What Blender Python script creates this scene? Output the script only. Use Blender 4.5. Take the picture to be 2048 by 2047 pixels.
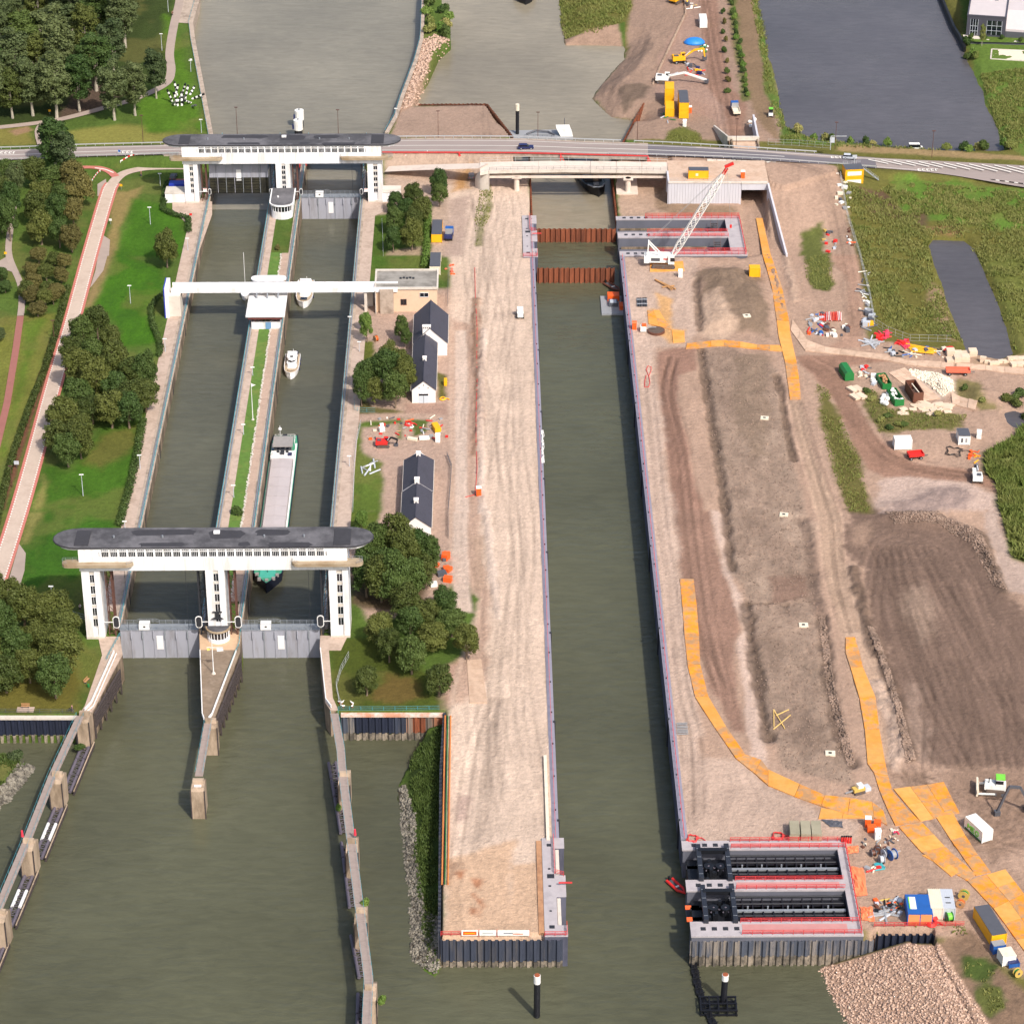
import bpy,bmesh,math,random
import numpy as np
from mathutils import Vector,Matrix
random.seed(7)
RNG=np.random.default_rng(11)
for o in list(bpy.data.objects):bpy.data.objects.remove(o)
scene=bpy.context.scene
COL=scene.collection
H,PITCH,F,Y0=343.0,math.radians(29.9),5566.0,600.0
cd=bpy.data.cameras.new('camera');cam=bpy.data.objects.new('camera',cd);COL.objects.link(cam)
cam.location=(0,-Y0,H);cam.rotation_euler=(math.pi/2-PITCH,0,0)
cd.sensor_width=36;cd.lens=36*F/2048;cd.clip_end=8000;cd.clip_start=1
scene.camera=cam
scene.render.resolution_x,scene.render.resolution_y=1024,1023
SUNV=Vector((0.50,-0.80,1.0)).normalized()
w=bpy.data.worlds.new('World');scene.world=w;w.use_nodes=True
wn=w.node_tree.nodes;wl=w.node_tree.links
sky=wn.new('ShaderNodeTexSky');sky.sky_type='NISHITA';sky.sun_disc=False
sky.sun_elevation=math.asin(SUNV.z);sky.sun_rotation=math.atan2(SUNV.x,SUNV.y)
sky.air_density=1.0;sky.dust_density=4.0;sky.ozone_density=0.6
wl.new(sky.outputs[0],wn['Background'].inputs[0]);wn['Background'].inputs[1].default_value=0.122
sd=bpy.data.lights.new('sun','SUN');sun=bpy.data.objects.new('sun',sd);COL.objects.link(sun)
sd.energy=3.2;sd.angle=math.radians(1.8);sd.color=(1.0,0.93,0.83)
sun.rotation_euler=SUNV.to_track_quat('Z','Y').to_euler()
vs=scene.view_settings
vs.view_transform='Standard';vs.look='None';vs.gamma=1;vs.use_curve_mapping=False
vs.exposure=0.38
CP,SP=math.cos(PITCH),math.sin(PITCH)
def U(px,py,z=0.0):
 """direction of photo pixel (2048 wide) cut with the level z"""
 xc=(px-1024)/F;yc=-(py-1023.5)/F
 dy=CP+yc*SP;dz=-SP+yc*CP
 t=(z-H)/dz
 return Vector((xc*t,dy*t-Y0,z))
TS=1931/512
def T(r,c,x,y,z=0.0):return U(512*c+x/TS,512*r+y/TS,z)
def D(x,y,z=0.0):return U(x*1.06004,y*1.06004,z)
def Tp(r,c,pts,z=0.0):return[T(r,c,x,y,z)for x,y in pts]
def Dp(pts,z=0.0):return[D(x,y,z)for x,y in pts]
def ZY(py,Y):
 yc=-(py-1023.5)/F;dy=CP+yc*SP;dz=-SP+yc*CP
 return H+dz/dy*(Y+Y0)
AX=0.0104
MATS={}
def lin(c):
 c=c/255.0
 return c/12.92 if c<=.04045 else((c+.055)/1.055)**2.4
def C8(r,g,b,k=1.0):return(lin(r)*k,lin(g)*k,lin(b)*k,1)
def M(key,rgb=None,rough=.75,var=.18,scale=.8,metal=0.0,bump=0.0,stain=None,stain_amt=.0,stain_scale=.25,stretch=None,spec=.5,objvar=0.0):
 """procedural material: colour with two noises, optional stain colour and fine relief"""
 if key in MATS:return MATS[key]
 m=bpy.data.materials.new(key);m.use_nodes=True;MATS[key]=m
 nt=m.node_tree;N=nt.nodes;L=nt.links;b=N['Principled BSDF']
 b.inputs['Roughness'].default_value=rough;b.inputs['Metallic'].default_value=metal
 b.inputs['Specular IOR Level'].default_value=spec
 tc=N.new('ShaderNodeTexCoord');mp=N.new('ShaderNodeMapping');o0=N.new('ShaderNodeObjectInfo');va=N.new('ShaderNodeVectorMath');va.operation='MULTIPLY_ADD';va.inputs[1].default_value=(57,91,33);L.new(o0 .outputs['Random'],va.inputs[0]);L.new(tc.outputs['Object'],va.inputs[2]);L.new(va.outputs[0],mp.inputs[0])
 if stretch:mp.inputs['Scale'].default_value=stretch
 n1=N.new('ShaderNodeTexNoise');n1 .inputs['Scale'].default_value=scale;n1 .inputs['Detail'].default_value=5;n1 .inputs['Roughness'].default_value=.65
 L.new(mp.outputs[0],n1 .inputs['Vector'])
 r=N.new('ShaderNodeMapRange');r.inputs[1].default_value=.25;r.inputs[2].default_value=.75;r.inputs[3].default_value=1-var;r.inputs[4].default_value=1+var
 L.new(n1 .outputs['Fac'],r.inputs[0])
 base=N.new('ShaderNodeRGB');base.outputs[0].default_value=C8(*rgb)if max(rgb)>1.01 else(*rgb,1)
 last=base.outputs[0]
 if stain:
  n2=N.new('ShaderNodeTexNoise');n2 .inputs['Scale'].default_value=stain_scale;n2 .inputs['Detail'].default_value=6;n2 .inputs['Roughness'].default_value=.7
  L.new(mp.outputs[0],n2 .inputs['Vector'])
  rr=N.new('ShaderNodeMapRange');rr.inputs[1].default_value=.62-stain_amt*.3;rr.inputs[2].default_value=.72-stain_amt*.2;rr.inputs[3].default_value=0;rr.inputs[4].default_value=min(1,stain_amt*1.3)
  L.new(n2 .outputs['Fac'],rr.inputs[0])
  mx=N.new('ShaderNodeMix');mx.data_type='RGBA';L.new(rr.outputs[0],mx.inputs['Factor']);L.new(last,mx.inputs['A']);mx.inputs['B'].default_value=C8(*stain)
  last=mx.outputs['Result']
 hs=N.new('ShaderNodeVectorMath');hs.operation='SCALE';L.new(last,hs.inputs[0]);
 if objvar:
  oi=N.new('ShaderNodeObjectInfo');r2=N.new('ShaderNodeMapRange');r2 .inputs[3].default_value=1-objvar;r2 .inputs[4].default_value=1+objvar
  L.new(oi.outputs['Random'],r2 .inputs[0]);mm=N.new('ShaderNodeMath');mm.operation='MULTIPLY';L.new(r.outputs[0],mm.inputs[0]);L.new(r2 .outputs[0],mm.inputs[1]);L.new(mm.outputs[0],hs.inputs['Scale'])
 else:L.new(r.outputs[0],hs.inputs['Scale'])
 L.new(hs.outputs[0],b.inputs['Base Color'])
 if bump:
  bp=N.new('ShaderNodeBump');bp.inputs['Strength'].default_value=bump;bp.inputs['Distance'].default_value=.12
  n3=N.new('ShaderNodeTexNoise');n3 .inputs['Scale'].default_value=scale*4;n3 .inputs['Detail'].default_value=4
  L.new(mp.outputs[0],n3 .inputs['Vector']);L.new(n3 .outputs['Fac'],bp.inputs['Height']);L.new(bp.outputs[0],b.inputs['Normal'])
 return m
def water_mat(key,rgb,rough=.12,bump=.25,scale=.55,spec=.5):
 m=bpy.data.materials.new(key);m.use_nodes=True;MATS[key]=m
 nt=m.node_tree;N=nt.nodes;L=nt.links;b=N['Principled BSDF']
 b.inputs['Roughness'].default_value=rough;b.inputs['IOR'].default_value=1.33;b.inputs['Specular IOR Level'].default_value=spec
 tc=N.new('ShaderNodeTexCoord')
 n0=N.new('ShaderNodeTexNoise');n0 .inputs['Scale'].default_value=.018;n0 .inputs['Detail'].default_value=4;L.new(tc.outputs['Object'],n0 .inputs['Vector'])
 r=N.new('ShaderNodeMapRange');r.inputs[1].default_value=.3;r.inputs[2].default_value=.7;r.inputs[3].default_value=.82;r.inputs[4].default_value=1.18
 L.new(n0 .outputs['Fac'],r.inputs[0])
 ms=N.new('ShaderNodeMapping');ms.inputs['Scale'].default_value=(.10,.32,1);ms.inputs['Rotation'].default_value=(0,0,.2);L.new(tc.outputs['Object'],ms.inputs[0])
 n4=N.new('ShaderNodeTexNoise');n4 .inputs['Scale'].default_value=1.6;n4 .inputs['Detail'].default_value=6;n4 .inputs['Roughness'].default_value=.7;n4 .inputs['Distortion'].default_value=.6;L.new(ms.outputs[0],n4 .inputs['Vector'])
 r4=N.new('ShaderNodeMapRange');r4 .inputs[1].default_value=.3;r4 .inputs[2].default_value=.7;r4 .inputs[3].default_value=.86;r4 .inputs[4].default_value=1.14;L.new(n4 .outputs['Fac'],r4 .inputs[0])  # light and dark of the ripples, painted into the base colour
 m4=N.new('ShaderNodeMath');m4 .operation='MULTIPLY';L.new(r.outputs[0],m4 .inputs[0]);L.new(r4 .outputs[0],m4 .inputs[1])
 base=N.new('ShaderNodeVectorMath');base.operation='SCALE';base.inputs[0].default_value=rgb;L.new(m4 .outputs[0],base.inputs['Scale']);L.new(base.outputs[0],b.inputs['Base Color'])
 mp=N.new('ShaderNodeMapping');mp.inputs['Scale'].default_value=(.5,1.25,1);mp.inputs['Rotation'].default_value=(0,0,.2);L.new(tc.outputs['Object'],mp.inputs[0])
 n1=N.new('ShaderNodeTexNoise');n1 .inputs['Scale'].default_value=scale;n1 .inputs['Detail'].default_value=5;n1 .inputs['Roughness'].default_value=.6;n1 .inputs['Distortion'].default_value=.4
 L.new(mp.outputs[0],n1 .inputs['Vector'])
 n2=N.new('ShaderNodeTexNoise');n2 .inputs['Scale'].default_value=.05;n2 .inputs['Detail'].default_value=3;L.new(tc.outputs['Object'],n2 .inputs['Vector'])
 mr=N.new('ShaderNodeMapRange');mr.inputs[1].default_value=.35;mr.inputs[2].default_value=.65;mr.inputs[3].default_value=bump*.3;mr.inputs[4].default_value=bump;L.new(n2 .outputs['Fac'],mr.inputs[0])
 bp=N.new('ShaderNodeBump');bp.inputs['Distance'].default_value=1.0;L.new(mr.outputs[0],bp.inputs['Strength']);L.new(n1 .outputs['Fac'],bp.inputs['Height']);L.new(bp.outputs[0],b.inputs['Normal'])
 return m
def tag(o,label=None,cat=None,group=None,kind=None):
 if label:o['label']=label
 if cat:o['category']=cat
 if group:o['group']=group
 if kind:o['kind']=kind
 return o
def thing(name,label,cat,loc=(0,0,0),rz=0.0,group=None):
 o=bpy.data.objects.new(name,None);COL.objects.link(o);o.location=loc;o.rotation_euler=(0,0,rz)
 o.empty_display_size=.3
 return tag(o,label,cat,group)
class MB:
 def __init__(s):s.v=[];s.f=[]
 def add(s,vs,fs):
  n=len(s.v);s.v+=[tuple(p)for p in vs];s.f+=[tuple(i+n for i in f)for f in fs];return s
 def box(s,x0,x1,y0,y1,z0,z1):
  return s.add([(x0,y0,z0),(x1,y0,z0),(x1,y1,z0),(x0,y1,z0),(x0,y0,z1),(x1,y0,z1),(x1,y1,z1),(x0,y1,z1)],[(3,2,1,0),(4,5,6,7),(0,1,5,4),(1,2,6,5),(2,3,7,6),(3,0,4,7)])
 def prism(s,pts,z0,z1):
  """pts: ccw outline in xy"""
  a=sum(pts[i][0]*pts[(i+1)%len(pts)][1]-pts[(i+1)%len(pts)][0]*pts[i][1]for i in range(len(pts)))
  if a<0:pts=pts[::-1]
  n=len(pts)
  return s.add([(p[0],p[1],z0)for p in pts]+[(p[0],p[1],z1)for p in pts],[tuple(range(n-1,-1,-1)),tuple(range(n,2*n))]+[(i,(i+1)%n,n+(i+1)%n,n+i)for i in range(n)])
 def prismx(s,pts,x0,x1):
  """pts outline in yz, extruded along x"""
  n=len(pts)
  return s.add([(x0,p[0],p[1])for p in pts]+[(x1,p[0],p[1])for p in pts],[tuple(range(n-1,-1,-1)),tuple(range(n,2*n))]+[(i,(i+1)%n,n+(i+1)%n,n+i)for i in range(n)])
 def prismy(s,pts,y0,y1):
  n=len(pts)
  return s.add([(p[0],y0,p[1])for p in pts]+[(p[0],y1,p[1])for p in pts],[tuple(range(n)),tuple(range(2*n-1,n-1,-1))]+[(i,n+i,n+(i+1)%n,(i+1)%n)for i in range(n)])
 def bar(s,a,b,w=.1,h=None):
  a=Vector(a);b=Vector(b);h=h or w;d=(b-a)
  if d.length<1e-6:return s
  d.normalize();up=Vector((0,0,1))if abs(d.z)<.95 else Vector((0,1,0))
  sx=d.cross(up).normalized();uz=sx.cross(d).normalized()
  q=[sx*(-w/2)+uz*(-h/2),sx*(w/2)+uz*(-h/2),sx*(w/2)+uz*(h/2),sx*(-w/2)+uz*(h/2)]
  return s.add([a+i for i in q]+[b+i for i in q],[(3,2,1,0),(4,5,6,7),(0,1,5,4),(1,2,6,5),(2,3,7,6),(3,0,4,7)])
 def tube(s,pts,r,n=6,caps=True):
  pts=[Vector(p)for p in pts];rr=r if isinstance(r,(list,tuple))else[r]*len(pts)
  b0=len(s.v);rings=[]
  for i,p in enumerate(pts):
   d=(pts[min(i+1,len(pts)-1)]-pts[max(i-1,0)]).normalized()
   up=Vector((0,0,1))if abs(d.z)<.9 else Vector((1,0,0))
   sx=d.cross(up).normalized();uy=sx.cross(d)
   rings.append(len(s.v))
   for k in range(n):
    a=2*math.pi*k/n;s.v.append(tuple(p+(sx*math.cos(a)+uy*math.sin(a))*rr[i]))
  for i in range(len(pts)-1):
   for k in range(n):
    s.f.append((rings[i]+k,rings[i+1]+k,rings[i+1]+(k+1)%n,rings[i]+(k+1)%n))
  if caps:
   s.f.append(tuple(rings[0]+k for k in range(n)));s.f.append(tuple(rings[-1]+k for k in range(n-1,-1,-1)))
  return s
 def cyl(s,x,y,z0,z1,r,n=10,r2=None):return s.tube([(x,y,z0),(x,y,z1)],[r,r if r2 is None else r2],n)
 def sph(s,x,y,z,r,n=8,m=5,sz=1.0):
  b=len(s.v)
  for j in range(1,m):
   t=math.pi*j/m
   for k in range(n):
    a=2*math.pi*k/n;s.v.append((x+r*math.sin(t)*math.cos(a),y+r*math.sin(t)*math.sin(a),z+r*sz*math.cos(t)))
  top=len(s.v);s.v.append((x,y,z+r*sz));bot=len(s.v);s.v.append((x,y,z-r*sz))
  for j in range(m-2):
   for k in range(n):
    s.f.append((b+j*n+k,b+(j+1)*n+k,b+(j+1)*n+(k+1)%n,b+j*n+(k+1)%n))
  for k in range(n):
   s.f.append((top,b+k,b+(k+1)%n));s.f.append((bot,b+(m-2)*n+(k+1)%n,b+(m-2)*n+k))
  return s
 def loft(s,secs,closed=True):
  """secs: list of rings of equal length"""
  n=len(secs[0]);b=len(s.v)
  for r in secs:s.v+=[tuple(p)for p in r]
  for i in range(len(secs)-1):
   for k in range(n if closed else n-1):
    s.f.append((b+i*n+k,b+i*n+(k+1)%n,b+(i+1)*n+(k+1)%n,b+(i+1)*n+k))
  if closed:
   s.f.append(tuple(b+k for k in range(n-1,-1,-1)));s.f.append(tuple(b+(len(secs)-1)*n+k for k in range(n)))
  return s
 def mesh(s,name,smooth=False):
  me=bpy.data.meshes.new(name);me.from_pydata(s.v,[],s.f);me.update()
  if smooth:me.polygons.foreach_set('use_smooth',[True]*len(me.polygons))
  return me
 def build(s,name,mat,parent=None,smooth=False,loc=None,rz=None,label=None,kind=None):
  return link(name,s.mesh(name,smooth),mat,parent,loc,rz,label,kind)
def link(name,me,mat,parent=None,loc=None,rz=None,label=None,kind=None):
 m=MATS[mat]if isinstance(mat,str)else mat
 if m is not None and len(me.materials)==0:me.materials.append(m)
 o=bpy.data.objects.new(name,me);COL.objects.link(o)
 if parent is not None:o.parent=parent
 if loc is not None:o.location=loc
 if rz is not None:o.rotation_euler=(0,0,rz)
 if label:o['label']=label
 if kind:o['kind']=kind
 return o
def copy_tree(o,parent=None,mats=None):
 c=o.copy();COL.objects.link(c);c.parent=parent
 if mats and o.type=='MESH' and o.data.materials and o.data.materials[0].name in mats:
  c.material_slots[0].link='OBJECT';c.material_slots[0].material=MATS[mats[o.data.materials[0].name]]
 for ch in list(o.children):copy_tree(ch,c,mats)
 return c
def place(proto,first,loc,rz,label=None,group=None,mats=None,sc=None):
 o=copy_tree(proto,None,mats)if not first else proto
 o.location=loc;o.rotation_euler=(0,0,rz)
 if label:o['label']=label
 if group:o['group']=group
 if sc:o.scale=(sc,sc,sc)
 return o
def heading(a,b):return math.atan2(b.y-a.y,b.x-a.x)
def sheet(name,pts,mat,z=None,kind='structure',parent=None):
 """flat sheet from a list of world points (any outline)"""
 me=bpy.data.meshes.new(name);bm=bmesh.new()
 vs_=[bm.verts.new((p[0],p[1],p[2]if z is None else z))for p in pts]
 f=bm.faces.new(vs_);bm.normal_update()
 if f.normal.z<0:f.normal_flip()
 bmesh.ops.triangulate(bm,faces=[f]);bm.to_mesh(me);bm.free()
 o=link(name,me,mat,parent)
 if kind:o['kind']=kind
 return o
def strip_pts(line,w0,w1):
 """offset a polyline to both sides"""
 L,R=[],[]
 for i,p in enumerate(line):
  a=line[max(i-1,0)];b=line[min(i+1,len(line)-1)]
  d=Vector((b[0]-a[0],b[1]-a[1],0)).normalized();n=Vector((-d.y,d.x,0))
  L.append(Vector(p)+n*w0);R.append(Vector(p)+n*w1)
 return L,R
def ribbon(name,line,w0,w1,mat,dz=0.0,kind='structure',parent=None):
 L,R=strip_pts(line,w0,w1);mb=MB();n=len(L)
 mb.add([(p[0],p[1],p[2]+dz)for p in L]+[(p[0],p[1],p[2]+dz)for p in R],[(i,n+i,n+i+1,i+1)for i in range(n-1)])
 o=mb.build(name,mat,parent)
 if o.data.polygons and o.data.polygons[0].normal.z<0:o.data.flip_normals()
 if kind:o['kind']=kind
 return o
def smooth_line(pts,n=6):
 """Catmull-Rom through 3-d points"""
 P=[Vector(p)for p in pts];out=[]
 for i in range(len(P)-1):
  p0=P[max(i-1,0)];p1=P[i];p2=P[i+1];p3=P[min(i+2,len(P)-1)]
  for k in range(n):
   t=k/n
   out.append(.5*((2*p1)+(p2-p0)*t+(2*p0-5*p1+4*p2-p3)*t*t+(3*p1-p0-3*p2+p3)*t**3))
 out.append(P[-1]);return out
def resample(line,step):
 P=[Vector(p)for p in line];out=[P[0]];acc=0
 for a,b in zip(P[:-1],P[1:]):
  L=(b-a).length
  if L<1e-6:continue
  t=step-acc
  while t<=L:
   out.append(a+(b-a)*(t/L));t+=step
  acc=(acc+L)%step
 return out
# ================================================================== GROUND (one sheet, shaped and coloured by soil)
YG=-58.8
def LX(x0,Y):return x0-AX*(Y-YG)
rect=lambda xa,xb,ya,yb:[Vector((LX(xa,ya),ya,0)),Vector((LX(xb,ya),ya,0)),Vector((LX(xb,yb),yb,0)),Vector((LX(xa,yb),yb,0))]
CH_L=(-90.2,-72.0);CH_R=(-62.3,-44.1);CH_N=(8.85,33.85)
Y_GLO,Y_GUP=-58.8,190.0
Z_RIV,Z_CAN=-7.0,-4.2
_lat=RNG.random((256,256)).astype(np.float32)
def vn(x,y,s=1.0,seed=0):
 x=np.asarray(x)*s+seed*17.3;y=np.asarray(y)*s+seed*31.7
 xi=np.floor(x).astype(int);yi=np.floor(y).astype(int);fx=x-xi;fy=y-yi
 fx=fx*fx*(3-2*fx);fy=fy*fy*(3-2*fy)
 a=_lat[xi&255,yi&255];b=_lat[(xi+1)&255,yi&255];c=_lat[xi&255,(yi+1)&255];d=_lat[(xi+1)&255,(yi+1)&255]
 return(a*(1-fx)+b*fx)*(1-fy)+(c*(1-fx)+d*fx)*fy
def fbm(x,y,s=1.0,seed=0,o=4):
 r=0;a=.5;t=0
 for i in range(o):
  r=r+a*vn(x,y,s*2**i,seed+i*3);t+=a;a*=.55
 return r/t
def sdist(P,x,y):
 """signed distance to polygon (negative inside)"""
 d2=np.full(x.shape,1e12,np.float32);ins=np.zeros(x.shape,bool);n=len(P)
 for i in range(n):
  ax,ay=P[i][0],P[i][1];bx,by=P[(i+1)%n][0],P[(i+1)%n][1]
  ex,ey=bx-ax,by-ay;L=ex*ex+ey*ey+1e-9
  t=np.clip(((x-ax)*ex+(y-ay)*ey)/L,0,1)
  d2=np.minimum(d2,(x-ax-t*ex)**2+(y-ay-t*ey)**2)
  c=((ay>y)!=(by>y));ins^=c&(x<(bx-ax)*(y-ay)/(by-ay+1e-12)+ax)
 d=np.sqrt(d2);return np.where(ins,-d,d)
def ldist(P,x,y,zs=None):
 """distance to polyline; also interpolated zs, side"""
 d2=np.full(x.shape,1e12,np.float32);zz=np.zeros(x.shape,np.float32);sd_=np.zeros(x.shape,np.float32)
 for i in range(len(P)-1):
  ax,ay=P[i][0],P[i][1];bx,by=P[i+1][0],P[i+1][1]
  ex,ey=bx-ax,by-ay;L=ex*ex+ey*ey+1e-9
  t=np.clip(((x-ax)*ex+(y-ay)*ey)/L,0,1);q=(x-ax-t*ex)**2+(y-ay-t*ey)**2
  m=q<d2;d2=np.where(m,q,d2)
  if zs is not None:zz=np.where(m,zs[i]+(zs[i+1]-zs[i])*t,zz)
  sd_=np.where(m,ex*(y-ay)-ey*(x-ax),sd_)
 return np.sqrt(d2),zz,np.sign(sd_)
NC=660
ys=[-235.0]
while ys[-1]<470:ys.append(ys[-1]+.55*(1+(ys[-1]+235)/705*1.0))
ys=np.array(ys);outer_y0=[-900,-420,-300];outer_y1=[520,700,1100,2600]
ys=np.concatenate([outer_y0,ys,outer_y1])
dep=(np.clip(ys,-235,470)+Y0)*CP+H*SP
sx=np.linspace(-1,1,NC);sx=np.concatenate([[-14,-4,-1.8,-1.25,-1.08],sx,[1.08,1.25,1.8,4,14]])
GX=(dep[:,None]*.184*1.07)*sx[None,:];GY=np.repeat(ys[:,None],len(sx),1)
NR,NCC=GX.shape
GZ=np.zeros_like(GX);GC=np.zeros((NR,NCC,3),np.float32)
KG=0.70
def soil(r,g,b):return np.array([lin(r)*KG,lin(g)*KG*.968,lin(b)*KG*.95],np.float32)
def bb(P,pad):
 xs=[p[0]for p in P];yy=[p[1]for p in P]
 r=np.where((ys>min(yy)-pad)&(ys<max(yy)+pad))[0]
 if len(r)==0:return None
 r0,r1=r[0],r[-1]+1
 sub=GX[r0:r1];cm=np.where(((sub>min(xs)-pad)&(sub<max(xs)+pad)).any(0))[0]
 if len(cm)==0:return None
 return slice(r0,r1),slice(cm[0],cm[-1]+1)
def paint(P,col,soft=1.0,warp=1.5,op=1.0,ws=.12,seed=1):
 s=bb(P,soft+warp+1)
 if s is None:return
 x,y=GX[s],GY[s]
 d=sdist(P,x,y)+(fbm(x,y,ws,seed)-.5)*2*warp+(vn(x,y,.9,seed)-.5)*warp*.5
 a=(np.clip(.5-d/(2*soft+1e-6),0,1)*op)[...,None];a=a*a*(3-2*a)
 GC[s]=GC[s]*(1-a)+soil(*col)*a
def band(line,w,col,soft=.8,warp=.6,op=1.0,seed=2):
 s=bb(line,w+soft+warp+1)
 if s is None:return
 x,y=GX[s],GY[s];d,_,_=ldist(line,x,y)
 d=d-w/2+(fbm(x,y,.15,seed)-.5)*2*warp
 a=(np.clip(.5-d/(2*soft),0,1)*op)[...,None]
 GC[s]=GC[s]*(1-a)+soil(*col)*a
def level(P,z,soft=.4,warp=0.0,seed=3):
 s=bb(P,soft+warp+1)
 if s is None:return
 x,y=GX[s],GY[s];d=sdist(P,x,y)
 if warp:d=d+(fbm(x,y,.1,seed)-.5)*2*warp
 a=np.clip(.5-d/(2*soft),0,1);a=a*a*(3-2*a)
 GZ[s]=GZ[s]*(1-a)+z*a
def shore(P,zin,slope,zmax=0.0,warp=1.5,seed=5,ws=.08):
 """water hollow with a sloping natural bank along its edge"""
 s=bb(P,30)
 if s is None:return
 x,y=GX[s],GY[s];d=sdist(P,x,y)+(fbm(x,y,ws,seed)-.5)*2*warp+(fbm(x,y,.5,seed+1)-.5)*warp*.5
 GZ[s]=np.minimum(GZ[s],np.maximum(zin-3,zin+d*slope+.0))
def mound(P,h,soft,warp=1.0,seed=4,lump=.0):
 s=bb(P,soft+warp+1)
 if s is None:return
 x,y=GX[s],GY[s];d=sdist(P,x,y)+(fbm(x,y,.1,seed)-.5)*2*warp
 a=np.clip(.5-d/(2*soft),0,1);a=a*a*(3-2*a)
 GZ[s]+=a*(h+lump*(fbm(x,y,.35,seed+2)-.5)*2)
def ridge(line,w,h,col=None,op=.8,seed=6,lump=.6):
 s=bb(line,w*2+2)
 if s is None:return
 x,y=GX[s],GY[s];d,_,_=ldist(line,x,y);d=d+(fbm(x,y,.25,seed)-.5)*w
 a=np.clip(1-d/w,0,1);a=a*a*(3-2*a)
 GZ[s]+=a*(h+lump*(fbm(x,y,.8,seed+2,3)-.5)*2)
 if col is not None:
  b=(np.clip(a*1.6*(.5+fbm(x,y,.5,seed+1)),0,1)*op)[...,None]
  GC[s]=GC[s]*(1-b)+soil(*col)*b
def tracks(P,amp,sx_,sy_,rot=0.0,seed=8,soft=2.0,relief=.08,centre=None,dark=None):
 """wheel ruts: long noise stripes (or arcs round a centre) in colour and height"""
 s=bb(P,soft+1)
 if s is None:return
 x,y=GX[s],GY[s];d=sdist(P,x,y);a=np.clip(.5-d/(2*soft),0,1)
 if centre is None:
  u=x*math.cos(rot)+y*math.sin(rot);v=-x*math.sin(rot)+y*math.cos(rot)
 else:
  u=np.hypot(x-centre[0],y-centre[1]);v=np.arctan2(y-centre[1],x-centre[0])*30
 u=u+(fbm(u,v,.03,seed+9)-.5)*14
 n=fbm(u*sx_,v*sy_,1,seed,4);n2=vn(u*sx_*3.1,v*sy_*1.5,1,seed+4)
 k=(n-.5)*2*.75+(n2-.5)*.6
 GC[s]*=(1+a*k*amp)[...,None]
 GZ[s]+=a*k*relief
GC[:]=soil(92,118,52)
nz=fbm(GX,GY,.03,3)
gm=GX>40
GC[gm]=soil(118,118,62)
g0=lambda r,c,pts:[T(r,c,x,y)for x,y in pts]
paint(g0(0,0,[(-900,-300),(1340,-300),(1320,0),(1250,250),(1270,520),(1020,760),(500,900),(0,960),(-900,1050)]),(66,82,40),3,3)  # floor of the wood, leaf shade painted into its dark green
paint(g0(0,0,[(560,660),(820,560),(980,690),(800,800),(440,890)]),(104,88,76),2,3)
paint(g0(0,0,[(480,990),(900,940),(1250,945),(1400,1000),(1300,1070),(620,1085)]),(148,148,78),2.5,2)
paint(g0(0,0,[(-400,960),(220,950),(290,1090),(-400,1110)]),(140,136,72),2,2)
paint(g0(0,0,[(60,985),(210,950),(250,985),(120,1020)]),(172,142,112),1,1)
paint(g0(0,0,[(1240,110),(1320,180),(1560,1000),(1100,1000),(1020,780),(1280,620)]),(92,132,40),2,2)
paint(g0(0,0,[(850,1440),(960,1440),(1090,1395),(1010,1510),(900,1720),(880,1931),(800,1931),(830,1700)]),(158,142,92),1.2,1.4)
paint(g0(1,0,[(800,-60),(870,-60),(770,250),(690,380),(640,380),(690,200)]),(158,140,95),1.2,1.2)
paint(g0(0,0,[(1010,1500),(1240,1560),(1400,1660),(1390,1931),(890,1931)]),(76,122,34),2,2)
paint(g0(1,0,[(880,-30),(1200,100),(1260,300),(1120,400),(1180,640),(930,680),(830,420),(720,380),(780,250)]),(74,122,30),2,2)
paint(g0(1,0,[(330,1560),(520,1610),(760,1300),(1040,1250),(1010,1600),(920,1931),(230,1931)]),(76,118,36),2,2)
paint(g0(1,0,[(600,1560),(760,1340),(1030,1270),(1020,1420),(760,1640)]),(112,112,56),2,2.5,.8)
paint(g0(1,0,[(240,1931),(330,1640),(370,1700),(300,1931)]),(150,146,84),1,1,.8)
paint(g0(2,0,[(215,-10),(900,-10),(880,120),(620,560),(480,720),(160,600),(190,300)]),(68,112,34),2,2)
paint(g0(2,0,[(220,0),(330,0),(200,240),(160,240)]),(150,146,86),1,1.2,.8)
paint(g0(1,0,[(-300,480),(420,420),(330,850),(120,1450),(-300,1931)]),(126,132,62),1.5,1.5)
paint(g0(1,0,[(200,500),(330,470),(180,1000),(20,1600),(-10,1400),(120,1000)]),(104,132,48),1.5,2,.8)
band(g0(1,0,[(420,600),(330,900),(210,1250),(90,1650),(0,1900)]),2.2,(126,88,70),.6,.5)
paint(g0(2,0,[(-300,1200),(620,980),(760,1100),(640,1330),(540,1500),(-300,1520)]),(116,112,52),2,2)
paint(g0(2,0,[(560,1010),(760,1080),(740,1200),(640,1300),(600,1250)]),(92,116,44),1.5,1)
paint(g0(0,1,[(960,1220),(2000,1180),(2000,1931),(950,1931),(860,1640),(960,1500)]),(205,182,164),1.5,1.5)
paint(Dp([(640,560),(860,540),(880,1050),(830,1130),(700,1180),(610,1000)]),(200,174,158),1.5,1.5)
paint(g0(0,1,[(870,1625),(960,1620),(1330,1550),(1310,1931),(845,1931)]),(84,112,42),1,1)
paint(g0(0,1,[(1000,1890),(1250,1860),(1240,1931),(980,1931)]),(185,165,140),1.2,1)
paint(g0(1,1,[(845,-5),(1310,-5),(1300,100),(930,100),(840,110)]),(86,120,44),.8,.6)
paint(g0(1,1,[(780,640),(890,640),(885,760),(760,880)]),(104,112,48),.8,.8)
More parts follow.
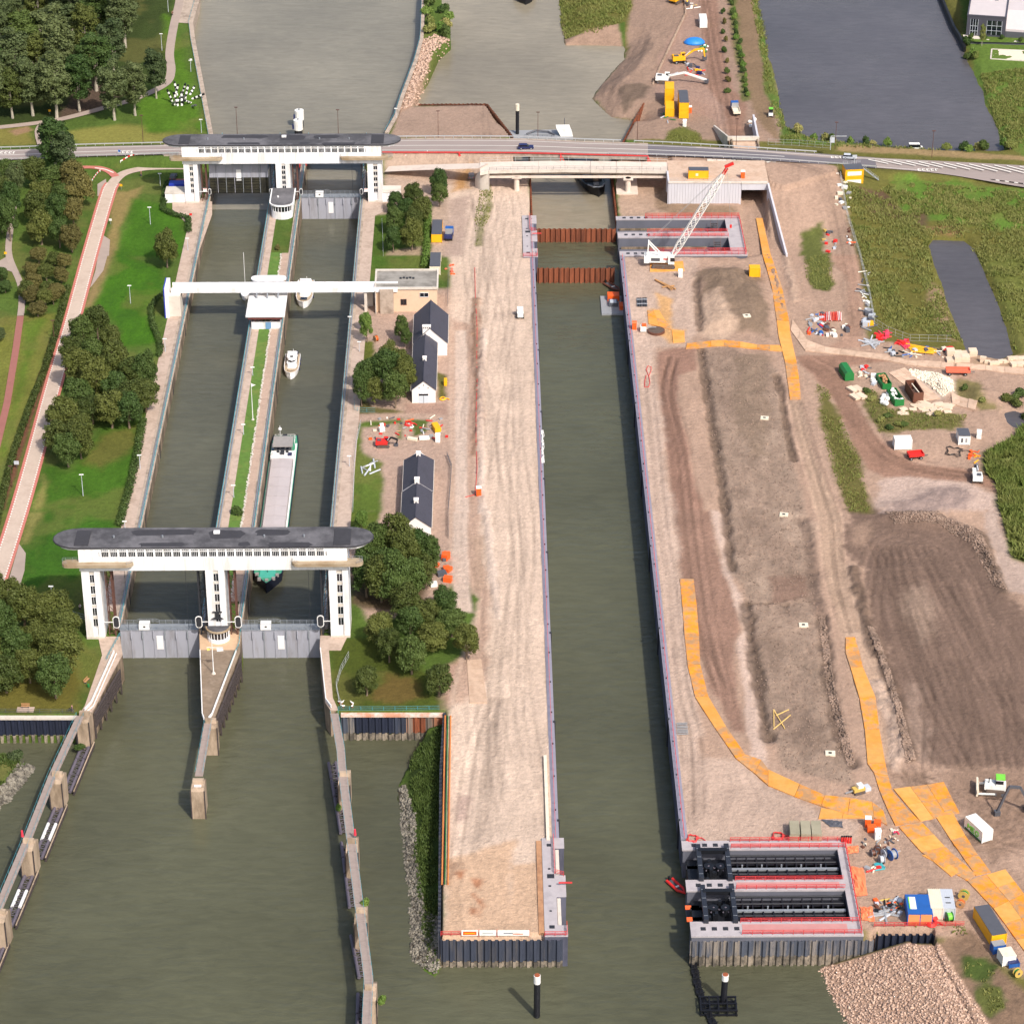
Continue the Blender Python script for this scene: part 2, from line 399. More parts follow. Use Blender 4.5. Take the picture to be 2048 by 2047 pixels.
paint(g0(1,1,[(730,1000),(880,1130),(1110,1170),(1040,1180),(760,1190)]),(112,108,66),1,1)
paint(g0(1,1,[(725,1290),(810,1250),(1110,1230),(1100,1380),(1060,1380),(1080,1260),(800,1290),(795,1480),(960,1560),(950,1931),(680,1931)]),(100,124,52),1,1)
paint(g0(1,1,[(1150,1230),(1320,1220),(1300,1330),(1180,1360)]),(96,116,56),.8,1.4)
paint(g0(1,1,[(1360,870),(1440,900),(1440,1060),(1370,1090)]),(110,108,58),.8,.8)
paint(g0(1,1,[(1130,1110),(1440,1100),(1450,1200),(1130,1180)]),(185,155,140),1,.6)
paint(g0(2,1,[(665,-10),(940,-10),(900,160),(700,150)]),(96,118,46),.8,.8)
paint(g0(2,1,[(700,380),(1260,250),(1270,660),(1020,740),(820,720),(720,680)]),(110,95,72),1.5,1.5)
paint(g0(2,1,[(550,1010),(690,930),(1000,960),(1400,1300),(1400,1490),(620,1490),(570,1380)]),(84,98,38),1.2,1)
paint(g0(2,1,[(860,1400),(1000,1220),(1180,1240),(1260,1400),(1100,1440)]),(118,102,56),1.5,2.5)
paint(g0(2,1,[(1400,1200),(1540,1100),(1700,1100),(1720,1440),(1500,1540),(1400,1480)]),(196,165,148),1.5,1.5)
spit=Dp([(845,350),(998,330),(1005,420),(1030,1000),(1055,1600),(1058,1770),(833,1770),(840,1350),(905,1130),(850,1040),(850,600)])
paint(spit,(232,210,192),1,.8)
paint(Dp([(850,600),(905,620),(905,1000),(925,1130),(915,1280),(880,1330),(850,1330),(905,1130),(850,1040)]),(204,176,158),1.2,1.5)
paint(g0(1,1,[(1500,560),(1590,560),(1600,1000),(1590,1350),(1600,1931),(1500,1931)]),(226,206,192),.6,.4)
paint(g0(2,1,[(1490,0),(1590,0),(1610,560),(1640,760),(1500,760),(1480,400)]),(224,204,190),.6,.4)
paint(g0(2,1,[(1620,180),(1730,180),(1740,560),(1640,620)]),(196,170,150),1,1.5,.7)
paint(g0(0,1,[(1500,1320),(1620,1310),(1610,1420),(1480,1450)]),(205,160,105),1.5,1.5,.8)
paint(g0(0,1,[(1440,1500),(1620,1480),(1560,1931),(1420,1931)]),(190,168,156),1.5,1.5,.7)
paint(g0(3,1,[(1440,680),(1931,560),(1931,1275),(1390,1275)]),(226,194,166),1,1.5)
paint(g0(3,2,[(-10,720),(200,720),(220,1265),(-10,1265)]),(226,194,166),.8,1)
for(x,y,q)in[(1660,860,60),(1640,940,50),(1690,1000,35),(1640,1070,40),(1540,800,45)]:
 paint(g0(3,1,[(x-q,y-q*.8),(x+q,y-q*.6),(x+q*.8,y+q),(x-q*.8,y+q*.9)]),(190,130,95),.8,2,.7)
paint(g0(3,1,[(1500,200),(1640,200),(1600,400),(1510,400)]),(196,172,160),1,2,.8)
paint(g0(3,1,[(1450,700),(1560,720),(1470,880),(1430,850)]),(160,132,112),.8,2,.6)
east=Dp([(1168,320),(1450,330),(1520,300),(1600,360),(1640,640),(1932,680),(2050,690),(2050,1931),(1820,1770),(1640,1760),(1290,1600),(1235,1200),(1190,700)])
paint(east,(196,168,149),1.2,1.2)
paint(g0(0,2,[(780,1330),(1160,1330),(1190,1540),(1700,1560),(1700,1640),(800,1640)]),(196,170,150),1,1.5)
paint(g0(0,2,[(1040,1400),(1160,1400),(1200,1520),(1690,1560),(1680,1630),(1200,1640),(1090,1560)]),(150,128,105),1.2,2,.7)
paint(g0(1,2,[(830,0),(1400,0),(1400,560),(1330,680),(950,690),(880,600)]),(208,184,168),1,1)
paint(g0(1,2,[(1020,400),(1110,400),(1080,270),(1200,330),(1210,540),(1310,560),(1300,660),(1180,660),(1030,520)]),(232,184,126),.8,1.2,.8)
paint(g0(1,2,[(1100,730),(1250,690),(1400,690),(1390,850),(1250,900),(1260,1100),(1340,1450),(1430,1931),(1210,1931),(1170,1600),(1105,1100),(1085,850)]),(170,136,120),1,1.0)
paint(g0(2,2,[(1190,-10),(1490,-10),(1550,300),(1660,560),(1730,900),(1660,1000),(1720,1400),(1760,1660),(1660,1660),(1580,1480),(1470,1280),(1400,900),(1290,560),(1230,300)]),(170,138,122),1,1.2)
paint(g0(2,2,[(1500,-10),(1610,-10),(1630,420),(1780,720),(1850,1250),(1920,1750),(1931,1931),(1800,1931),(1740,1400),(1700,980),(1740,880),(1600,450)]),(222,198,184),.8,1.0)
paint(rect(33,40.5,-140,130),(222,198,182),1.2,1.6,.85)
paint(g0(3,2,[(1290,-100),(1931,-60),(1931,180),(1931,560),(1320,560)])[:2]+g0(3,3,[(60,160),(420,330),(700,420),(620,560)])+g0(3,2,[(1320,560)]),(212,188,172),1.5,2)
mudL=[T(1,2,1425,700),T(1,2,1480,1200),T(1,2,1600,1931),T(2,2,1650,430),T(2,2,1790,700),T(2,2,1850,1250),T(2,2,1931,1700),T(2,3,130,1931),T(3,3,640,120)]
mudR=[T(2,3,640,1931),T(2,3,480,1500),T(2,3,450,1200),T(2,3,400,900),T(2,3,330,400),T(2,3,270,0),T(1,3,190,1500),T(1,3,100,1050),T(1,3,60,850),T(1,2,1760,740)]
paint(mudL+mudR,(174,153,137),1.0,1.6)
for k in range(34):
 p=(mudL+mudR)
 t=random.random();i=random.randrange(len(mudL)-1)
 a=mudL[i];b=mudR[len(mudR)-1-min(i,len(mudR)-1)];q=a.lerp(b,.15+.7*random.random());r=random.uniform(2,8)
 paint([q+Vector((math.cos(u)*r*.7,math.sin(u)*r*1.6,0))for u in(0,1.2,2.4,3.6,4.9)],random.choice([(152,132,118),(142,124,112),(196,174,156),(164,143,128)]),2.0,4,.65,.2,k)
paint(g0(1,2,[(1680,760),(1931,720),(1931,1500),(1800,1560),(1700,1300),(1640,1000)]),(152,133,116),1.5,3,.7)
paint(g0(1,2,[(1400,130),(1560,110),(1850,120),(1931,300),(1931,600),(1560,560),(1420,420)]),(146,127,110),1.5,3,.9)
paint(g0(1,2,[(1430,300),(1560,290),(1700,560),(1600,650),(1420,600)]),(212,186,165),1.2,2,.8)
paint(g0(2,3,[(-10,480),(320,470),(310,640),(40,690)]),(150,124,110),1,1.5,.8)
trk=g0(1,3,[(150,1080),(255,1080),(350,1500),(540,1931)])+g0(2,3,[(560,-10),(570,350),(640,430),(720,800),(770,950),(860,1200),(960,1500),(1010,1700),(1000,1931),(880,1931),(760,1931),(740,1700),(620,1180),(550,900),(430,500),(370,0)])+g0(1,3,[(360,1931),(250,1450)])
paint(trk,(212,184,162),.8,1)
paint(g0(2,3,[(600,-20),(900,-10),(1250,20),(1600,190),(1700,420),(1800,620),(1931,830),(2400,1300),(2400,1931),(1060,1931),(1010,1650),(900,1100),(760,760),(660,430),(590,200)]),(136,115,103),1.5,4)
paint(g0(3,3,[(920,-10),(2400,-10),(2400,700),(1931,640),(1700,760),(1660,740),(1400,260),(1330,100),(940,140)]),(166,141,124),2,4)
paint(g0(2,3,[(1050,560),(1180,550),(1290,760),(1270,900),(1150,980),(1000,760)]),(172,150,134),2,3,.7)
paint(g0(2,3,[(640,100),(760,60),(750,260),(650,250)]),(176,150,132),1.5,2,.8)
paint(g0(2,3,[(1010,1650),(1100,1300),(1300,1931),(1060,1931)]),(168,146,132),2,3,.8)
paint(g0(1,3,[(820,1700),(1060,1640),(1500,1700),(1720,1800),(1750,1931),(900,1931),(830,1880)]),(215,192,180),1.5,3)
paint(g0(1,3,[(900,1880),(1250,1780),(1420,1740),(1560,1800),(1500,1931),(900,1940)]),(168,150,144),1.5,3,.8)
paint(g0(2,3,[(1600,-10),(1750,-10),(1790,200),(1840,360),(2100,420),(2100,620),(1800,600),(1700,300)]),(205,184,172),1,1.5)
paint(g0(1,3,[(190,760),(760,730),(1000,790),(800,800),(560,850),(640,1000),(700,1180),(860,1390),(1100,1560),(1540,1615),(1720,1640),(1730,1790),(1540,1700),(1050,1660),(880,1660),(760,1600),(620,1400),(500,1100),(330,900)]),(172,138,120),1,1)
paint(g0(1,3,[(450,-10),(700,-10),(700,300),(720,520),(720,690),(400,700),(540,640),(600,500),(610,200)]),(196,162,142),1.2,1)
paint(g0(1,3,[(370,970),(450,1010),(560,1250),(700,1550),(770,1931),(610,1931),(480,1600),(410,1300)]),(118,114,66),1.2,2)
paint(g0(1,3,[(270,-20),(460,-20),(500,200),(460,270),(340,250),(280,150)]),(108,116,62),1,2)
paint(g0(0,3,[(260,1780),(400,1700),(420,1931),(230,1931)]),(108,116,62),1,2)
paint(g0(1,3,[(690,990),(800,1010),(900,1150),(1300,1180),(1500,1200),(1460,1290),(1100,1310),(840,1330)]),(124,120,74),1.2,3)
paint(g0(1,3,[(1400,940),(1600,950),(1620,1100),(1760,1150),(1600,1180),(1430,1060)]),(134,128,80),1.2,3,.8)
paint(g0(1,3,[(940,860),(1400,870),(1400,1040),(1290,1080),(1160,1000),(1060,930)]),(226,206,190),.8,1.5,.8)
paint(g0(0,3,[(550,1430),(780,1480),(960,1360),(1931,1440),(2300,1450),(2300,2700),(1931,2700),(1850,2640),(1470,2640),(820,2500),(700,2000)]),(120,118,60),1.2,2)
paint(g0(0,3,[(960,1350),(1931,1420),(2300,1440),(2300,1800),(1931,1740),(1500,1720),(1000,1600)]),(104,138,56),2,4)
paint(g0(0,3,[(680,1470),(860,1460),(960,1540),(1000,1640),(800,1600)]),(112,92,72),1.5,3)
paint(g0(0,3,[(1060,1620),(1170,1600),(1200,1700),(1080,1740)]),(112,96,72),1.5,3)
paint(g0(1,3,[(1220,200),(1300,230),(1380,420),(1480,640),(1400,650),(1290,600),(1210,380)]),(172,148,120),1.2,2.5,.8)
paint(g0(0,3,[(1130,1720),(1440,1690),(1450,1760),(1250,1760)]),(150,120,86),1.2,2)
paint(g0(1,3,[(1600,-20),(1931,-20),(2300,-20),(2300,700),(1900,720),(1840,600),(1720,250)]),(116,124,62),1.5,2)
paint(g0(1,3,[(1931,1240),(1860,1380),(1640,1480),(1640,1640),(1720,1720),(1750,1931),(2300,1931),(2300,1240)]),(84,104,44),1.2,2)
paint(g0(2,3,[(1745,-20),(2300,-20),(2300,420),(1931,380),(1850,350),(1800,200)]),(84,108,44),1,1.2)
paint(g0(1,3,[(1540,760),(1850,760),(1931,740),(2300,740),(2300,860),(1540,830)]),(190,164,140),1,1.5)
paint(g0(3,3,[(1270,1330),(1520,1220),(1640,1330),(1760,1500),(2100,1800),(2100,2300),(1700,2300),(1560,1900)]),(152,128,108),1,1.2)
for P in([(1500,1430),(1660,1420),(1760,1500),(1640,1600),(1480,1560)],[(1590,1650),(1740,1640),(1790,1780),(1680,1870),(1610,1760)]):
 paint(g0(3,3,P),(88,108,54),1,2.5)
paint(g0(0,2,[(840,1050),(950,830),(740,800),(600,660),(740,480),(860,350),(900,0),(900,-400),(1850,-400),(1931,500),(2300,1080),(1200,1060)]),(172,148,132),1.2,1.5)
paint(g0(0,2,[(1100,430),(1310,100),(1330,-400),(1500,-400),(1560,200),(1640,500),(1680,650),(1700,1080),(1500,900),(1080,700)]),(180,152,138),1,1)
paint(g0(0,2,[(1420,0),(1540,0),(1600,400),(1660,680),(1760,760),(1740,1080),(1650,1080),(1600,800),(1480,680)]),(166,134,118),1,1.2)
paint(g0(0,2,[(350,-400),(900,-400),(905,60),(830,170),(640,215),(400,220),(370,100)]),(118,118,62),1,2)
paint(g0(0,2,[(380,100),(420,220),(800,180),(860,330),(830,270),(400,265),(360,130)]),(176,150,132),.8,1)
paint(g0(0,2,[(820,680),(960,640),(1040,660),(960,740),(850,780)]),(128,112,100),1,2)
paint(g0(0,2,[(1150,1060),(1180,990),(1300,950),(1420,1010),(1440,1080)]),(112,118,58),1,1.5)
paint(g0(0,2,[(1600,-400),(1800,-400),(1900,250),(1960,600),(2000,1060),(1880,940),(1800,760),(1720,600),(1650,300)]),(150,128,104),1,1.5)
paint(g0(0,2,[(1610,-100),(1680,-100),(1790,760),(1735,770)]),(112,120,70),.8,1.5,.8)
paint(g0(0,2,[(1780,-400),(1840,-400),(1931,250),(1931,620),(1880,400)]),(96,128,56),.8,1)
paint(g0(0,3,[(-30,380),(60,600),(150,920),(330,1010),(1000,1080),(1300,1110),(1300,1130),(500,1100),(100,1080),(100,960),(-40,640)]),(96,122,56),.8,1)
paint(g0(0,3,[(540,1090),(1000,1110),(1931,1180),(2300,1200),(2300,1230),(1931,1215),(800,1150),(500,1140)]),(172,150,110),.8,1)
paint(g0(0,3,[(1330,-400),(1560,530),(1650,750),(1740,980),(1790,1110),(1931,1180),(2300,1200),(2300,-400)]),(104,132,58),1,2)
paint(g0(0,1,[(1090,800),(1740,790),(1931,1035),(1000,1040)]),(182,158,142),.8,1)
paint(g0(0,1,[(1250,210),(1330,280),(1300,500),(1210,790),(1060,860),(1210,450)]),(186,158,138),.8,1)
paint(g0(0,1,[(1300,-400),(1400,-400),(1470,60),(1470,290),(1260,300),(1250,180)]),(96,122,56),.8,1)
sandy=np.clip((GX+25)/12,0,1)
GZ+=sandy*((fbm(GX,GY,.03,21)-.5)*.5+(fbm(GX,GY,.22,31)-.5)*.35)+(1-sandy)*(-.10+(fbm(GX,GY,.3,33)-.5)*.10)
lk=[T(0,2,1860,-1200),T(0,2,1860,-400),T(0,2,1850,0),T(0,2,1900,240),T(0,3,0,400),T(0,3,80,700),T(0,3,130,930),T(0,3,330,1030),T(0,3,700,1070),T(0,3,1270,1112),T(0,3,1500,1122),T(0,3,1780,1110),T(0,3,1740,980),T(0,3,1650,750),T(0,3,1560,530),T(0,3,1430,270),T(0,3,1330,0),T(0,3,1250,-400),T(0,3,1000,-1200)]
shore(lk,-1.2,.5,warp=1.2)
pond=[T(0,3,1205,1830),T(0,3,1240,1780),T(0,3,1480,1790),T(0,3,1560,1850)]+g0(1,3,[(1600,20),(1700,250),(1800,500),(1850,710),(1740,752),(1500,700),(1400,450),(1330,250),(1250,0)])
shore(pond,-1.2,.55,warp=.6)
puddle=g0(1,3,[(1770,1170),(1860,1150),(1990,1200),(2000,1290),(1850,1280),(1790,1240)]);shore(puddle,-.5,.3,warp=.8)
zb=Z_CAN
basin=[T(0,1,1400,-1200,0),T(0,1,1400,-10),T(0,1,1465,80),T(0,1,1470,290),T(0,1,1380,370),T(0,1,1290,560),T(0,1,1230,640),T(0,1,1200,790),T(0,1,1740,785),T(0,1,1940,1035),T(0,2,20,1330),T(0,2,780,1330),T(0,2,838,1050),T(0,2,955,830),T(0,2,740,800),T(0,2,600,660),T(0,2,735,480),T(0,2,845,360),T(0,2,835,268),T(0,2,400,258),T(0,2,365,100),T(0,2,355,0),T(0,2,340,-1200)]
shore(basin,Z_CAN,6.0,warp=.15)
shore(g0(0,2,[(955,830),(740,800),(600,660),(735,480),(845,360),(835,268),(400,258),(365,100),(355,0),(340,-1200),(60,-1200),(60,880)]),Z_CAN,.42,warp=1.8)
canal=[T(0,0,1500,-1200),T(0,0,1495,0),T(0,0,1450,170),T(0,0,1465,300),T(0,0,1520,600),T(0,0,1595,1000)]
canal+=[Vector((LX(CH_L[0]-.4,Y),Y,0))for Y in(235,Y_GUP)]+[Vector((LX(CH_R[1]+.4,Y),Y,0))for Y in(Y_GUP,235)]
canal+=[T(0,1,985,1000),T(0,1,1060,870),T(0,1,1100,740),T(0,1,1205,460),T(0,1,1250,300),T(0,1,1250,200),T(0,1,1290,0),T(0,1,1290,-1200)]
level(canal,-10,.5)
level(rect(CH_L[0]-.4,CH_L[1]+.4,-60,240),-10,.4);level(rect(CH_R[0]-.4,CH_R[1]+.4,-60,240),-10,.4)
level(rect(CH_N[0]-.4,CH_N[1]+.4,-300,262),-10,.4)
fore=g0(2,0,[(905,900),(897,1060),(680,1480),(600,1535),(0,1535),(-900,1535),(-2600,3900)])+[Vector((LX(20,-300),-300,0)),Vector((LX(10,-169.5),-169.5,0)),T(3,1,1390,1275),T(2,1,1425,1510),T(2,1,600,1505),T(2,1,528,1430),T(2,1,487,1040),T(2,1,485,900)]
level(fore,-10,.4)
se=[Vector((LX(30,-300),-300,0)),Vector((LX(33,-170),-170,0)),T(3,2,1330,1240),T(3,3,790,1240),T(3,3,830,1215),T(3,3,1240,1215),T(3,3,1270,1400),T(3,3,1500,1800),T(3,3,1800,2500)]
level(se,-10,.4)
isl=[T(2,0,1500,880),T(2,0,1512,1100),T(2,0,1535,1560),T(2,0,1580,1570),T(2,0,1815,1000),T(2,0,1822,880)]
level(isl,0,.3)
def bank(P,line,zlow,slope,zmax,seed=40):
 s=bb(P,2);x,y=GX[s],GY[s];d=sdist(P,x,y)
 dl,_,_=ldist(line,x,y)
 z=np.minimum(zlow+dl*slope+(fbm(x,y,.4,seed)-.5)*1.0,zmax)
 GZ[s]=np.where(d<0,np.maximum(GZ[s],z),GZ[s])
bank(g0(3,1,[(1050,-60),(1300,-420),(1420,-420),(1405,0),(1390,1300),(1340,1400),(1150,1260),(1140,900),(1090,500)]),g0(3,1,[(1050,-300),(1040,0),(1090,450),(1130,800),(1140,1230),(1330,1400)]),-7.4,.42,-1.5)
paint(g0(3,1,[(1150,-300),(1420,-420),(1400,0),(1395,760),(1310,1240),(1240,1000),(1200,500),(1180,100)]),(58,76,32),1.2,2)
paint(g0(3,1,[(1050,-60),(1110,-60),(1180,480),(1230,900),(1280,1280),(1160,1260),(1120,700),(1090,300)]),(98,90,78),.8,1)
bank(g0(2,0,[(-900,1560),(40,1640),(260,1720),(150,1860),(-60,2100),(-900,3000)]),g0(2,0,[(40,1600),(255,1720),(140,1880),(0,2020),(-500,2700)]),-7.4,.5,-2.0)
paint(g0(2,0,[(-900,1560),(40,1640),(180,1720),(0,1880),(-600,2500)]),(112,116,66),.8,1)
paint(g0(2,0,[(150,1690),(255,1720),(140,1880),(-30,2050),(-120,2050),(20,1880)]),(150,142,128),.6,.6)
rip=g0(3,3,[(340,1500),(830,1400),(1270,1325),(1310,1460),(1590,1925),(1750,2300),(760,2300),(560,1925),(450,1700)])
ripl=g0(3,3,[(300,1500),(420,1760),(560,1960),(720,2300)])
s_=bb(rip,2);x,y=GX[s_],GY[s_]
dl,_,_=ldist([T(3,3,345,1490,-7),T(3,3,440,1720,-7),T(3,3,560,1930,-7),T(3,3,720,2200,-7)],x,y)
RIPQ=0;RIPP=[T(3,3,345,1490,-7),T(3,3,440,1720,-7),T(3,3,560,1930,-7),T(3,3,720,2300,-7),Vector((120,-300,0)),T(3,3,1700,1980),T(3,3,1480,1640),T(3,3,1290,1330),T(3,3,1000,1350,-1.5),T(3,3,560,1460,-5)]
dd=sdist(RIPP,x,y)
GZ[s_]=np.where(dd<1.0,np.maximum(GZ[s_],np.minimum(-7.5+dl*.40,-.45-.25*fbm(x,y,.3,7))),GZ[s_])
GC[s_]=np.where((dd<.5)[...,None],soil(196,166,146),GC[s_])
mound(g0(3,3,[(1270,1340),(1480,1240),(2100,1800),(2100,2300),(1640,2000)]),-.45,2,.6,lump=.4)
mound(g0(1,2,[(1440,120),(1700,110),(1900,300),(1880,560),(1500,540)]),2.2,5,1.5,lump=.5)
mound(g0(0,2,[(680,620),(900,520),(1050,300),(1000,560),(820,760)]),1.5,6,2,lump=.6)
mound(g0(2,3,[(880,30),(1280,30),(1360,120),(1100,90)]),1.6,2.5,1.5,lump=.6)
mound(g0(2,3,[(1400,80),(1560,140),(1700,420),(1560,260)]),1.6,2.5,1.5,lump=.6)
mound(g0(1,3,[(900,1880),(1300,1760),(1520,1790),(1500,1931)]),1.0,4,2,lump=.5)
mound(g0(1,3,[(1280,900),(1390,960),(1360,1040),(1240,960)]),1.2,2,1,lump=.6)
mound(g0(1,3,[(1500,1000),(1700,1040),(1740,1120),(1560,1100)]),1.5,3,1,lump=.6)
dk=(116,99,87)
ridge(g0(1,2,[(1425,700),(1450,880),(1490,1150),(1520,1350),(1570,1620),(1610,1931)])+g0(2,2,[(1640,330),(1670,430)]),2.0,-.9,dk,.75)
ridge(g0(2,2,[(1770,690),(1790,850),(1830,1150),(1880,1450),(1931,1700)]),2.2,-.9,dk,.8)
ridge(g0(1,2,[(1390,180),(1400,350),(1415,560)]),1.8,-.7,dk,.7)
ridge(g0(1,3,[(60,900),(105,1060),(150,1350),(190,1530)]),1.6,-.8,dk,.75)
ridge(g0(2,3,[(390,800),(430,960),(450,1200),(490,1450),(560,1750),(640,1900)]),2.4,-.7,(112,96,86),.8)
ridge(g0(2,3,[(270,60),(330,330),(350,600),(400,780)]),2.4,-.4,(126,108,98),.7)
ridge(g0(2,3,[(640,430),(690,640),(740,830),(800,990),(850,1100),(920,1280),(980,1480),(1030,1700),(1060,1860)]),2.4,.7,(108,92,82),.8,lump=.9)
ridge(g0(2,3,[(820,1300),(880,1450),(950,1620),(970,1800),(950,1931)]),2.5,.6,(222,198,182),.6,lump=.4)
ridge(g0(2,3,[(1600,160),(1700,420),(1780,600)]),2.2,.6,(110,95,84),.7,lump=.9)
ridge(g0(2,2,[(1780,685),(1931,690)])+g0(2,3,[(0,690),(140,700)]),1.0,-.4,dk,.7)
ridge(g0(2,3,[(0,700),(120,690),(250,660)]),1.0,.3,(186,162,144),.6)
ridge(g0(1,3,[(0,0),(60,180),(110,400)]),1.2,.5,(150,124,106),.5)
ridge(g0(1,3,[(130,0),(180,200),(200,330)]),2.0,.6,(206,182,164),.5)
ridge(g0(1,1,[(1660,330),(1660,560),(1690,800),(1680,1200),(1660,1500)]),2.0,.3,(176,142,120),.8)
ridge(g0(1,1,[(1720,560),(1700,900),(1690,1300),(1710,1931)])+g0(2,1,[(1740,0),(1780,420),(1830,800)]),1.4,.4,(238,220,208),.6,lump=.3)
ridge(g0(0,1,[(1750,1400),(1760,1560),(1700,1700),(1680,1850)]),1.6,.3,(120,125,70),.7)
tracks(spit,.15,.9,.015,AX,relief=.07)
tracks(g0(3,1,[(1440,0),(1931,-900),(1931,600),(1480,700)]),.10,.7,.03,-.25,relief=.05,seed=61)
tracks(g0(2,1,[(1480,1500),(1860,1300),(1850,1931),(1460,1931)]),.16,.55,.02,-.55,relief=.06,seed=62)
tracks(trk,.2,1.1,.02,.2,relief=.12,seed=63)
tracks(east,.15,.6,.06,.05,relief=.09,seed=64)
field=g0(2,3,[(600,0),(1250,30),(1650,280),(1931,830),(2400,1300),(2400,1931),(1060,1931),(900,1100),(660,430)])
tracks(field,.16,.33,.02,.17,relief=.16,seed=65)
fc=T(2,3,1180,620)
tracks(g0(2,3,[(620,20),(1250,40),(1600,220),(1750,560),(1500,620),(1000,560),(680,420)]),.16,.8,.05,0,relief=.12,seed=66,centre=(fc.x,fc.y-18))
tracks(g0(3,3,[(920,-10),(2300,-10),(2300,700),(1700,720)]),.18,.6,.04,.9,relief=.12,seed=67)
tracks(mudL+mudR,.26,.45,.3,.1,relief=.2,seed=68)
tracks(g0(1,3,[(200,770),(760,770),(1540,1640),(900,1660),(500,1100)]),.10,.5,.06,-.5,relief=.08,seed=69)
tracks(g0(0,2,[(860,350),(1100,0),(1300,0),(1110,500),(950,830),(740,800),(620,640)]),.18,.5,.1,-.35,relief=.25,seed=70)
tracks(g0(0,2,[(1100,500),(1310,120),(1480,-200),(1700,700),(1700,1080),(1000,1050)]),.10,.6,.06,-.1,relief=.1,seed=71)
def ruts(line,g=2.1,k=.80,w=.55,dz=-.07):
 for o_ in(-g/2,g/2):
  L_,_=strip_pts(line,o_,0);s=bb(L_,w+.6)
  if s is None:continue
  x,y=GX[s],GY[s];d,_,_=ldist(L_,x,y);a=np.clip(1-(d-w*.35)/(w*.6),0,1)*(.45+.75*fbm(x,y,.12,17))
  GC[s]*=(1-a*(1-k))[...,None];GZ[s]+=a*dz
for k in range(26):
 x0=random.uniform(-11,6);y0=random.uniform(-130,120);L_=random.uniform(50,190);am=random.uniform(.3,2.2);ph=random.random()*6
 ruts([Vector((LX(x0+am*math.sin(ph+q*.35),y0+q*6),y0+q*6,0))for q in range(int(L_/6))],random.uniform(1.9,2.5),random.choice((.84,.88,1.08)),random.uniform(.4,.7),-.05)
for k in range(9):ruts(smooth_line(g0(3,1,[(1500+k*28,700-k*20),(1560+k*30,250)])+g0(2,1,[(1640+k*26,1700-k*10),(1760+k*14,1400)]),4),2.1,random.choice((.82,.87,1.1)))
for k in range(7):ruts(smooth_line(g0(3,2,[(1330+k*14,440-k*20),(1310+k*14,-200)])+g0(2,2,[(1230+k*10,1300),(1150+k*9,500),(1080+k*8,0)])+g0(1,2,[(980+k*9,900)]),5),2.2,random.choice((.84,.88,1.08)))
for k in range(8):ruts(smooth_line(g0(2,2,[(1650-k*18,1500-k*40),(1500-k*22,800),(1400-k*20,100)])+g0(1,2,[(1330-k*16,1500),(1200-k*6,1000),(1180+k*8,760)]),5),2.2,random.choice((.8,.86,1.1)))
for k in range(7):ruts(smooth_line(g0(1,3,[(230+k*14,800-k*6),(420+k*20,900),(600+k*22,1180),(840+k*12,1480-k*6),(1150,1610-k*10),(1500,1650-k*6)]),5),2.1,random.choice((.78,.84,1.1)))
for k in range(6):ruts(smooth_line(g0(1,3,[(175+k*14,1080),(260+k*20,1450),(400+k*24,1931)])+g0(2,3,[(410+k*26,100),(450+k*26,500),(560+k*24,900)]),5),1.9,random.choice((.74,.8,1.12)),.6,-.14)
for k in range(17):
 a_=random.uniform(0,1);b_=a_+random.uniform(-.35,.3)
 ruts(smooth_line(g0(2,3,[(1100+a_*1000,1931),(1000+b_*900+random.uniform(-40,40),1400),(830+b_*800,800+200*a_),(760+a_*500,260)]),5),2.2,random.choice((.82,.87,.92,1.1)),.6,-.09)
for k in range(0,9,3):ruts(smooth_line(g0(2,3,[(680+k*30,500-k*30),(760+k*30,260-k*10),(1000+k*40,140+k*20),(1350+k*30,260+k*40),(1560+k*20,560+k*60),(1750+k*20,1000+k*60)]),5),2.2,random.choice((.8,.86,1.1)),.6,-.1)
for k in range(14):ruts(smooth_line(g0(3,3,[(1931,random.uniform(60,700)),(1500+random.uniform(-150,200),random.uniform(200,600)),(1000+random.uniform(-80,200),random.uniform(0,140))]),5),2.2,random.choice((.78,.84,1.1)),.55,-.08)
for k in range(7):ruts(smooth_line(g0(0,2,[(1690-k*14,1080),(1640-k*16,760),(1560-k*14,400),(1490-k*10,0)]),5),2.1,random.choice((.78,.85,1.1)))
for k in range(5):ruts(smooth_line(g0(0,3,[(60+k*30,1330+k*10),(330+k*24,1420),(470+k*16,1640),(540+k*14,1931)])+g0(1,3,[(580+k*16,300),(640+k*10,600)]),5),2.1,random.choice((.8,.86)))
gmask=(GC[...,1]>GC[...,0])
gn=fbm(GX,GY,.12,80,5);gn2=fbm(GX*1.6,GY*.25,.3,82,4)
GC*=np.where(gmask,1+(gn-.5)*.5+(gn2-.5)*.3,1+(gn-.5)*.30)[...,None].astype(np.float32)
GC*=(1+(RNG.random(GX.shape)-.5)*np.where(gmask,.18,.12))[...,None].astype(np.float32)
dt=np.clip((fbm(GX,GY,.05,90,4)-.54)*4,0,.35)*gmask
GC=GC*(1-dt[...,None])+soil(138,132,78)*dt[...,None]
ROADC=[(-700,1168,1.0),(0,1168,1.0),(620,1145,1.8),(1350,1125,3.0),(1930,1108,3.6),(3000,1100,4.6),(3862,1100,6.4),(4400,1115,7.0),(5000,1138,7.0),(5793,1170,5.0),(6500,1228,2.5),(7100,1265,1.4),(7724,1325,.6),(8400,1400,.3)]
ROADL=[U(x/TS,y/TS,z)for x,y,z in ROADC]
s=bb(ROADL,45);x,y=GX[s],GY[s]
dl,rz_,_=ldist(ROADL,x,y,[p.z for p in ROADL])
wet=GZ[s]<-3
emb=np.clip(rz_-.35-np.maximum(dl-5.6,0)*.9,-20,20)
GZ[s]=np.where(wet,GZ[s],np.maximum(GZ[s],emb))
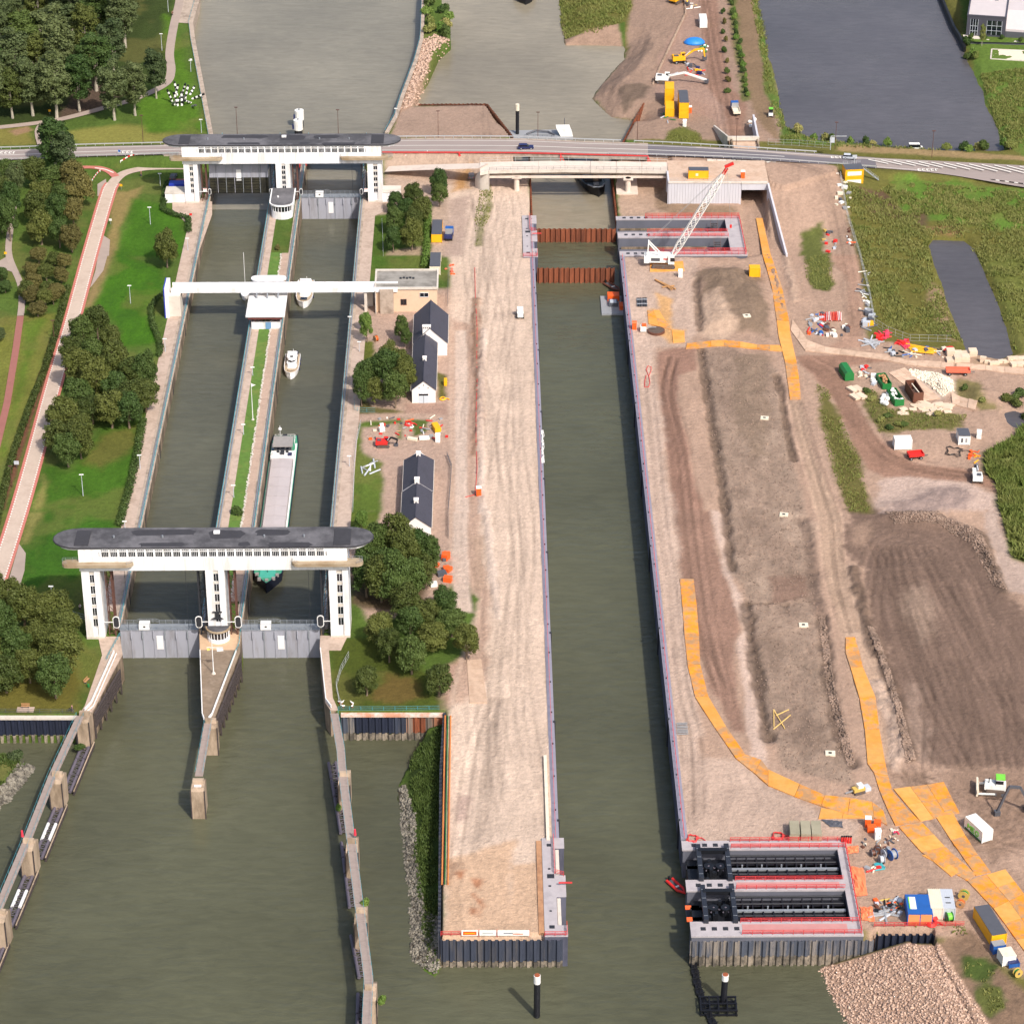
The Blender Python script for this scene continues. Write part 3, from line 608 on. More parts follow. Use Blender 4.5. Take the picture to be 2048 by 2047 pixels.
Z_PL=6.6
plat=[T(0,2,1175,1365,Z_PL),T(0,2,1700,1372,Z_PL),T(0,2,1900,1340,Z_PL),T(0,3,40,1400,5.5),T(0,3,120,1440,4.6),T(0,3,500,1320,4.0),T(0,3,540,1260,4.0),T(0,3,0,1230,6),T(0,2,1150,1180,Z_PL)]
s=bb(plat,26);x,y=GX[s],GY[s];dp=sdist(plat,x,y)
wet=GZ[s]<-3
ramp=np.maximum(GZ[s],np.where(dp<0,Z_PL-np.clip((x-T(0,2,1900,1340,Z_PL).x)*.075,0,4.0),-9))
east_sl=(x>T(0,2,1895,1340,Z_PL).x)
ramp2=np.where(east_sl&(dp>0),np.maximum(GZ[s],5.3-dp*.20-np.clip((x-T(0,2,1900,1340,Z_PL).x)*.05,0,3)),ramp)
GZ[s]=np.where(wet,GZ[s],ramp2)
land=[T(0,1,960,1240,0),T(0,1,1660,1290,Z_PL),T(0,1,1700,1240,Z_PL),T(0,1,960,1165,Z_PL)]
TUNX=(T(0,2,1705,1420).x,T(0,2,1895,1420).x)
tun=[T(0,2,1705,1560),T(0,2,1895,1425),T(0,2,1870,860),T(0,2,1600,860),T(0,2,1640,1060)]
TW=[T(0,2,1708,1560),T(0,2,1905,1430),T(0,2,1931,1500),T(0,3,125,1931),T(0,2,1705,1931)]
TC0=Vector((TUNX[0],T(0,2,1705,1545).y,0));TC1=Vector((TUNX[1],TC0 .y,0))
tn_y1=T(0,2,1750,1100,4).y
level([Vector((TUNX[0],TC0 .y-2,0)),Vector((TUNX[1],TC0 .y-2,0)),Vector((TUNX[1]-2,tn_y1+26,0)),Vector((TUNX[0]-2,tn_y1+26,0))],-.6,.8)
level([Vector((TUNX[0],TC0 .y,0)),Vector((TUNX[1],TC0 .y,0)),T(1,3,-30,-20),T(1,2,1700,20)],-.6,1.0)
level(g0(0,2,[(775,1335),(1165,1335),(1175,1560),(800,1640)]),-.4,1.5,.5)
level(rect(CH_N[0]-.4,CH_N[1]+.4,190,262),-10,.4)
GZ[np.hypot(GX,GY)>900]=0
Y_RU=(T(0,2,800,1931).y,T(0,2,800,1648).y)
PIT_LO=[Vector((LX(33.5,0),-146,0))]
pit_lo=g0(3,2,[(1300,640)])+g0(3,3,[(540,620),(640,1165)])+g0(3,2,[(1340,1165)])
pit_up=g0(0,2,[(790,1690),(1590,1690)])+g0(1,2,[(1450,0)])[:0]+g0(0,2,[(1640,1931),(800,1931)])
level(rect(33.4,67.0,-169.6,-139.8),-10.5,.3);level(rect(33.4,70.8,147.8,175.1),-10.5,.3)
me=bpy.data.meshes.new('ground')
V=np.stack([GX,GY,GZ],-1).reshape(-1,3).astype(np.float32)
idx=np.arange(NR*NCC).reshape(NR,NCC)
Q=np.stack([idx[:-1,:-1],idx[:-1,1:],idx[1:,1:],idx[1:,:-1]],-1).reshape(-1,4).astype(np.int32)
me.vertices.add(len(V));me.vertices.foreach_set('co',V.ravel())
me.loops.add(Q.size);me.loops.foreach_set('vertex_index',Q.ravel())
me.polygons.add(len(Q));me.polygons.foreach_set('loop_start',np.arange(0,Q.size,4,dtype=np.int32));me.polygons.foreach_set('loop_total',np.full(len(Q),4,np.int32))
me.update(calc_edges=True)
ca=me.attributes.new('soil','FLOAT_COLOR','POINT')
ca.data.foreach_set('color',np.concatenate([np.clip(GC,.01,.9).reshape(-1,3),np.ones((NR*NCC,1))],1).astype(np.float32).ravel())
me.polygons.foreach_set('use_smooth',np.ones(len(Q),bool))
gm_=bpy.data.materials.new('ground_soil');gm_.use_nodes=True;N=gm_.node_tree.nodes;L=gm_.node_tree.links;b=N['Principled BSDF']
b.inputs['Roughness'].default_value=.95;b.inputs['Specular IOR Level'].default_value=.15
at_=N.new('ShaderNodeAttribute');at_.attribute_name='soil'
tc=N.new('ShaderNodeTexCoord')
n1=N.new('ShaderNodeTexNoise');n1 .inputs['Scale'].default_value=.7;n1 .inputs['Detail'].default_value=8;n1 .inputs['Roughness'].default_value=.82;L.new(tc.outputs['Object'],n1 .inputs['Vector'])
mr=N.new('ShaderNodeMapRange');mr.inputs[1].default_value=.2;mr.inputs[2].default_value=.8;mr.inputs[3].default_value=.66;mr.inputs[4].default_value=1.34;L.new(n1 .outputs['Fac'],mr.inputs[0])
sc_=N.new('ShaderNodeVectorMath');sc_.operation='SCALE';L.new(at_.outputs['Color'],sc_.inputs[0]);L.new(mr.outputs[0],sc_.inputs['Scale']);L.new(sc_.outputs[0],b.inputs['Base Color'])
n2=N.new('ShaderNodeTexNoise');n2 .inputs['Scale'].default_value=.9;n2 .inputs['Detail'].default_value=7;n2 .inputs['Roughness'].default_value=.7;L.new(tc.outputs['Object'],n2 .inputs['Vector'])
bp=N.new('ShaderNodeBump');bp.inputs['Strength'].default_value=.8;bp.inputs['Distance'].default_value=.6;L.new(n2 .outputs['Fac'],bp.inputs['Height']);L.new(bp.outputs[0],b.inputs['Normal'])
MATS['ground_soil']=gm_
tag(link('ground',me,gm_),kind='structure')
def gz(p):
 """ground height at a place"""
 r=int(np.clip(np.searchsorted(ys,p[1]),1,NR-1));row=GX[r]
 c=int(np.clip(np.searchsorted(row,p[0]),1,NCC-1))
 return float(np.median(GZ[r-1:r+1,c-1:c+1]))
def G(p,dz=0.0):
 return Vector((p[0],p[1],gz(p)+dz))
# ================================================================== WATER
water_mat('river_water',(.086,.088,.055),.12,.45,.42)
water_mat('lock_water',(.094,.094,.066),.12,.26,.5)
water_mat('canal_water',(.215,.197,.152),.15,.22,.45)
water_mat('basin_water',(.25,.22,.165),.16,.16,.45)
water_mat('lake_water',(.092,.086,.094),.14,.2,.7)
YC=T(0,2,165,1722,-2.5).y+.2
def wsheet(name,pts,z,mat):return sheet(name,pts,mat,z)
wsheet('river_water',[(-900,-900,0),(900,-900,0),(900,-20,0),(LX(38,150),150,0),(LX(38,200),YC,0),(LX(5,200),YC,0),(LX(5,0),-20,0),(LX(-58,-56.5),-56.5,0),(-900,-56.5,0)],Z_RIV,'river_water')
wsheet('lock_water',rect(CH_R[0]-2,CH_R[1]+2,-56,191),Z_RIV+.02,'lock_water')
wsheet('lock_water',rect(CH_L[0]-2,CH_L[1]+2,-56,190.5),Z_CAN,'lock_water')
wsheet('canal_water',[(-300,190.7,0),(LX(-44,192),190.7,0),T(0,1,900,1300),T(0,1,1100,870),T(0,1,1260,320),T(0,1,1320,0),T(0,1,1320,-1500),(-300,900,0)],Z_CAN,'canal_water')
wsheet('basin_water',[T(0,1,1020,1000),T(0,1,1100,870),T(0,1,1260,320),T(0,1,1320,0),T(0,1,1320,-1500),T(0,2,700,-1500),T(0,2,1100,300),T(0,2,1000,1100),T(0,2,800,1330),(LX(34.5,200),YC,0),(LX(7,200),YC,0)],Z_CAN+.01,'basin_water')
wsheet('lake_water',[T(0,2,1600,-1200),T(0,2,1600,0),T(0,2,1760,500),T(0,2,1931,1000),T(0,3,2300,1200),T(0,3,2300,-1200)],-1.2,'lake_water')
wsheet('pond_water',g0(0,3,[(1100,1720),(1700,1720)])+g0(1,3,[(2000,800),(1400,800),(1100,0)]),-1.2,'lake_water')
wsheet('pond_water',[p+Vector((0,0,0))for p in g0(1,3,[(1740,1130),(2050,1130),(2050,1320),(1740,1300)])],-.5,'lake_water')
# ================================================================== OLD LOCK: walls, lift-gate buildings, gates
M('white_render',(235,236,240),.7,.03,.4,stain=(198,194,188),stain_amt=.5,stain_scale=.5,stretch=(1,1,.12))
M('concrete',(176,160,146),.85,.14,.9,bump=.2,stain=(126,112,100),stain_amt=.5,stain_scale=.3)
M('concrete_wall',(158,138,118),.85,.14,.9,bump=.2,stain=(94,82,68),stain_amt=.8,stain_scale=.25,stretch=(1,1,.25))
M('concrete_light',(206,198,188),.8,.08,.8,stain=(170,158,146),stain_amt=.4)
M('quay_path',(184,164,150),.9,.14,1.2,bump=.2,stain=(156,136,122),stain_amt=.5)
M('teal_paint',(70,150,165),.5,.1,2)
M('grey_steel',(150,156,164),.45,.1,1,metal=.3)
M('dark_steel',(46,48,54),.5,.15,1)
M('rust_rail',(92,62,54),.6,.2,1)
M('white_paint',(232,232,232),.45,.04,1)
M('roof_felt',(104,103,108),.9,.2,.5,bump=.2,stain=(66,66,71),stain_amt=.7,stain_scale=.09)
M('roof_felt_dark',(56,56,62),.9,.15,.6,bump=.2)
M('glass_dark',(22,28,38),.08,.1,1,spec=.8)
M('gate_steel',(158,160,172),.55,.07,.5,stain=(128,124,126),stain_amt=.45,stain_scale=.3,stretch=(1,1,.2))
M('gate_wet',(140,128,112),.6,.25,1.0,stain=(80,74,60),stain_amt=.8,stretch=(1,1,.3))
M('gate_moss',(52,50,36),.8,.3,1.2,stain=(24,24,20),stain_amt=.7)
M('balcony_stone',(168,152,130),.85,.15,1,stain=(130,108,80),stain_amt=.6)
M('timber_dark',(66,58,58),.8,.25,1.5,stretch=(1,.2,1))
M('island_pave',(128,112,96),.9,.2,1.2,bump=.3,stain=(150,134,118),stain_amt=.5)
M('plank_walk',(176,152,136),.85,.14,1.4,objvar=.07)
M('lawn',(84,116,44),.95,.22,.9,bump=.3,stain=(120,124,62),stain_amt=.4,stain_scale=.15)
M('red_paint',(200,40,34),.45,.08,1)
def railing(mb,line,h=1.0,step=2.0,r=.05,rails=(1.0,.55)):
 for p in resample(line,step):mb.bar(p,(p[0],p[1],p[2]+h),r*1.3)
 for q in rails:
  for a,b in zip(line[:-1],line[1:]):mb.bar((a[0],a[1],a[2]+h*q),(b[0],b[1],b[2]+h*q),r*1.2)
 return mb
def lw(x0,Y,z=0.0):return Vector((LX(x0,Y),Y,z))
def lock_wall(label,xa,xb,face,ya,yb,zb=-9.0):
 """straight chamber wall; face = +1 water on the +x side, -1 on the -x side"""
 t=thing('lock_wall',label,'lock wall',lw((xa+xb)/2,(ya+yb)/2),AX,'concrete walls of the old lock chambers');w=(xb-xa)/2;h=(yb-ya)/2
 n=max(2,int((yb-ya)/11.9));st=(yb-ya)/n
 me1=MB().box(-w,w,-st/2+.03,st/2-.03,zb,-.3).mesh('wall_block')
 me2=MB().box(-w-.05,w+.06,-st/2+.02,st/2-.02,-.3,.12).mesh('coping_stone')
 me3=MB().box(-.14,.14,-.3,.3,-7.5,-.3).mesh('ladder_recess')
 for k in range(n):
  y=-h+st*(k+.5)
  link('wall_block',me1,'concrete_wall',t,(0,y,0));link('coping_stone',me2,'concrete',t,(0,y,0))
  if k%3==1:link('ladder',me3,'dark_steel',t,(face*w,y,0))
 mb=MB();xr=face*(w-.25);railing(mb,[(xr,-h,.12),(xr,h,.12)],1.05,2.5,.06,(1.0,.5));mb.build('railing','teal_paint',t)
 mb=MB();mb.tube([(face*(w-.75),-h,.35),(face*(w-.75),h,.35)],.22,6);mb.build('cable_duct','grey_steel',t)
 return t
lock_wall('long concrete west wall of the empty lock chamber beside the lawn',CH_L[0]-1.7,CH_L[0],1,-57.5,240)
lock_wall('concrete island wall facing the empty lock chamber',CH_L[1],CH_L[1]+1.2,-1,-57.5,240)
lock_wall('concrete island wall facing the chamber with the cargo barge',CH_R[0]-1.4,CH_R[0],1,-57.5,240)
lock_wall('concrete east wall of the chamber with the cargo barge, beside the dark-roofed houses',CH_R[1],CH_R[1]+1.6,-1,-57.5,240)
sheet('island_path',rect(CH_L[1]+1.2,CH_L[1]+3.0,-56,238),'quay_path',.02)
sheet('island_lawn',rect(CH_L[1]+3.0,CH_R[0]-3.5,-50,150),'lawn',.015)
sheet('quay_path',rect(CH_L[0]-5.0,CH_L[0]-1.75,-50,190),'quay_path',.02)
sheet('quay_path',rect(CH_R[1]+1.6,CH_R[1]+5.0,-50,190),'quay_path',.02)
sheet('quay_path',g0(0,0,[(1300,1520),(1440,1520),(1600,1520),(1600,1620),(1490,1931),(1430,1931),(1420,1700),(1300,1580)]),'quay_path',.045)
sheet('quay_path',g0(0,1,[(800,1500),(960,1530),(960,1600),(870,1640),(770,1640)]),'quay_path',.045)
bt=thing('boardwalk','pale slab walkway along the island edge beside the moored barge','walkway',lw(CH_R[0]-2.4,60,.03),AX)
me_=MB().box(-.95,.95,-.62,.62,0,.12).mesh('slab')
for k in range(150):link('slab',me_,'plank_walk',bt,(0,-105+k*1.3,0))
mb=MB()
for k in range(420):
 y=-44+k*.46;x=LX(CH_R[0]-3.45+random.uniform(-.2,.2),y);s_=random.uniform(.12,.3)
 mb.box(x-s_,x+s_,y-s_*.7,y+s_*.7,0,random.uniform(.1,.3))
tag(mb.build('edging_stones','concrete_light'),'row of pale rubble stones edging the island lawn','stones',kind='stuff')
LEGS=((-97.4,-93.2),(-69.4,-65.1),(-41.5,-37.1))
def window_meshes(w,h,n,hb=.0):
 g=MB().box(-w/2,w/2,-.02,.06,0,h).mesh('window')
 f=MB()
 for k in range(n+1):f.box(-w/2+k*w/n-.035,-w/2+k*w/n+.035,-.10,.0,0,h)
 f.box(-w/2-.05,w/2+.05,-.12,.0,-.1,0);f.box(-w/2-.05,w/2+.05,-.12,.0,h,h+.08)
 return g,f.mesh('frame')
def stadium(xa,xb,ya,yb,n=9,sq=.75):
 cy=(ya+yb)/2;r=(yb-ya)/2;pts=[]
 for k in range(n+1):
  a=-math.pi/2+math.pi*k/n;pts.append((xb-r/sq+math.cos(a)*r/sq,cy+math.sin(a)*r))
 for k in range(n+1):
  a=math.pi/2+math.pi*k/n;pts.append((xa+r/sq+math.cos(a)*r/sq,cy+math.sin(a)*r))
 return pts
def gate_building(label,Yf,zs,zwin,nleg,cabin,lower):
 t=thing('lift_gate_building',label,'building',(LX(0,Yf),Yf,0),AX)
 dp=8.0;zt=zs+5.75
 XA,XB=-97.7,-37.2;z1,z2=zs+3.5,zs+4.85
 MB().box(XA,XB,0,dp,zs,z1).build('gallery_beam','white_render',t)
 mb=MB().box(XA,XB,.05,dp,z2,zt);mb.box(XA,XA+4.6,0,dp,z1,z2);mb.box(XB-4.6,XB,0,dp,z1,z2);mb.box(XA+4.6,XB-4.6,1.2,dp,z1,z2)
 g,f=window_meshes(1.6,1.32,4);st=2.02;n0=int((XB-XA-8.4)/st);xs0=(XA+XB)/2-(n0-1)*st/2
 gt_,ft_=window_meshes(1.6,.34,4)
 for k in range(n0+1):mb.box(xs0+(k-.5)*st-.235,xs0+(k-.5)*st+.235,.04,1.2,z1,z2)
 mb.build('upper_wall','white_render',t)
 for k in range(n0):
  wd=link('window',g,'glass_dark',t,(xs0+k*st,.22,z1+.02));link('frame',f,'white_render',wd,(0,0,0))
  wd=link('clerestory',gt_,'glass_dark',t,(xs0+k*st,.04,z2+.35));link('frame',ft_,'white_render',wd)
 r=MB().prism(stadium(-103.6,-31.4,-.12,dp+.6),zt,zt+.45).build('roof','roof_felt',t)
 MB().prism(stadium(-103.8,-31.2,-.2,dp+.75),zt+.1,zt+.38).build('roof_edge','roof_felt_dark',r)
 for xa,xb,ya,yb in((-98.6,-95.4,.6,7.2),(-40.2,-36.4,.4,7.4)):MB().box(xa,xb,ya,yb,zt+.45,zt+.62).build('roof_panel','roof_felt_dark',r)
 for k,(xa,xb,ya,yb)in enumerate(((-86,-72,5.2,7.6),(-84,-74,.0,1.8),(-58,-50,4.8,7.5),(-55,-45,-.2,1.6),(-62,-59,.2,2.0),(-68.5,-60.5,3.5,7.4))):
  pts=[(random.uniform(-.5,.5)+x_,random.uniform(-.3,.3)+y_)for x_,y_ in stadium(xa,xb,ya,yb,5,1.2)]
  MB().prism(pts,zt+.4,zt+.456+.004*k).build('felt_patch','roof_felt_dark',r)
 MB().box(-67.6,-66.2,5.6,6.6,zt+.45,zt+.9).build('roof_hatch','white_render',r)
 for xv in(-90,-79,-56,-47):MB().cyl(xv,4.2,zt+.45,zt+1.0,.22,8).build('roof_vent','grey_steel',r)
 for xa,xb in((-102.6,-97.75),(-37.15,-32.4)):MB().prism(stadium(xa-3 if xa>-50 else xa,xb if xa>-50 else xb+3,.4,dp-.6,8,.9),zt-.55,zt-.02).build('eave_soffit','white_render',t)
 for xa,xb in((-101.5,-85.4),(-49.7,-33.6)):
  b=MB().prism(stadium(xa,xb,-1.5,1.2,6,1.0),zs+1.6,zs+2.35).build('balcony','balcony_stone',t)
  mb=MB();o=stadium(xa+.1,xb-.1,-1.4,1.1,6,1.0);railing(mb,[(p[0],p[1],zs+2.35)for p in o if p[1]<.6],.9,1.6,.04,(1,.5));mb.build('railing','grey_steel',b)
 for li,(xa,xb)in enumerate(LEGS):
  zb=-.3
  mb=MB().box(xa,xa+1.75,0,dp,zb,zs);mb.box(xb-1.35,xb,0,dp,zb,zs);mb.box(xa+1.75,xb-1.35,.35,dp,zb,zs)
  leg=mb.build('leg','white_render',t)
  sw=xb-xa-3.1
  g,f=window_meshes(sw-.1,(zs-4.6)/nleg*.74,2)
  zz0=4.3 if li==1 else 3.2
  for k in range(nleg):
   z=zz0+(zs-zz0-.3)/nleg*k
   wd=link('window',g,'glass_dark',leg,((xa+1.75+xb-1.35)/2,.30,z));link('frame',f,'white_render',leg,((xa+1.75+xb-1.35)/2,.30,z))
   MB().box(xa+1.8,xb-1.4,.22,.36,z+(zs-4.6)/nleg*.74+.1,z+(zs-zz0-.3)/nleg-.12).build('spandrel','concrete_light',leg)
  MB().box(xa-.02,xb+.02,-.04,dp,-.3,.5).build('plinth','concrete_light',leg)
 for(ca,cb)in(CH_L,CH_R):
  for sd_,x in((1,ca),(-1,cb)):
   mb=MB();xo=x-sd_*.7
   for yy in(1.4,3.6):
    mb.bar((xo,yy,0),(xo,yy,zs),.35);mb.bar((xo-sd_*1.4,yy,0),(xo-sd_*1.4,yy,zs),.22)
   for k in range(int(zs/2)):
    z=k*2.0+.6;mb.bar((xo,1.4,z),(xo-sd_*1.4,1.4,z+1.8),.1);mb.bar((xo,1.4,z),(xo-sd_*1.4,1.4,z),.1);mb.bar((xo,1.4,z),(xo,3.6,z),.1)
   mb.build('gate_guide','rust_rail' if sd_>0 else 'dark_steel',t)
   MB().bar((x+sd_*2.2,2.4,.8),(x+sd_*2.2,2.4,zs),.07).build('hoist_rope','dark_steel',t)
 if cabin:cabin(t)
 return t
def cabin_lower(t):
 c=MB();P=lambda r,n=10:[(-67.2+r*math.cos(a),-.2-r*1.0*math.sin(a))for a in[math.pi*k/n for k in range(n+1)]]
 o=P(2.6);b=MB().prism(o,0,1.0).build('control_cabin','white_render',t)
 MB().prism(P(2.35),1.0,3.0).build('window_band','glass_dark',b)
 f=MB()
 for k in range(0,11):a=math.pi*k/10;f.bar((-67.2+2.45*math.cos(a),-.2-2.45*math.sin(a),1.0),(-67.2+2.5*math.cos(a),-.2-2.5*math.sin(a),3.0),.14)
 f.build('mullions','white_render',b)
 MB().prism(P(2.9),3.0,3.35).build('cabin_roof','balcony_stone',b);MB().prism(P(2.55),3.35,3.42).build('roof_felt','roof_felt',b)
 s=MB().box(-68.3,-66.1,-.35,-.12,7.0,7.25);s.prism([(-68.6,-.6),(-65.8,-.6),(-66.4,-.05),(-68,-.05)],5.4,5.6);s.box(-67.7,-66.8,-.3,-.05,5.6,7.0);s.build('mast_light','dark_steel',t)
def cabin_upper(t):
 P=lambda r,n=10,e=0:[(-67.2+r*math.cos(a),-10.4-r*.8*math.sin(a))for a in[math.pi*k/n for k in range(n+1)]]+[(-67.2-r,0),(-67.2+r,0)]
 b=MB().prism(P(3.2),0,2.4).build('control_cabin','white_render',t)
 MB().prism(P(3.0),2.4,4.3).build('window_band','glass_dark',b)
 f=MB()
 for k in range(0,11):a=math.pi*k/10;f.bar((-67.2+3.1*math.cos(a),-10.4-2.5*math.sin(a),2.4),(-67.2+3.15*math.cos(a),-10.4-2.5*math.sin(a),4.3),.16)
 f.build('mullions','white_render',b)
 MB().prism(P(3.75),4.3,4.75).build('cabin_roof','white_render',b);MB().prism(P(3.35),4.75,4.83).build('roof_felt','roof_felt',b)
 MB().cyl(-68.5,-7,4.8,5.2,.3,8).build('roof_vent','white_paint',b)
 for xa,xb in((-103.6,-97.4),(-37.1,-31.6)):
  a=MB().box(xa,xb,.4,5.5,-.3,2.9).build('annex','white_render',t);MB().box(xa-.1,xb+.1 if xb<-50 else xb+.1,.3,5.6,2.9,3.1).build('annex_roof','concrete_light',a)
 MB().box(-103.0,-97.5,6.5,9.5,-.3,3.4).build('annex',M('blue_paint',(40,60,170),.5,.06),t,label='blue panelled annex behind the leg')
gate_building('white lift-gate building with tall legs on the river side of the old lock',-60.7,18.1,22.0,5,cabin_lower,True)
gate_building('white lift-gate building with shorter legs beside the road bridge',187.3,12.8,17.0,5,cabin_upper,False)
def lift_gate(label,xa,xb,Y,ztop,hgt=9.4,wet=1.4,moss=False):
 t=thing('lift_gate',label,'lock gate',(LX((xa+xb)/2,Y),Y,ztop-hgt),AX);w=(xb-xa)/2-.05
 n=7;st=2*w/n;d=1.1
 m1=MB().box(-st/2+.06,st/2-.06,-.12,d,wet if not moss else 5.2,hgt).mesh('panel');m2=MB().box(-st/2+.04,st/2-.04,-.16,d,0,(wet if not moss else 5.2)).mesh('wet_panel')
 for k in range(n):
  x=-w+st*(k+.5);link('panel',m1,'gate_steel',t,(x,0,0));link('wet_panel',m2,'gate_wet' if not moss else 'gate_moss',t,(x,0,0))
  if k:
   mb=MB().bar((-w+st*k,-.2,.2),(-w+st*k,-.2,hgt-.1),.16);mb.bar((-w+st*k,-.45,hgt-2.2),(-w+st*k,-.3,hgt-.2),.3);mb.build('rib','gate_steel' if k%2 else 'grey_steel',t)
   if moss:
    for z in(.4,1.3,2.2,3.1,4.0,4.8):MB().bar((-w+st*(k-1)+.1,-.3,z),(-w+st*k-.1,-.3,z),.16).build('crossbar','gate_moss',t)
 MB().box(-.75,.75,-.22,-.12,hgt-5.2,hgt-1.6).build('white_plate','white_paint',t)
 MB().box(-w,w,-.3,d+1.2,hgt,hgt+.14).build('walkway','grey_steel',t)
 mb=MB()
 for yy in(-.2,d+1.1):railing(mb,[(-w,yy,hgt+.14),(-5.5,yy,hgt+.14),(-4.6,yy,hgt+.5),(-1,yy,hgt+.5),(0,yy,hgt+.14),(w,yy,hgt+.14)],1.1,1.5,.05,(1,.66,.33))
 mb.build('railing','grey_steel',t)
 b=MB().box(-4.6,-2.2,-.35,1.6,hgt+.14,hgt+1.5).build('machine_box','white_paint',t)
 MB().box(-3.6,-3.1,-.37,-.34,hgt+.8,hgt+1.2).build('vent','dark_steel',b)
lift_gate('closed grey lift gate of the empty chamber under the tall-legged building',CH_L[0],CH_L[1],-58.8,.6)
lift_gate('closed grey lift gate in front of the cargo barge under the tall-legged building',CH_R[0],CH_R[1],-58.8,.6)
lift_gate('closed grey lift gate beside the round white control cabin near the road bridge',CH_R[0],CH_R[1],190.2,.2)
lift_gate('raised lift gate with dark mossy foot hanging near the road bridge',CH_L[0],CH_L[1],190.2,11.0,moss=True)
def signal(p,sd_,label,s=1.0):
 t=thing('signal_board',label,'signal',p,AX,'oval signal boards at the lift gates')
 o=[(.62*math.cos(a)*s,(.62*math.sin(a)+(.75 if math.sin(a)>0 else-.75))*s)for a in[2*math.pi*k/16 for k in range(16)]]
 MB().prismy([(x*1.28,z*1.16)for x,z in o],0,.12).build('rim','white_paint',t)
 MB().prismy(o,-.06,.0).build('board','dark_steel',t)
 MB().bar((sd_*.7,.1,0),(sd_*3.2,.1,0),.15).build('arm','white_paint',t)
for(r,c,x,y,sd_,l)in((2,0,877,830,-1,'black oval signal board on the west leg of the tall building'),(2,0,1500,828,1,'black oval signal board west of the centre leg of the tall building'),(2,0,1797,828,-1,'black oval signal board east of the centre leg of the tall building'),(2,1,487,822,1,'black oval signal board on the east leg of the tall building')):
 p=T(r,c,x,y,0);Y=-61.2;z=ZY(512*r+y/TS,Y);signal(T(r,c,x,y,z),sd_,l)
for(c,x,sd_,l)in((0,1582,-1,'small signal board on the west leg of the shorter building'),(1,112,1,'small signal board west of the white cabin'),(1,340,-1,'small signal board east of the white cabin'),(1,795,1,'small signal board on the east leg of the shorter building')):
 signal(T(0,c,x,1446,ZY(1446/TS,186.8)),sd_,l,.62)
for(c,x)in((0,1546),(1,830)):
 p=T(0,c,x,1433,ZY(1433/TS,186.9));t=thing('notice_board',('white notice board on the west leg of the shorter gate building' if c==0 else 'white notice board on the east leg of the shorter gate building'),'sign',p,AX,'white boards on the shorter gate building')
 MB().box(-.55,.55,-.08,.1,-.5,.5).build('panel','white_paint',t);MB().box(-.4,.4,-.1,-.08,.25,.42).build('stripe','red_paint',t)
def quay_block(label,pts,name='quay_wall',zb=-9,top='island_pave',rails=None):
 c=sum(pts,Vector())/len(pts);t=thing(name,label,'quay wall',(c.x,c.y,0))
 q=[(p.x-c.x,p.y-c.y)for p in pts]
 MB().prism(q,zb,-.25).build('wall','concrete_wall',t);MB().prism(q,-.25,.06).build('deck',top,t)
 return t,c
def fender(t,c,a,b,zs=(-.6,-1.6,-2.6,-3.8)):
 a=a-c;b=b-c
 for i,z in enumerate(zs):
  n=max(1,int((b-a).length/6))
  for k in range(n):
   p=a.lerp(b,k/n+.01);q=a.lerp(b,(k+1)/n-.01);MB().bar((p.x,p.y,z),(q.x,q.y,z),.5,.5).build('fender_beam','timber_dark',t)
 n=int((b-a).length/3)
 for k in range(n+1):
  p=a.lerp(b,k/n);MB().bar((p.x,p.y,-6.8),(p.x,p.y,-.2),.35).build('fender_post','timber_dark',t)
def white_rail(t,c,pts,z=.06):
 mb=MB()
 for dz in(.35,.8):
  for a,b in zip(pts[:-1],pts[1:]):mb.bar(a-c+Vector((0,0,z+dz)),b-c+Vector((0,0,z+dz)),.2)
 for p in resample(pts,2.2):mb.bar(p-c+Vector((0,0,z)),p-c+Vector((0,0,z+.8)),.12)
 mb.build('guard_rail','white_paint',t)
WL=[T(2,0,900,940),T(2,0,868,1065),T(2,0,690,1440),T(2,0,640,1500)]
t,c=quay_block('flared concrete approach wall below the west leg with white guard rail',[T(2,0,740,938),T(2,0,905,938),T(2,0,925,1070),T(2,0,865,1180),T(2,0,700,1500),T(2,0,680,1530),T(2,0,595,1530),T(2,0,640,1460),T(2,0,770,1080)],top='quay_path')
fender(t,c,T(2,0,893,1180)+Vector((.3,0,0)),T(2,0,700,1510)+Vector((.3,0,0)));white_rail(t,c,[T(2,0,862,1065),T(2,0,690,1450),T(2,0,640,1505)]);white_rail(t,c,[T(2,0,880,1075),T(2,0,705,1470),T(2,0,660,1510)],-.4)
mb=MB();railing(mb,[T(2,0,905,935)-c,T(2,0,845,1040)-c,T(2,0,800,1130)-c],1.0,1.6,.05);mb.build('railing','teal_paint',t)
IP=[T(2,0,1500,880),T(2,0,1505,1000),T(2,0,1513,1100),T(2,0,1530,1560),T(2,0,1550,1590),T(2,0,1590,1585),T(2,0,1620,1545),T(2,0,1812,1050),T(2,0,1822,880)]
t,c=quay_block('pointed concrete island tip between the two lock mouths',IP)
fender(t,c,T(2,0,1805,1090)+Vector((.3,0,0)),T(2,0,1625,1545)+Vector((.3,0,0)))
white_rail(t,c,[T(2,0,1782,1060),T(2,0,1600,1540),T(2,0,1575,1570)]);white_rail(t,c,[T(2,0,1510,1060),T(2,0,1527,1540),T(2,0,1540,1575)])
mb=MB();railing(mb,[T(2,0,1815,900)-c,T(2,0,1805,1000)-c,T(2,0,1700,1270)-c],1.0,1.6,.05);mb.build('railing','teal_paint',t)
MB().prism([((p-c).x,(p-c).y)for p in[T(2,0,1504,900),T(2,0,1508,1040),T(2,0,1770,1040),T(2,0,1810,990),T(2,0,1815,900)]],.06,.10).build('apron',M('tan_concrete',(196,166,136),.85,.1,.8),t)
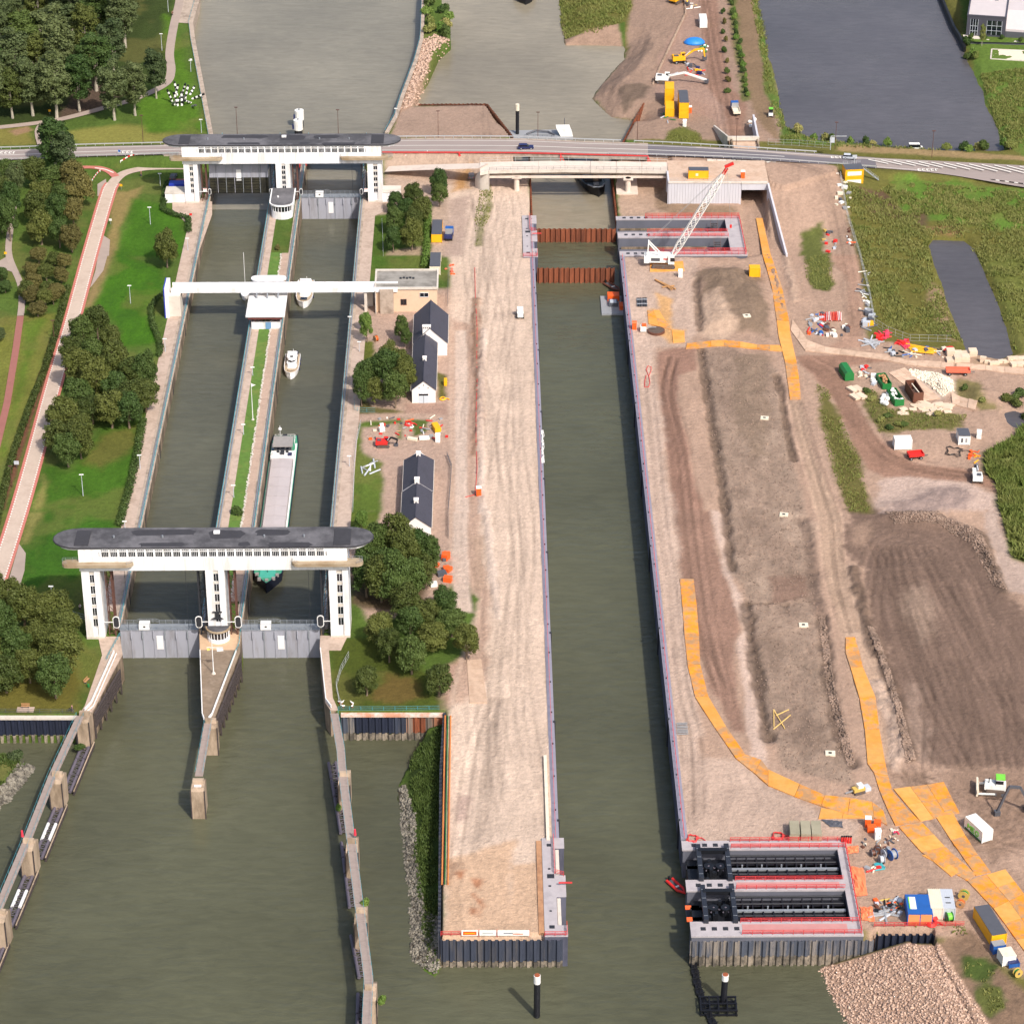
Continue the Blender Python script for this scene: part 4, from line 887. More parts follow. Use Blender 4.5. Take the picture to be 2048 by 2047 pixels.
t,c=quay_block('concrete approach wall below the east leg beside the fenced lawn',[T(2,1,485,930),T(2,1,480,1040),T(2,1,520,1430),T(2,1,560,1490),T(2,1,620,1490),T(2,1,580,1400),T(2,1,550,1040),T(2,1,640,1040),T(2,1,690,935)],top='quay_path')
white_rail(t,c,[T(2,1,487,1045),T(2,1,528,1430),T(2,1,568,1482)])
p=T(2,0,1612,1218);t=thing('flag_mast','white yard-armed flag mast with a pale flag on the pointed island','flag mast',p)
MB().cyl(0,0,0,9.6,.13,8,.07).build('mast','white_paint',t);MB().bar((-1.2,0,7.0),(2.4,0,7.0),.12).build('yard','white_paint',t)
MB().add([(1.0,0,6.9),(2.4,.1,6.9),(2.5,.2,6.0),(1.1,-.1,6.0),(1.0,.05,6.9),(2.4,.15,6.9),(2.5,.25,6.0),(1.1,-.05,6.0)],[(0,1,2,3),(7,6,5,4)]).build('flag','white_paint',t)
MB().add([(-1.2,0,6.9),(-.5,.1,6.9),(-.5,.2,6.2),(-1.1,-.1,6.2)],[(0,1,2,3)]).build('flag',M('yellow_cloth',(220,200,110),.8,.1),t);MB().cyl(0,0,0,.4,.55,8,.35).build('base','concrete_light',t)
M('pier_concrete',(178,158,138),.85,.12,.8,bump=.2,stain=(120,104,86),stain_amt=.6,stretch=(1,1,.3))
M('gangway',(150,136,130),.85,.14,1.2)
M('frame_purple',(98,92,104),.6,.15,1)
def pier(p,rz,label,h=6.9,w=2.6,l=4.6):
 t=thing('guide_pier',label,'pier',(p.x,p.y,-9),rz,'concrete piers of the guide walls')
 MB().prismx([(-l/2,0),(l/2,0),(l/2,9+h*.0-.1),(l/2-1.4,9.6),(-l/2+.6,9.6),(-l/2,9.0)],-w/2,w/2).build('shaft','pier_concrete',t)
 MB().box(-w/2-.12,w/2+.12,-l/2-.1,l/2+.1,0,1.9).build('footing','concrete_wall',t)
 MB().prismx([(-.5,9.6),(.6,9.6),(.4,10.5),(-.3,10.5)],-w/2+.2,w/2-.2).build('hood','pier_concrete',t)
 mb=MB()
 for x in(-w/2-.1,w/2+.1):mb.bar((x,-l/2,1.5),(x,-l/2,9.2),.22)
 mb.build('fender_post','timber_dark',t)
 return t
GLs=[T(2,0,640,1545,0),T(3,0,435,70,0),T(3,0,218,575,0),T(3,0,5,1110,0),T(3,0,-225,1690,0)]
hz=heading(GLs[0],GLs[3])+math.pi/2
for i,p in enumerate(GLs):pier(p,hz,('bench-side guide pier where the west footbridge starts','second guide pier along the west footbridge','guide pier with the red marker on the west footbridge','fourth guide pier along the west footbridge','last guide pier along the west footbridge')[i])
off=Vector((math.cos(hz),math.sin(hz),0))
def gangway(label,pts,w=1.6,z=.5,rail='teal_paint'):
 a=pts[0];t=thing('footbridge',label,'footbridge',(a.x,a.y,z))
 for p,q in zip(pts[:-1],pts[1:]):
  n=max(1,int((q-p).length/5.5))
  for k in range(n):
   u=p.lerp(q,k/n)-a;v=p.lerp(q,(k+1)/n-.004)-a
   MB().bar((u.x,u.y,0),(v.x,v.y,0),w,.25).build('deck_slab','gangway',t)
 L,R=strip_pts([Vector((p.x-a.x,p.y-a.y,.12))for p in pts],w/2-.05,-w/2+.05);mb=MB()
 for l in(L,R):railing(mb,l,1.0,3.0,.035,(1.0,))
 mb.build('railing',rail,t)
 return t
gangway('narrow footbridge running along the west guide piers',[T(2,0,605,1540,.5),T(3,0,395,60,.5),T(3,0,190,580,.5),T(3,0,-30,1100,.5),T(3,0,-250,1680,.5)],1.7)
def ladder_float(label,a,b,z,w=2.2,pale=True):
 """floating fender between piers: two big pipes joined by lattice rungs, dark face timber"""
 d=(b-a);Ln=d.length;t=thing('floating_fender',label,'fender',(a.x,a.y,z),math.atan2(d.y,d.x),'floating fenders of the guide walls')
 n=max(2,int(Ln/5.5));st=Ln/n
 for k in range(n):
  m='white_paint' if(pale and k not in(0,n-1))else 'frame_purple'
  for y in(-w*.36,w*.36):MB().tube([(k*st+.25,y,.3),((k+1)*st-.25,y,.3)],.36,8).build('pontoon_tube',m,t)
 nr=int(Ln/1.5);mb=MB()
 for k in range(nr):x=k*1.5+.4;mb.bar((x,-w*.36,.45),(x,w*.36,.45),.14);mb.bar((x,-w*.36 if k%2 else w*.36,.45),(x+1.4,w*.36 if k%2 else-w*.36,.45),.1)
 mb.build('lattice','frame_purple',t)
 for y,zz in((-w*.74,.5),(-w*.74,-.2)):MB().bar((0,y,zz),(Ln,y,zz),.4,.35).build('rubbing_beam','timber_dark',t)
 MB().bar((0,-w*.78,.75),(Ln,-w*.78,.75),.22).build('edge_beam','pier_concrete',t)
zf=-6.6
GF=[(T(2,0,655,1750,zf),T(3,0,500,190,zf)),(T(3,0,450,290,zf),T(3,0,285,690,zf)),(T(3,0,230,790,zf),T(3,0,60,1200,zf)),(T(3,0,10,1330,zf),T(3,0,-180,1800,zf))]
for i,(a,b)in enumerate(GF):ladder_float(('floating fender frame below the flared west wall','floating fender frame before the red-marked pier','floating fender frame behind the red-marked pier','floating fender frame at the far end of the west guide')[i],b,a,zf,pale=i>0)
gangway('narrow footbridge from the pointed island tip to a lone pier',[T(2,0,1570,1590,.5),T(3,0,1500,60,.5)],1.7)
t=pier(T(3,0,1497,125,0),0,'lone pier with white sign at the end of the island footbridge',6.9,2.7,5.0);MB().box(-.75,.75,-1.6,-.9,9.62,9.72).build('sign_plate','white_paint',t)
pier(T(2,0,1592,1600,0),0,'pier under the start of the island footbridge',6.9,2.7,3.4)
gangway('long narrow footbridge along the east guide wall',[T(2,1,590,1520,.5),T(2,1,640,1800,.5),T(3,1,650,20,.5),T(3,1,710,500,.5),T(3,1,775,1020,.5),T(3,1,850,1600,.5),T(3,1,835,1928,.5),T(3,1,840,2300,.5)],1.8)
for i,(x,y)in enumerate(((668,70),(727,575),(793,1100),(862,1680),(885,2200))):
 pier(T(3,1,x,y,0),.0,('guide pier where the east footbridge bends','guide pier with the pink marker by the east footbridge','third guide pier of the east footbridge','guide pier with a leafy bush by the east footbridge','last guide pier of the east footbridge')[i],6.9,2.4,6.0)
for i,(a,b)in enumerate((((575,-40),(668,500)),((672,560),(735,1060)),((745,1260),(810,1590)),((800,1700),(790,2200)))):
 ladder_float(('dark floating fender below the rusty sheet-pile wall','dark floating fender before the third east pier','dark floating fender between third and leafy east piers','dark floating fender beyond the leafy east pier')[i],T(3,1,b[0],b[1],zf),T(3,1,a[0],a[1],zf),zf,pale=False)
for nm,p in(('red-topped marker post on the west guide pier',T(3,0,172,540,.6)),('pink marker post on the east guide pier',T(3,1,748,530,.6))):
 t=thing('marker_post',nm,'marker',p);MB().cyl(0,0,0,1.2,.08,6).build('post','dark_steel',t);MB().cyl(0,0,.9,2.4,.3,8,.2).build('cap',M('red_paint2',(225,60,80),.5,.05),t)
M('dolphin_dark',(26,28,36),.5,.2,.6);M('rust_top',(150,80,50),.8,.2,1)
for i,(xb,yb,xt,yt)in enumerate(((187,1870,190,1560),(1592,1770,1610,1555))):
 b=T(3,2,xb,yb,-7);zt=ZY(1536+yt/TS,b.y);p=T(3,2,xt,yt,zt)
 t=thing('mooring_pile',('black mooring pile with white cap standing alone in the river','black mooring pile with white cap beside the dark floating boom')[i],'mooring pile',(b.x,b.y,-8.5))
 d=p-b;k=lambda s:(d.x*s,d.y*s,1.5+d.z*s)
 MB().tube([(0,0,0),k(.82)],.62,12).build('pile','dolphin_dark',t);MB().tube([k(.82),k(1)],.66,12).build('white_cap','white_paint',t)
 MB().tube([k(1),(k(1)[0],k(1)[1],k(1)[2]+.12)],.55,12).build('rusty_lid','rust_top',t)
# ================================================================== WEST SIDE: paths, footbridge, houses, boats
M('brick_path',(190,172,158),.9,.08,1.5,bump=.15,stain=(176,156,142),stain_amt=.5)
M('red_asphalt',(186,114,102),.9,.1,1.2,stain=(180,108,98),stain_amt=.4)
M('red_path',(150,98,90),.9,.12,1.0,stain=(134,88,80),stain_amt=.4)
M('grey_path',(164,148,138),.9,.1,1.0,stain=(146,132,124),stain_amt=.4)
M('road_paint',(225,222,215),.7,.08,1.5)
def zl(pts,z):return[Vector((p.x,p.y,z))for p in pts]
mainp=[T(2,0,-190,1000,.05),T(2,0,-20,500,.05),T(1,0,140,1931,.05),T(1,0,262,1500,.05),T(1,0,395,1000,.05),T(1,0,540,500,.05),T(1,0,675,0,.05),T(0,0,800,1500,.05),T(0,0,845,1390,.05),T(0,0,930,1310,.05),T(0,0,1080,1272,.05),T(0,0,1250,1262,.05),T(0,0,1410,1262,.05)]
mainp=smooth_line(mainp,10)
ribbon('cycle_road',mainp,1.75,-1.75,'brick_path',.02);ribbon('cycle_lane',mainp[:82],2.55,1.75,'red_asphalt',.02);ribbon('cycle_lane',mainp[:82],-1.75,-2.55,'red_asphalt',.02)
mb=MB()
for off_ in(1.72,-1.72):
 L,_=strip_pts(mainp[:82],off_,0)
 for k,p in enumerate(resample(L,1.25)[:-1]):
  q=resample(L,1.25)[k+1]if False else None
 pl=resample(L,.62)
 for k in range(0,len(pl)-1,2):
  d=(pl[k+1]-pl[k]);n=Vector((-d.y,d.x,0)).normalized()*.16
  mb.add([pl[k]-n+Vector((0,0,.028)),pl[k]+n+Vector((0,0,.028)),pl[k+1]+n+Vector((0,0,.028)),pl[k+1]-n+Vector((0,0,.028))],[(3,2,1,0)])
tag(mb.build('lane_dashes','road_paint'),kind='structure')
sheet('layby',g0(1,0,[(738,0),(810,0),(780,110),(690,230),(680,240),(720,110)]),'grey_path',.055);sheet('layby',g0(0,0,[(770,1770),(830,1810),(822,1931),(742,1931)]),'grey_path',.055)
sheet('layby',g0(2,0,[(145,240),(195,310),(185,440),(150,560),(100,700),(40,640),(75,480)]),'grey_path',.055)
sheet('layby',g0(0,0,[(735,1390),(800,1350),(810,1470),(735,1480)]),'grey_path',.05)
ribbon('cycle_path',smooth_line([T(0,0,600,1258,.08),T(0,0,720,1258,.08),T(0,0,820,1285,.08),T(0,0,880,1330,.08)],6),1.0,-1.6,'red_asphalt',.02)
ribbon('cycle_path',[T(0,0,-300,1270,.08),T(0,0,180,1266,.08)],1.2,-1.2,'red_asphalt',.02)
ribbon('cycle_path_divider',smooth_line([T(0,0,720,1262,.08),T(0,0,800,1275,.08),T(0,0,865,1300,.08)],6),-.2,-.7,'road_paint',.03)
ribbon('park_path',smooth_line([T(0,0,-300,985,.05),T(0,0,0,960,.05),T(0,0,300,925,.05),T(0,0,500,890,.05),T(0,0,780,815,.05),T(0,0,1020,745,.05),T(0,0,1240,640,.05),T(0,0,1290,540,.05),T(0,0,1280,400,.05),T(0,0,1310,200,.05),T(0,0,1355,0,.05),T(0,0,1390,-300,.05)],8),1.5,-1.5,'grey_path',.03)
ribbon('park_path',smooth_line([T(0,0,300,1090,.4),T(0,0,280,990,.1),T(0,0,320,920,.06)],4),.8,-.8,'grey_path',.04)
ribbon('park_path',smooth_line([T(0,0,120,1450,.05),T(0,0,75,1750,.05),T(1,0,70,0,.05),T(1,0,150,200,.05),T(1,0,165,330,.05),T(1,0,155,450,.05)],8),.95,-.95,'grey_path',.03)
ribbon('park_path',[T(1,0,155,452,.05),T(1,0,120,700,.05),T(1,0,55,1100,.05),T(1,0,-40,1500,.05)],.95,-.95,'red_path',.03);sheet('park_path',g0(1,0,[(-300,30),(-10,40),(60,0),(120,130),(60,110),(-10,85),(-300,95)]),'grey_path',.06)
sheet('quay_apron',g0(0,0,[(1385,0),(1495,-10),(1520,-300),(1420,-300)]),'concrete',.05);sheet('quay_apron',g0(0,0,[(1385,-5),(1492,-5),(1440,180),(1340,172)]),'concrete',.05)
sheet('paved_yard',g0(0,0,[(1280,1350),(1410,1350),(1410,1450),(1330,1450)]),'red_path',.05)
def edge_wall(label,pts,w,top=.2,zb=-9,side=1,mat='concrete'):
 c=pts[0];t=thing('bank_wall',label,'quay wall',(c.x,c.y,0));q=[Vector((p.x-c.x,p.y-c.y,0))for p in pts]
 L,R=strip_pts(q,w*.5,-w*.5);mb=MB()
 for i in range(len(q)-1):mb.prism([(L[i].x,L[i].y),(L[i+1].x,L[i+1].y),(R[i+1].x,R[i+1].y),(R[i].x,R[i].y)],zb,top)
 mb.build('wall',mat,t);mb=MB();railing(mb,[Vector((p.x,p.y,top))for p in(R if side>0 else L)],.8,3,.05,(1.0,));mb.build('railing','teal_paint',t)
 return t
edge_wall('curving stone bank wall of the canal beside the park lawn',g0(0,0,[(1500,-300),(1488,0),(1440,175),(1455,300),(1512,600),(1588,1010),(1610,1140)]),1.6,side=1)
edge_wall('thin bank wall of the earth spit with teal rail',g0(0,1,[(1290,-300),(1262,0),(1256,200),(1250,300),(1207,460),(1100,745),(1058,880),(985,1010)]),1.2,.5,side=1)
M('brick_cream',(214,186,160),.85,.06,1.2,stain=(196,166,140),stain_amt=.3)
M('roof_gravel',(150,146,140),.95,.12,1.2,stain=(112,108,102),stain_amt=.6,stain_scale=.3)
M('blue_door',(110,150,190),.5,.06)
Yb=110.0
t=thing('pedestrian_bridge','long white pedestrian bridge spanning both lock chambers','bridge',lw(0,Yb,0),AX)
xl,xr=-94.0,-30.4
MB().box(xl,xr,.1,3.6,6.75,7.0).build('deck','concrete_light',t)
for k in range(12):
 a=xl+(xr-xl)/12*k;b=a+(xr-xl)/12-.03
 MB().box(a,b,-.15,.1,6.3,7.75).build('girder_panel','white_render',t);MB().box(a,b,3.6,3.85,6.3,7.75).build('girder_panel','white_render',t)
MB().box(xl+.5,xr,.3,3.4,7.0,7.08).build('deck_surface',M('deck_lilac',(212,214,222),.7,.05),t)
p_=MB().box(-94.6,-91.4,-2.2,3.2,-.3,6.28).build('abutment','concrete_light',t);MB().box(-95.6,-94.62,-3.0,4.2,-.3,9.0).build('fin_wall','white_render',p_)
MB().box(-95.9,-95.62,-3.1,4.2,-.3,9.1).build('blue_edge','blue_paint',p_)
MB().box(-39.9,-39.1,.4,1.4,-.3,6.3).build('pillar','concrete_light',t);MB().box(-40.0,-37.6,4.2,7.4,-.3,6.0).build('lift_shaft','concrete_light',t)
h=thing('control_house','white flat-roofed control house on the lock island under the bridge','building',lw(-67.0,98.2,0),AX)
MB().box(-4.0,4.0,.6,10,0,2.3).build('base','white_render',h);MB().box(-3.8,3.8,.8,10,2.3,3.6).build('window_band','glass_dark',h)
f=MB()
for k in range(9):f.box(-3.9+k*.975-.06,-3.9+k*.975+.06,.7,.85,2.3,3.6)
f.build('mullions',M('red_brown',(110,52,48),.6,.1),h);MB().box(-5.4,5.4,-1.0,15.5,4.4,4.75).build('roof','white_render',h)
for k in range(6):MB().box(-5.35+k*1.785+.02,-5.35+(k+1)*1.785-.02,-1.02,15.52,4.75,4.80).build('roof_panel','white_render',h)
MB().prism([(-3.9,.6),(3.9,.6),(4.8,-.6),(-4.8,-.6)],3.6,4.4).build('cornice','red_brown',h);MB().box(-.1,1.5,.5,.62,.05,2.1).build('door','blue_door',h)
MB().prism(stadium(-4.4,4.4,15.7,18.6,8,1.0),0,7.7).build('tower','white_render',h);MB().prism(stadium(-5.0,5.0,15.4,18.9,8,1.0),7.7,8.0).build('tower_roof','white_render',h)
f=MB()
for x in(-3,0,3):f.box(x-.15,x+.15,10.2,11.0,4.8,6.4)
f.build('rooflight_posts','grey_steel',h)
b=thing('service_building','flat-roofed cream service building at the east end of the white bridge','building',lw(-28.0,108.6,0),AX)
MB().box(-8.6,8.6,1.5,13.2,-.3,7.0).build('wall','brick_cream',b);r=MB().box(-8.7,8.7,1.4,13.3,7.0,7.25).build('roof','roof_gravel',b)
for q in((-9,9,1.1,1.6),(-9,9,13.1,13.6),(-9,-8.5,1.6,13.1),(8.5,9,1.6,13.1)):MB().box(*q,7.0,7.6).build('parapet','concrete_light',r)
for k in range(5):MB().box(-2.0+k*.9,-1.4+k*.9,7.5+.3*(k%2),8.1+.3*(k%2),7.25,7.6).build('roof_unit','dark_steel',r)
MB().box(-7.4,-3.6,0.2,1.48,-.3,7.3).build('stair_tower','concrete',b);MB().box(-8.75,-8.55,.3,1.5,-.3,6.9).build('pilaster','concrete_light',b)
for x,z,w_,hh in((-.8,2.2,1.6,1.6),(5.0,4.6,2.4,1.2)):
 g,f=window_meshes(w_,hh,2);wd=link('window',g,'glass_dark',b,(x,1.44,z));link('frame',f,'rust_rail' if x<0 else 'white_render',wd)
MB().box(6.3,7.6,1.38,1.5,-.3,2.2).build('door','white_render',b)
M('slate',(66,66,78),.7,.12,1.5,bump=.25,stain=(56,56,66),stain_amt=.4,stretch=(1,1,3));M('white_wall',(232,228,226),.8,.04,.6)
M('lead_strip',(150,150,158),.6,.08)
def gable(t,xa,xb,ya,yb,ez,rz_,xr=None,over=.25,wall='white_wall',hip=0):
 xr=(xa+xb)/2 if xr is None else xr
 MB().prismy([(xa,-.3),(xb,-.3),(xb,ez),(xr,rz_),(xa,ez)],ya,yb).build('wall',wall,t)
 th=.22
 for s_,xe in((-1,xa),(1,xb)):
  sl=(rz_-ez)/abs(xr-xe);xo=xe+s_*over;zo=ez-sl*over
  yb2=yb+over;hp=hip
  top=[(xr,ya-over,rz_+.15),(xo,ya-over,zo+.15),(xo,yb2,zo+.15),(xr,yb2-hp,rz_+.15)]
  mb=MB().add(top+[(p[0],p[1],p[2]+th)for p in top],[(0,1,2,3),(7,6,5,4),(0,4,5,1),(1,5,6,2),(2,6,7,3),(3,7,4,0)])
  o=mb.build('roof','slate',t);bm=bmesh.new();bm.from_mesh(o.data);bmesh.ops.recalc_face_normals(bm,faces=bm.faces);bm.to_mesh(o.data);bm.free()
  MB().bar((xo+s_*.05,ya-over,zo+.2),(xo+s_*.05,yb2,zo+.2),.16).build('gutter','concrete_light',t)
 MB().bar((xr,ya-over,rz_+.42),(xr,yb+over-hip,rz_+.42),.22,.12).build('ridge_cap','slate',t)
def chimney(t,x,y,z,w=.55,d=.55,h_=1.5,pots=0):
 c=MB().box(x-w,x+w,y-d,y+d,z-1.2,z+h_).build('chimney','white_wall',t)
 for k in range(pots):MB().cyl(x-w+.35+k*(2*w-.7)/max(1,pots-1),y-d-.04,z+h_-.5,z+h_-.15,.12,6).build('vent_hole','dark_steel',c)
 MB().box(x-w-.08,x+w+.08,y-d-.08,y+d+.08,z+h_,z+h_+.12).build('cap','white_wall',c)
h=thing('house','long dark-roofed house with white gable and double doors beside the tall trees','house',lw(-23.4+1.2,54.7,0),AX)
x_=lambda X:X+23.4
gable(h,-3.1,3.1,0,27.6,3.75,6.3,0);gable(h,-3.2,5.9,27.8,45.0,3.8,8.1,1.3)
MB().box(-1.3,1.2,-.1,.05,-.25,2.7).build('double_door',M('door_grey',(196,206,216),.6,.05),h);MB().box(-1.3,1.2,-.12,.0,2.1,2.65).build('transom_window','glass_dark',h)
for x in(-.05,):MB().box(x-.04,x+.04,-.13,-.1,-.2,2.1).build('door_seam','dark_steel',h)
for x,z in((0,5.2),(-1.2,4.4),(1.2,4.4)):MB().cyl(0,0,0,.1,.13,8).build('vent_hole','dark_steel',h,loc=(x,-.05,z)).rotation_euler=(math.pi/2,0,0)
chimney(h,0.1,12.5,6.3,.5,.5,.9);chimney(h,.4,28.2,7.2,1.1,.55,1.6,4)
h=thing('house','dark-roofed house with skylights and three white chimneys beside the fenced lawn','house',lw(-22.9,-16,0),AX)
gable(h,-3.5,3.6,0,17.0,2.9,5.6,0);gable(h,-3.4,3.7,17.3,33.0,3.1,6.0,0.1,hip=1.6)
for y,x in((28.5,-2.2),(20.5,-2.2)):
 p=Vector((x-.1,y-1.7,0));sl=2.75/3.5
 MB().add([(x-.35,y-2.6,4.05-.45+.55),(x+.35,y-2.6,4.6+.55-.45),(x+.35,y+2.2-1,4.6+.55-.45),(x-.35,y+2.2-1,4.05+.55-.45)],[(0,1,2,3)]).build('skylight','white_paint',h)
chimney(h,.1,30.6,6.0,.55,.55,.9);chimney(h,0,17.2,5.9,.6,.55,1.0);chimney(h,0,7.5,5.5,.55,.55,1.0)
MB().bar((-3.6,17.15,3.3),(0,17.15,6.05),.3,.16).build('roof_seam','lead_strip',h);MB().bar((0,17.15,6.05),(3.8,17.15,3.3),.3,.16).build('roof_seam','lead_strip',h)
M('hull_dark',(24,30,48),.35,.15,.6);M('hull_white',(236,236,238),.25,.03,.6);M('deck_teak',(190,168,140),.6,.1,2)
M('deck_grey',(150,146,144),.7,.1,.8,stain=(120,116,114),stain_amt=.3);M('hatch_lilac',(182,174,176),.6,.05,.4,stain=(166,158,160),stain_amt=.3,objvar=.03);M('deck_green',(70,150,120),.6,.1,.8);M('hull_black',(20,21,26),.4,.2,.6)
M('canopy_blue',(48,52,84),.8,.1)
def hull(t,Ln,B,z0,zs,zb,mat,deck,name='hull',blunt=.12,stern=.85):
 """Ln along -y bow: bow at y=-Ln/2; sheer zs aft, zb at bow"""
 N_=14;secs=[]
 for i in range(N_+1):
  u=i/N_;y=Ln/2-Ln*u
  f=1.0
  if u>1-blunt*2.2:q=(u-(1-blunt*2.2))/(blunt*2.2);f=math.sqrt(max(0,1-q**2.2))
  if u<.06:f=stern+(1-stern)*u/.06
  b=B/2*max(f,.03);z=zs+(zb-zs)*max(0,(u-.6)/.4)**2
  secs.append([(-b*.72,y,z0),(-b*.95,y,z0+(z-z0)*.45),(-b,y,z),(b,y,z),(b*.95,y,z0+(z-z0)*.45),(b*.72,y,z0)])
 mb=MB().loft(secs);o=mb.build(name,mat,t)
 bm=bmesh.new();bm.from_mesh(o.data);bmesh.ops.recalc_face_normals(bm,faces=bm.faces);bm.to_mesh(o.data);bm.free()
 n=len(secs);mb=MB();L=[(s_[2][0]*.94,s_[2][1]*.995,s_[2][2]+.03)for s_ in secs];R=[(s_[3][0]*.94,s_[3][1]*.995,s_[3][2]+.03)for s_ in secs]
 mb.add(L+R,[(i,i+1,n+i+1,n+i)for i in range(n-1)]);mb.build('deck',deck,t)
 mb=MB()
 for S in(2,3):
  for i in range(n-1):mb.bar(Vector(secs[i][S])+Vector((0,0,.1)),Vector(secs[i+1][S])+Vector((0,0,.1)),.14,.3)
 mb.build('bulwark',mat if mat!='hull_white' else 'hull_white',t)
yc=8.0
t=thing('cargo_barge','long inland cargo barge with lilac hatch covers and green bow inside the lock','barge',(LX(-58.6,yc),yc,Z_RIV),AX)
hull(t,77,7.4,-1.2,1.5,2.7,'hull_dark','deck_green',blunt=.05)
MB().box(-2.9,2.9,-31,23.5,1.5,2.5).build('hold_coaming','deck_grey',t)
me_=MB().prismy([(-2.85,2.5),(2.85,2.5),(2.7,2.85),(0,3.0),(-2.7,2.85)],-2.4,2.4).mesh('hatch_cover')
for k in range(11):link('hatch_cover',me_,'hatch_lilac',t,(0,-28.5+k*4.95,0))
for sd_ in(-1,1):MB().box(sd_*3.05-.25,sd_*3.05+.25,-31,34,1.5,1.6).build('side_deck','white_paint',t)
MB().box(-3.0,3.0,23.8,27.0,1.5,3.2).build('deckhouse','white_paint',t);wh=MB().box(-2.2,2.2,27.2,32.0,1.5,4.4).build('wheelhouse','deck_grey',t)
MB().box(-2.25,2.25,27.15,32.05,3.3,4.1).build('window_band','glass_dark',wh);MB().box(-2.6,2.6,26.8,32.4,4.4,4.65).build('wheelhouse_roof','deck_grey',wh)
for x,y,s_,m in((-1.6,34.5,.7,'canopy_blue'),(1.4,34.2,.8,'deck_green'),(0,36,.6,'dark_steel'),(2.4,31,.5,'deck_green'),(-2.6,29,.4,'blue_door'),(-.4,34.6,.5,'white_paint')):MB().box(x-s_,x+s_,y-s_,y+s_,1.5,2.3+s_).build('deck_gear',m,t)
[MB().box(x-.5,x+.5,y-.6,y+.6,3.2,3.2+h_).build('deck_gear',m,t)for x,y,h_,m in((-2,25,.5,'white_paint'),(0,25.4,.7,'dark_steel'),(2,24.8,.4,'canopy_blue'))];[MB().cyl(x,26.2,3.2,3.6,.35,8).build('vent','dark_steel',t)for x in(-1.2,1.2)];railing_=MB();railing(railing_,[(-2.6,32.6,1.5),(-2.6,37,1.5),(2.6,37,1.5),(2.6,32.6,1.5)],1.1,1.2,.06);railing_.build('stern_rail','white_paint',t);MB().box(-1.5,1.5,32.6,33.6,1.5,3.2).build('funnel_casing','white_paint',t);MB().box(-.5,.5,33.8,35,1.6,2.6).build('tender','hull_white',t)
MB().cyl(-1.2,35.6,1.6,6.0,.07,6).build('mast','white_paint',t);MB().sph(-1.2,35.6,5.0,.5).build('radar_dome','white_paint',t)
MB().box(-1.9,1.9,-35.5,-31.2,2.35,2.62).build('fore_hatch',M('tarp_green',(74,170,150),.6,.06),t)
for x,y in((-1.8,-36.4),(1.6,-36.2),(0,-37),(2.4,-34.6),(-2.5,-34.2)):MB().box(x-.4,x+.4,y-.3,y+.3,2.4,3.1).build('winch','deck_grey',t)
MB().cyl(0,-33,2.5,6.2,.08,6).build('bow_mast','dark_steel',t);MB().bar((0,-33,6),(1.2,-33,5.4),.3).build('flag','red_paint',t)
def yacht(label,p,rz,Ln,B,blue):
 t=thing('motor_yacht',label,'motor yacht',p,rz,'motor yachts in the lock');hull(t,Ln,B,-.6,1.2,1.9,'hull_white','deck_teak',blunt=.22,stern=.9)
 q=lambda f,ya,yb,z0,z1,n=8:MB().loft([[(x,y,z)for x,y in o]for o,z in((stadium2(B*f,ya,yb),z0),(stadium2(B*f*.88,ya+.5,yb-.25),z1))])
 def fix(o):
  bm=bmesh.new();bm.from_mesh(o.data);bmesh.ops.recalc_face_normals(bm,faces=bm.faces);bm.to_mesh(o.data);bm.free();return o
 c=fix(q(.74,-Ln*.22,Ln*.36,1.2,2.3).build('cabin','hull_white',t));fix(q(.75,-Ln*.17,Ln*.30,1.75,2.1).build('cabin_windows','glass_dark',c))
 fix(q(.62,-Ln*.08,Ln*.30,2.3,3.2).build('wheelhouse','hull_white',c));fix(q(.58,-Ln*.085,Ln*.2,2.5,2.95).build('windscreen','glass_dark',c))
 fix(q(.68,-Ln*.05,Ln*.32,3.2,3.35).build('hard_top','hull_white',c));MB().box(-B*.1,B*.1,Ln*.02,Ln*.1,3.36,3.42).build('roof_hatch','glass_dark',c)
 MB().box(-B*.36,B*.36,Ln*.36,Ln*.47,1.2,2.4 if blue else 1.6).build('aft_canopy','canopy_blue' if blue else 'hull_white',t)
 MB().box(-B*.2,B*.2,-Ln*.36,-Ln*.27,1.75,1.85).build('fore_hatch','glass_dark' if not blue else 'deck_teak',t)
 mb=MB();railing(mb,[(-B*.45,-Ln*.1,1.3),(-B*.38,-Ln*.3,1.55),(0,-Ln*.49,1.9),(B*.38,-Ln*.3,1.55),(B*.45,-Ln*.1,1.3)],.7,1.5,.03,(1,));mb.build('pulpit_rail','grey_steel',t)
 MB().cyl(B*.1,Ln*.2,3.3,4.8,.05,6).build('aerial','white_paint',t);MB().bar((-B*.3,Ln*.22,3.9),(B*.3,Ln*.22,3.9),.15).build('radar_arch','hull_white',t)
 for sd_ in(-1,1):
  for y in(-.1,.15,.35):MB().cyl(sd_*(B/2+.15),Ln*y,.2,1.0,.16,6).build('boat_fender','canopy_blue',t)
 return t
def stadium2(w,ya,yb):
 return[(-w/2,yb),(-w/2,ya+w*.6),(-w*.36,ya+w*.22),(0,ya),(w*.36,ya+w*.22),(w/2,ya+w*.6),(w/2,yb)]
p=T(1,1,368,270,-5.6);yacht('large white motor yacht moored under the white pedestrian bridge',Vector((p.x,p.y,Z_RIV)),AX,16.5,4.9,False)
p=T(1,1,270,815,-5.6);yacht('white motor yacht with dark blue aft canopy moored behind the barge',Vector((p.x,p.y,Z_RIV)),AX,13.2,4.1,True)
p=T(1,0,1850,285,Z_CAN+.8);t=thing('sailing_boat','small white sailing boat moored below the white control house','sailing boat',(p.x,p.y+1.5,Z_CAN),AX)
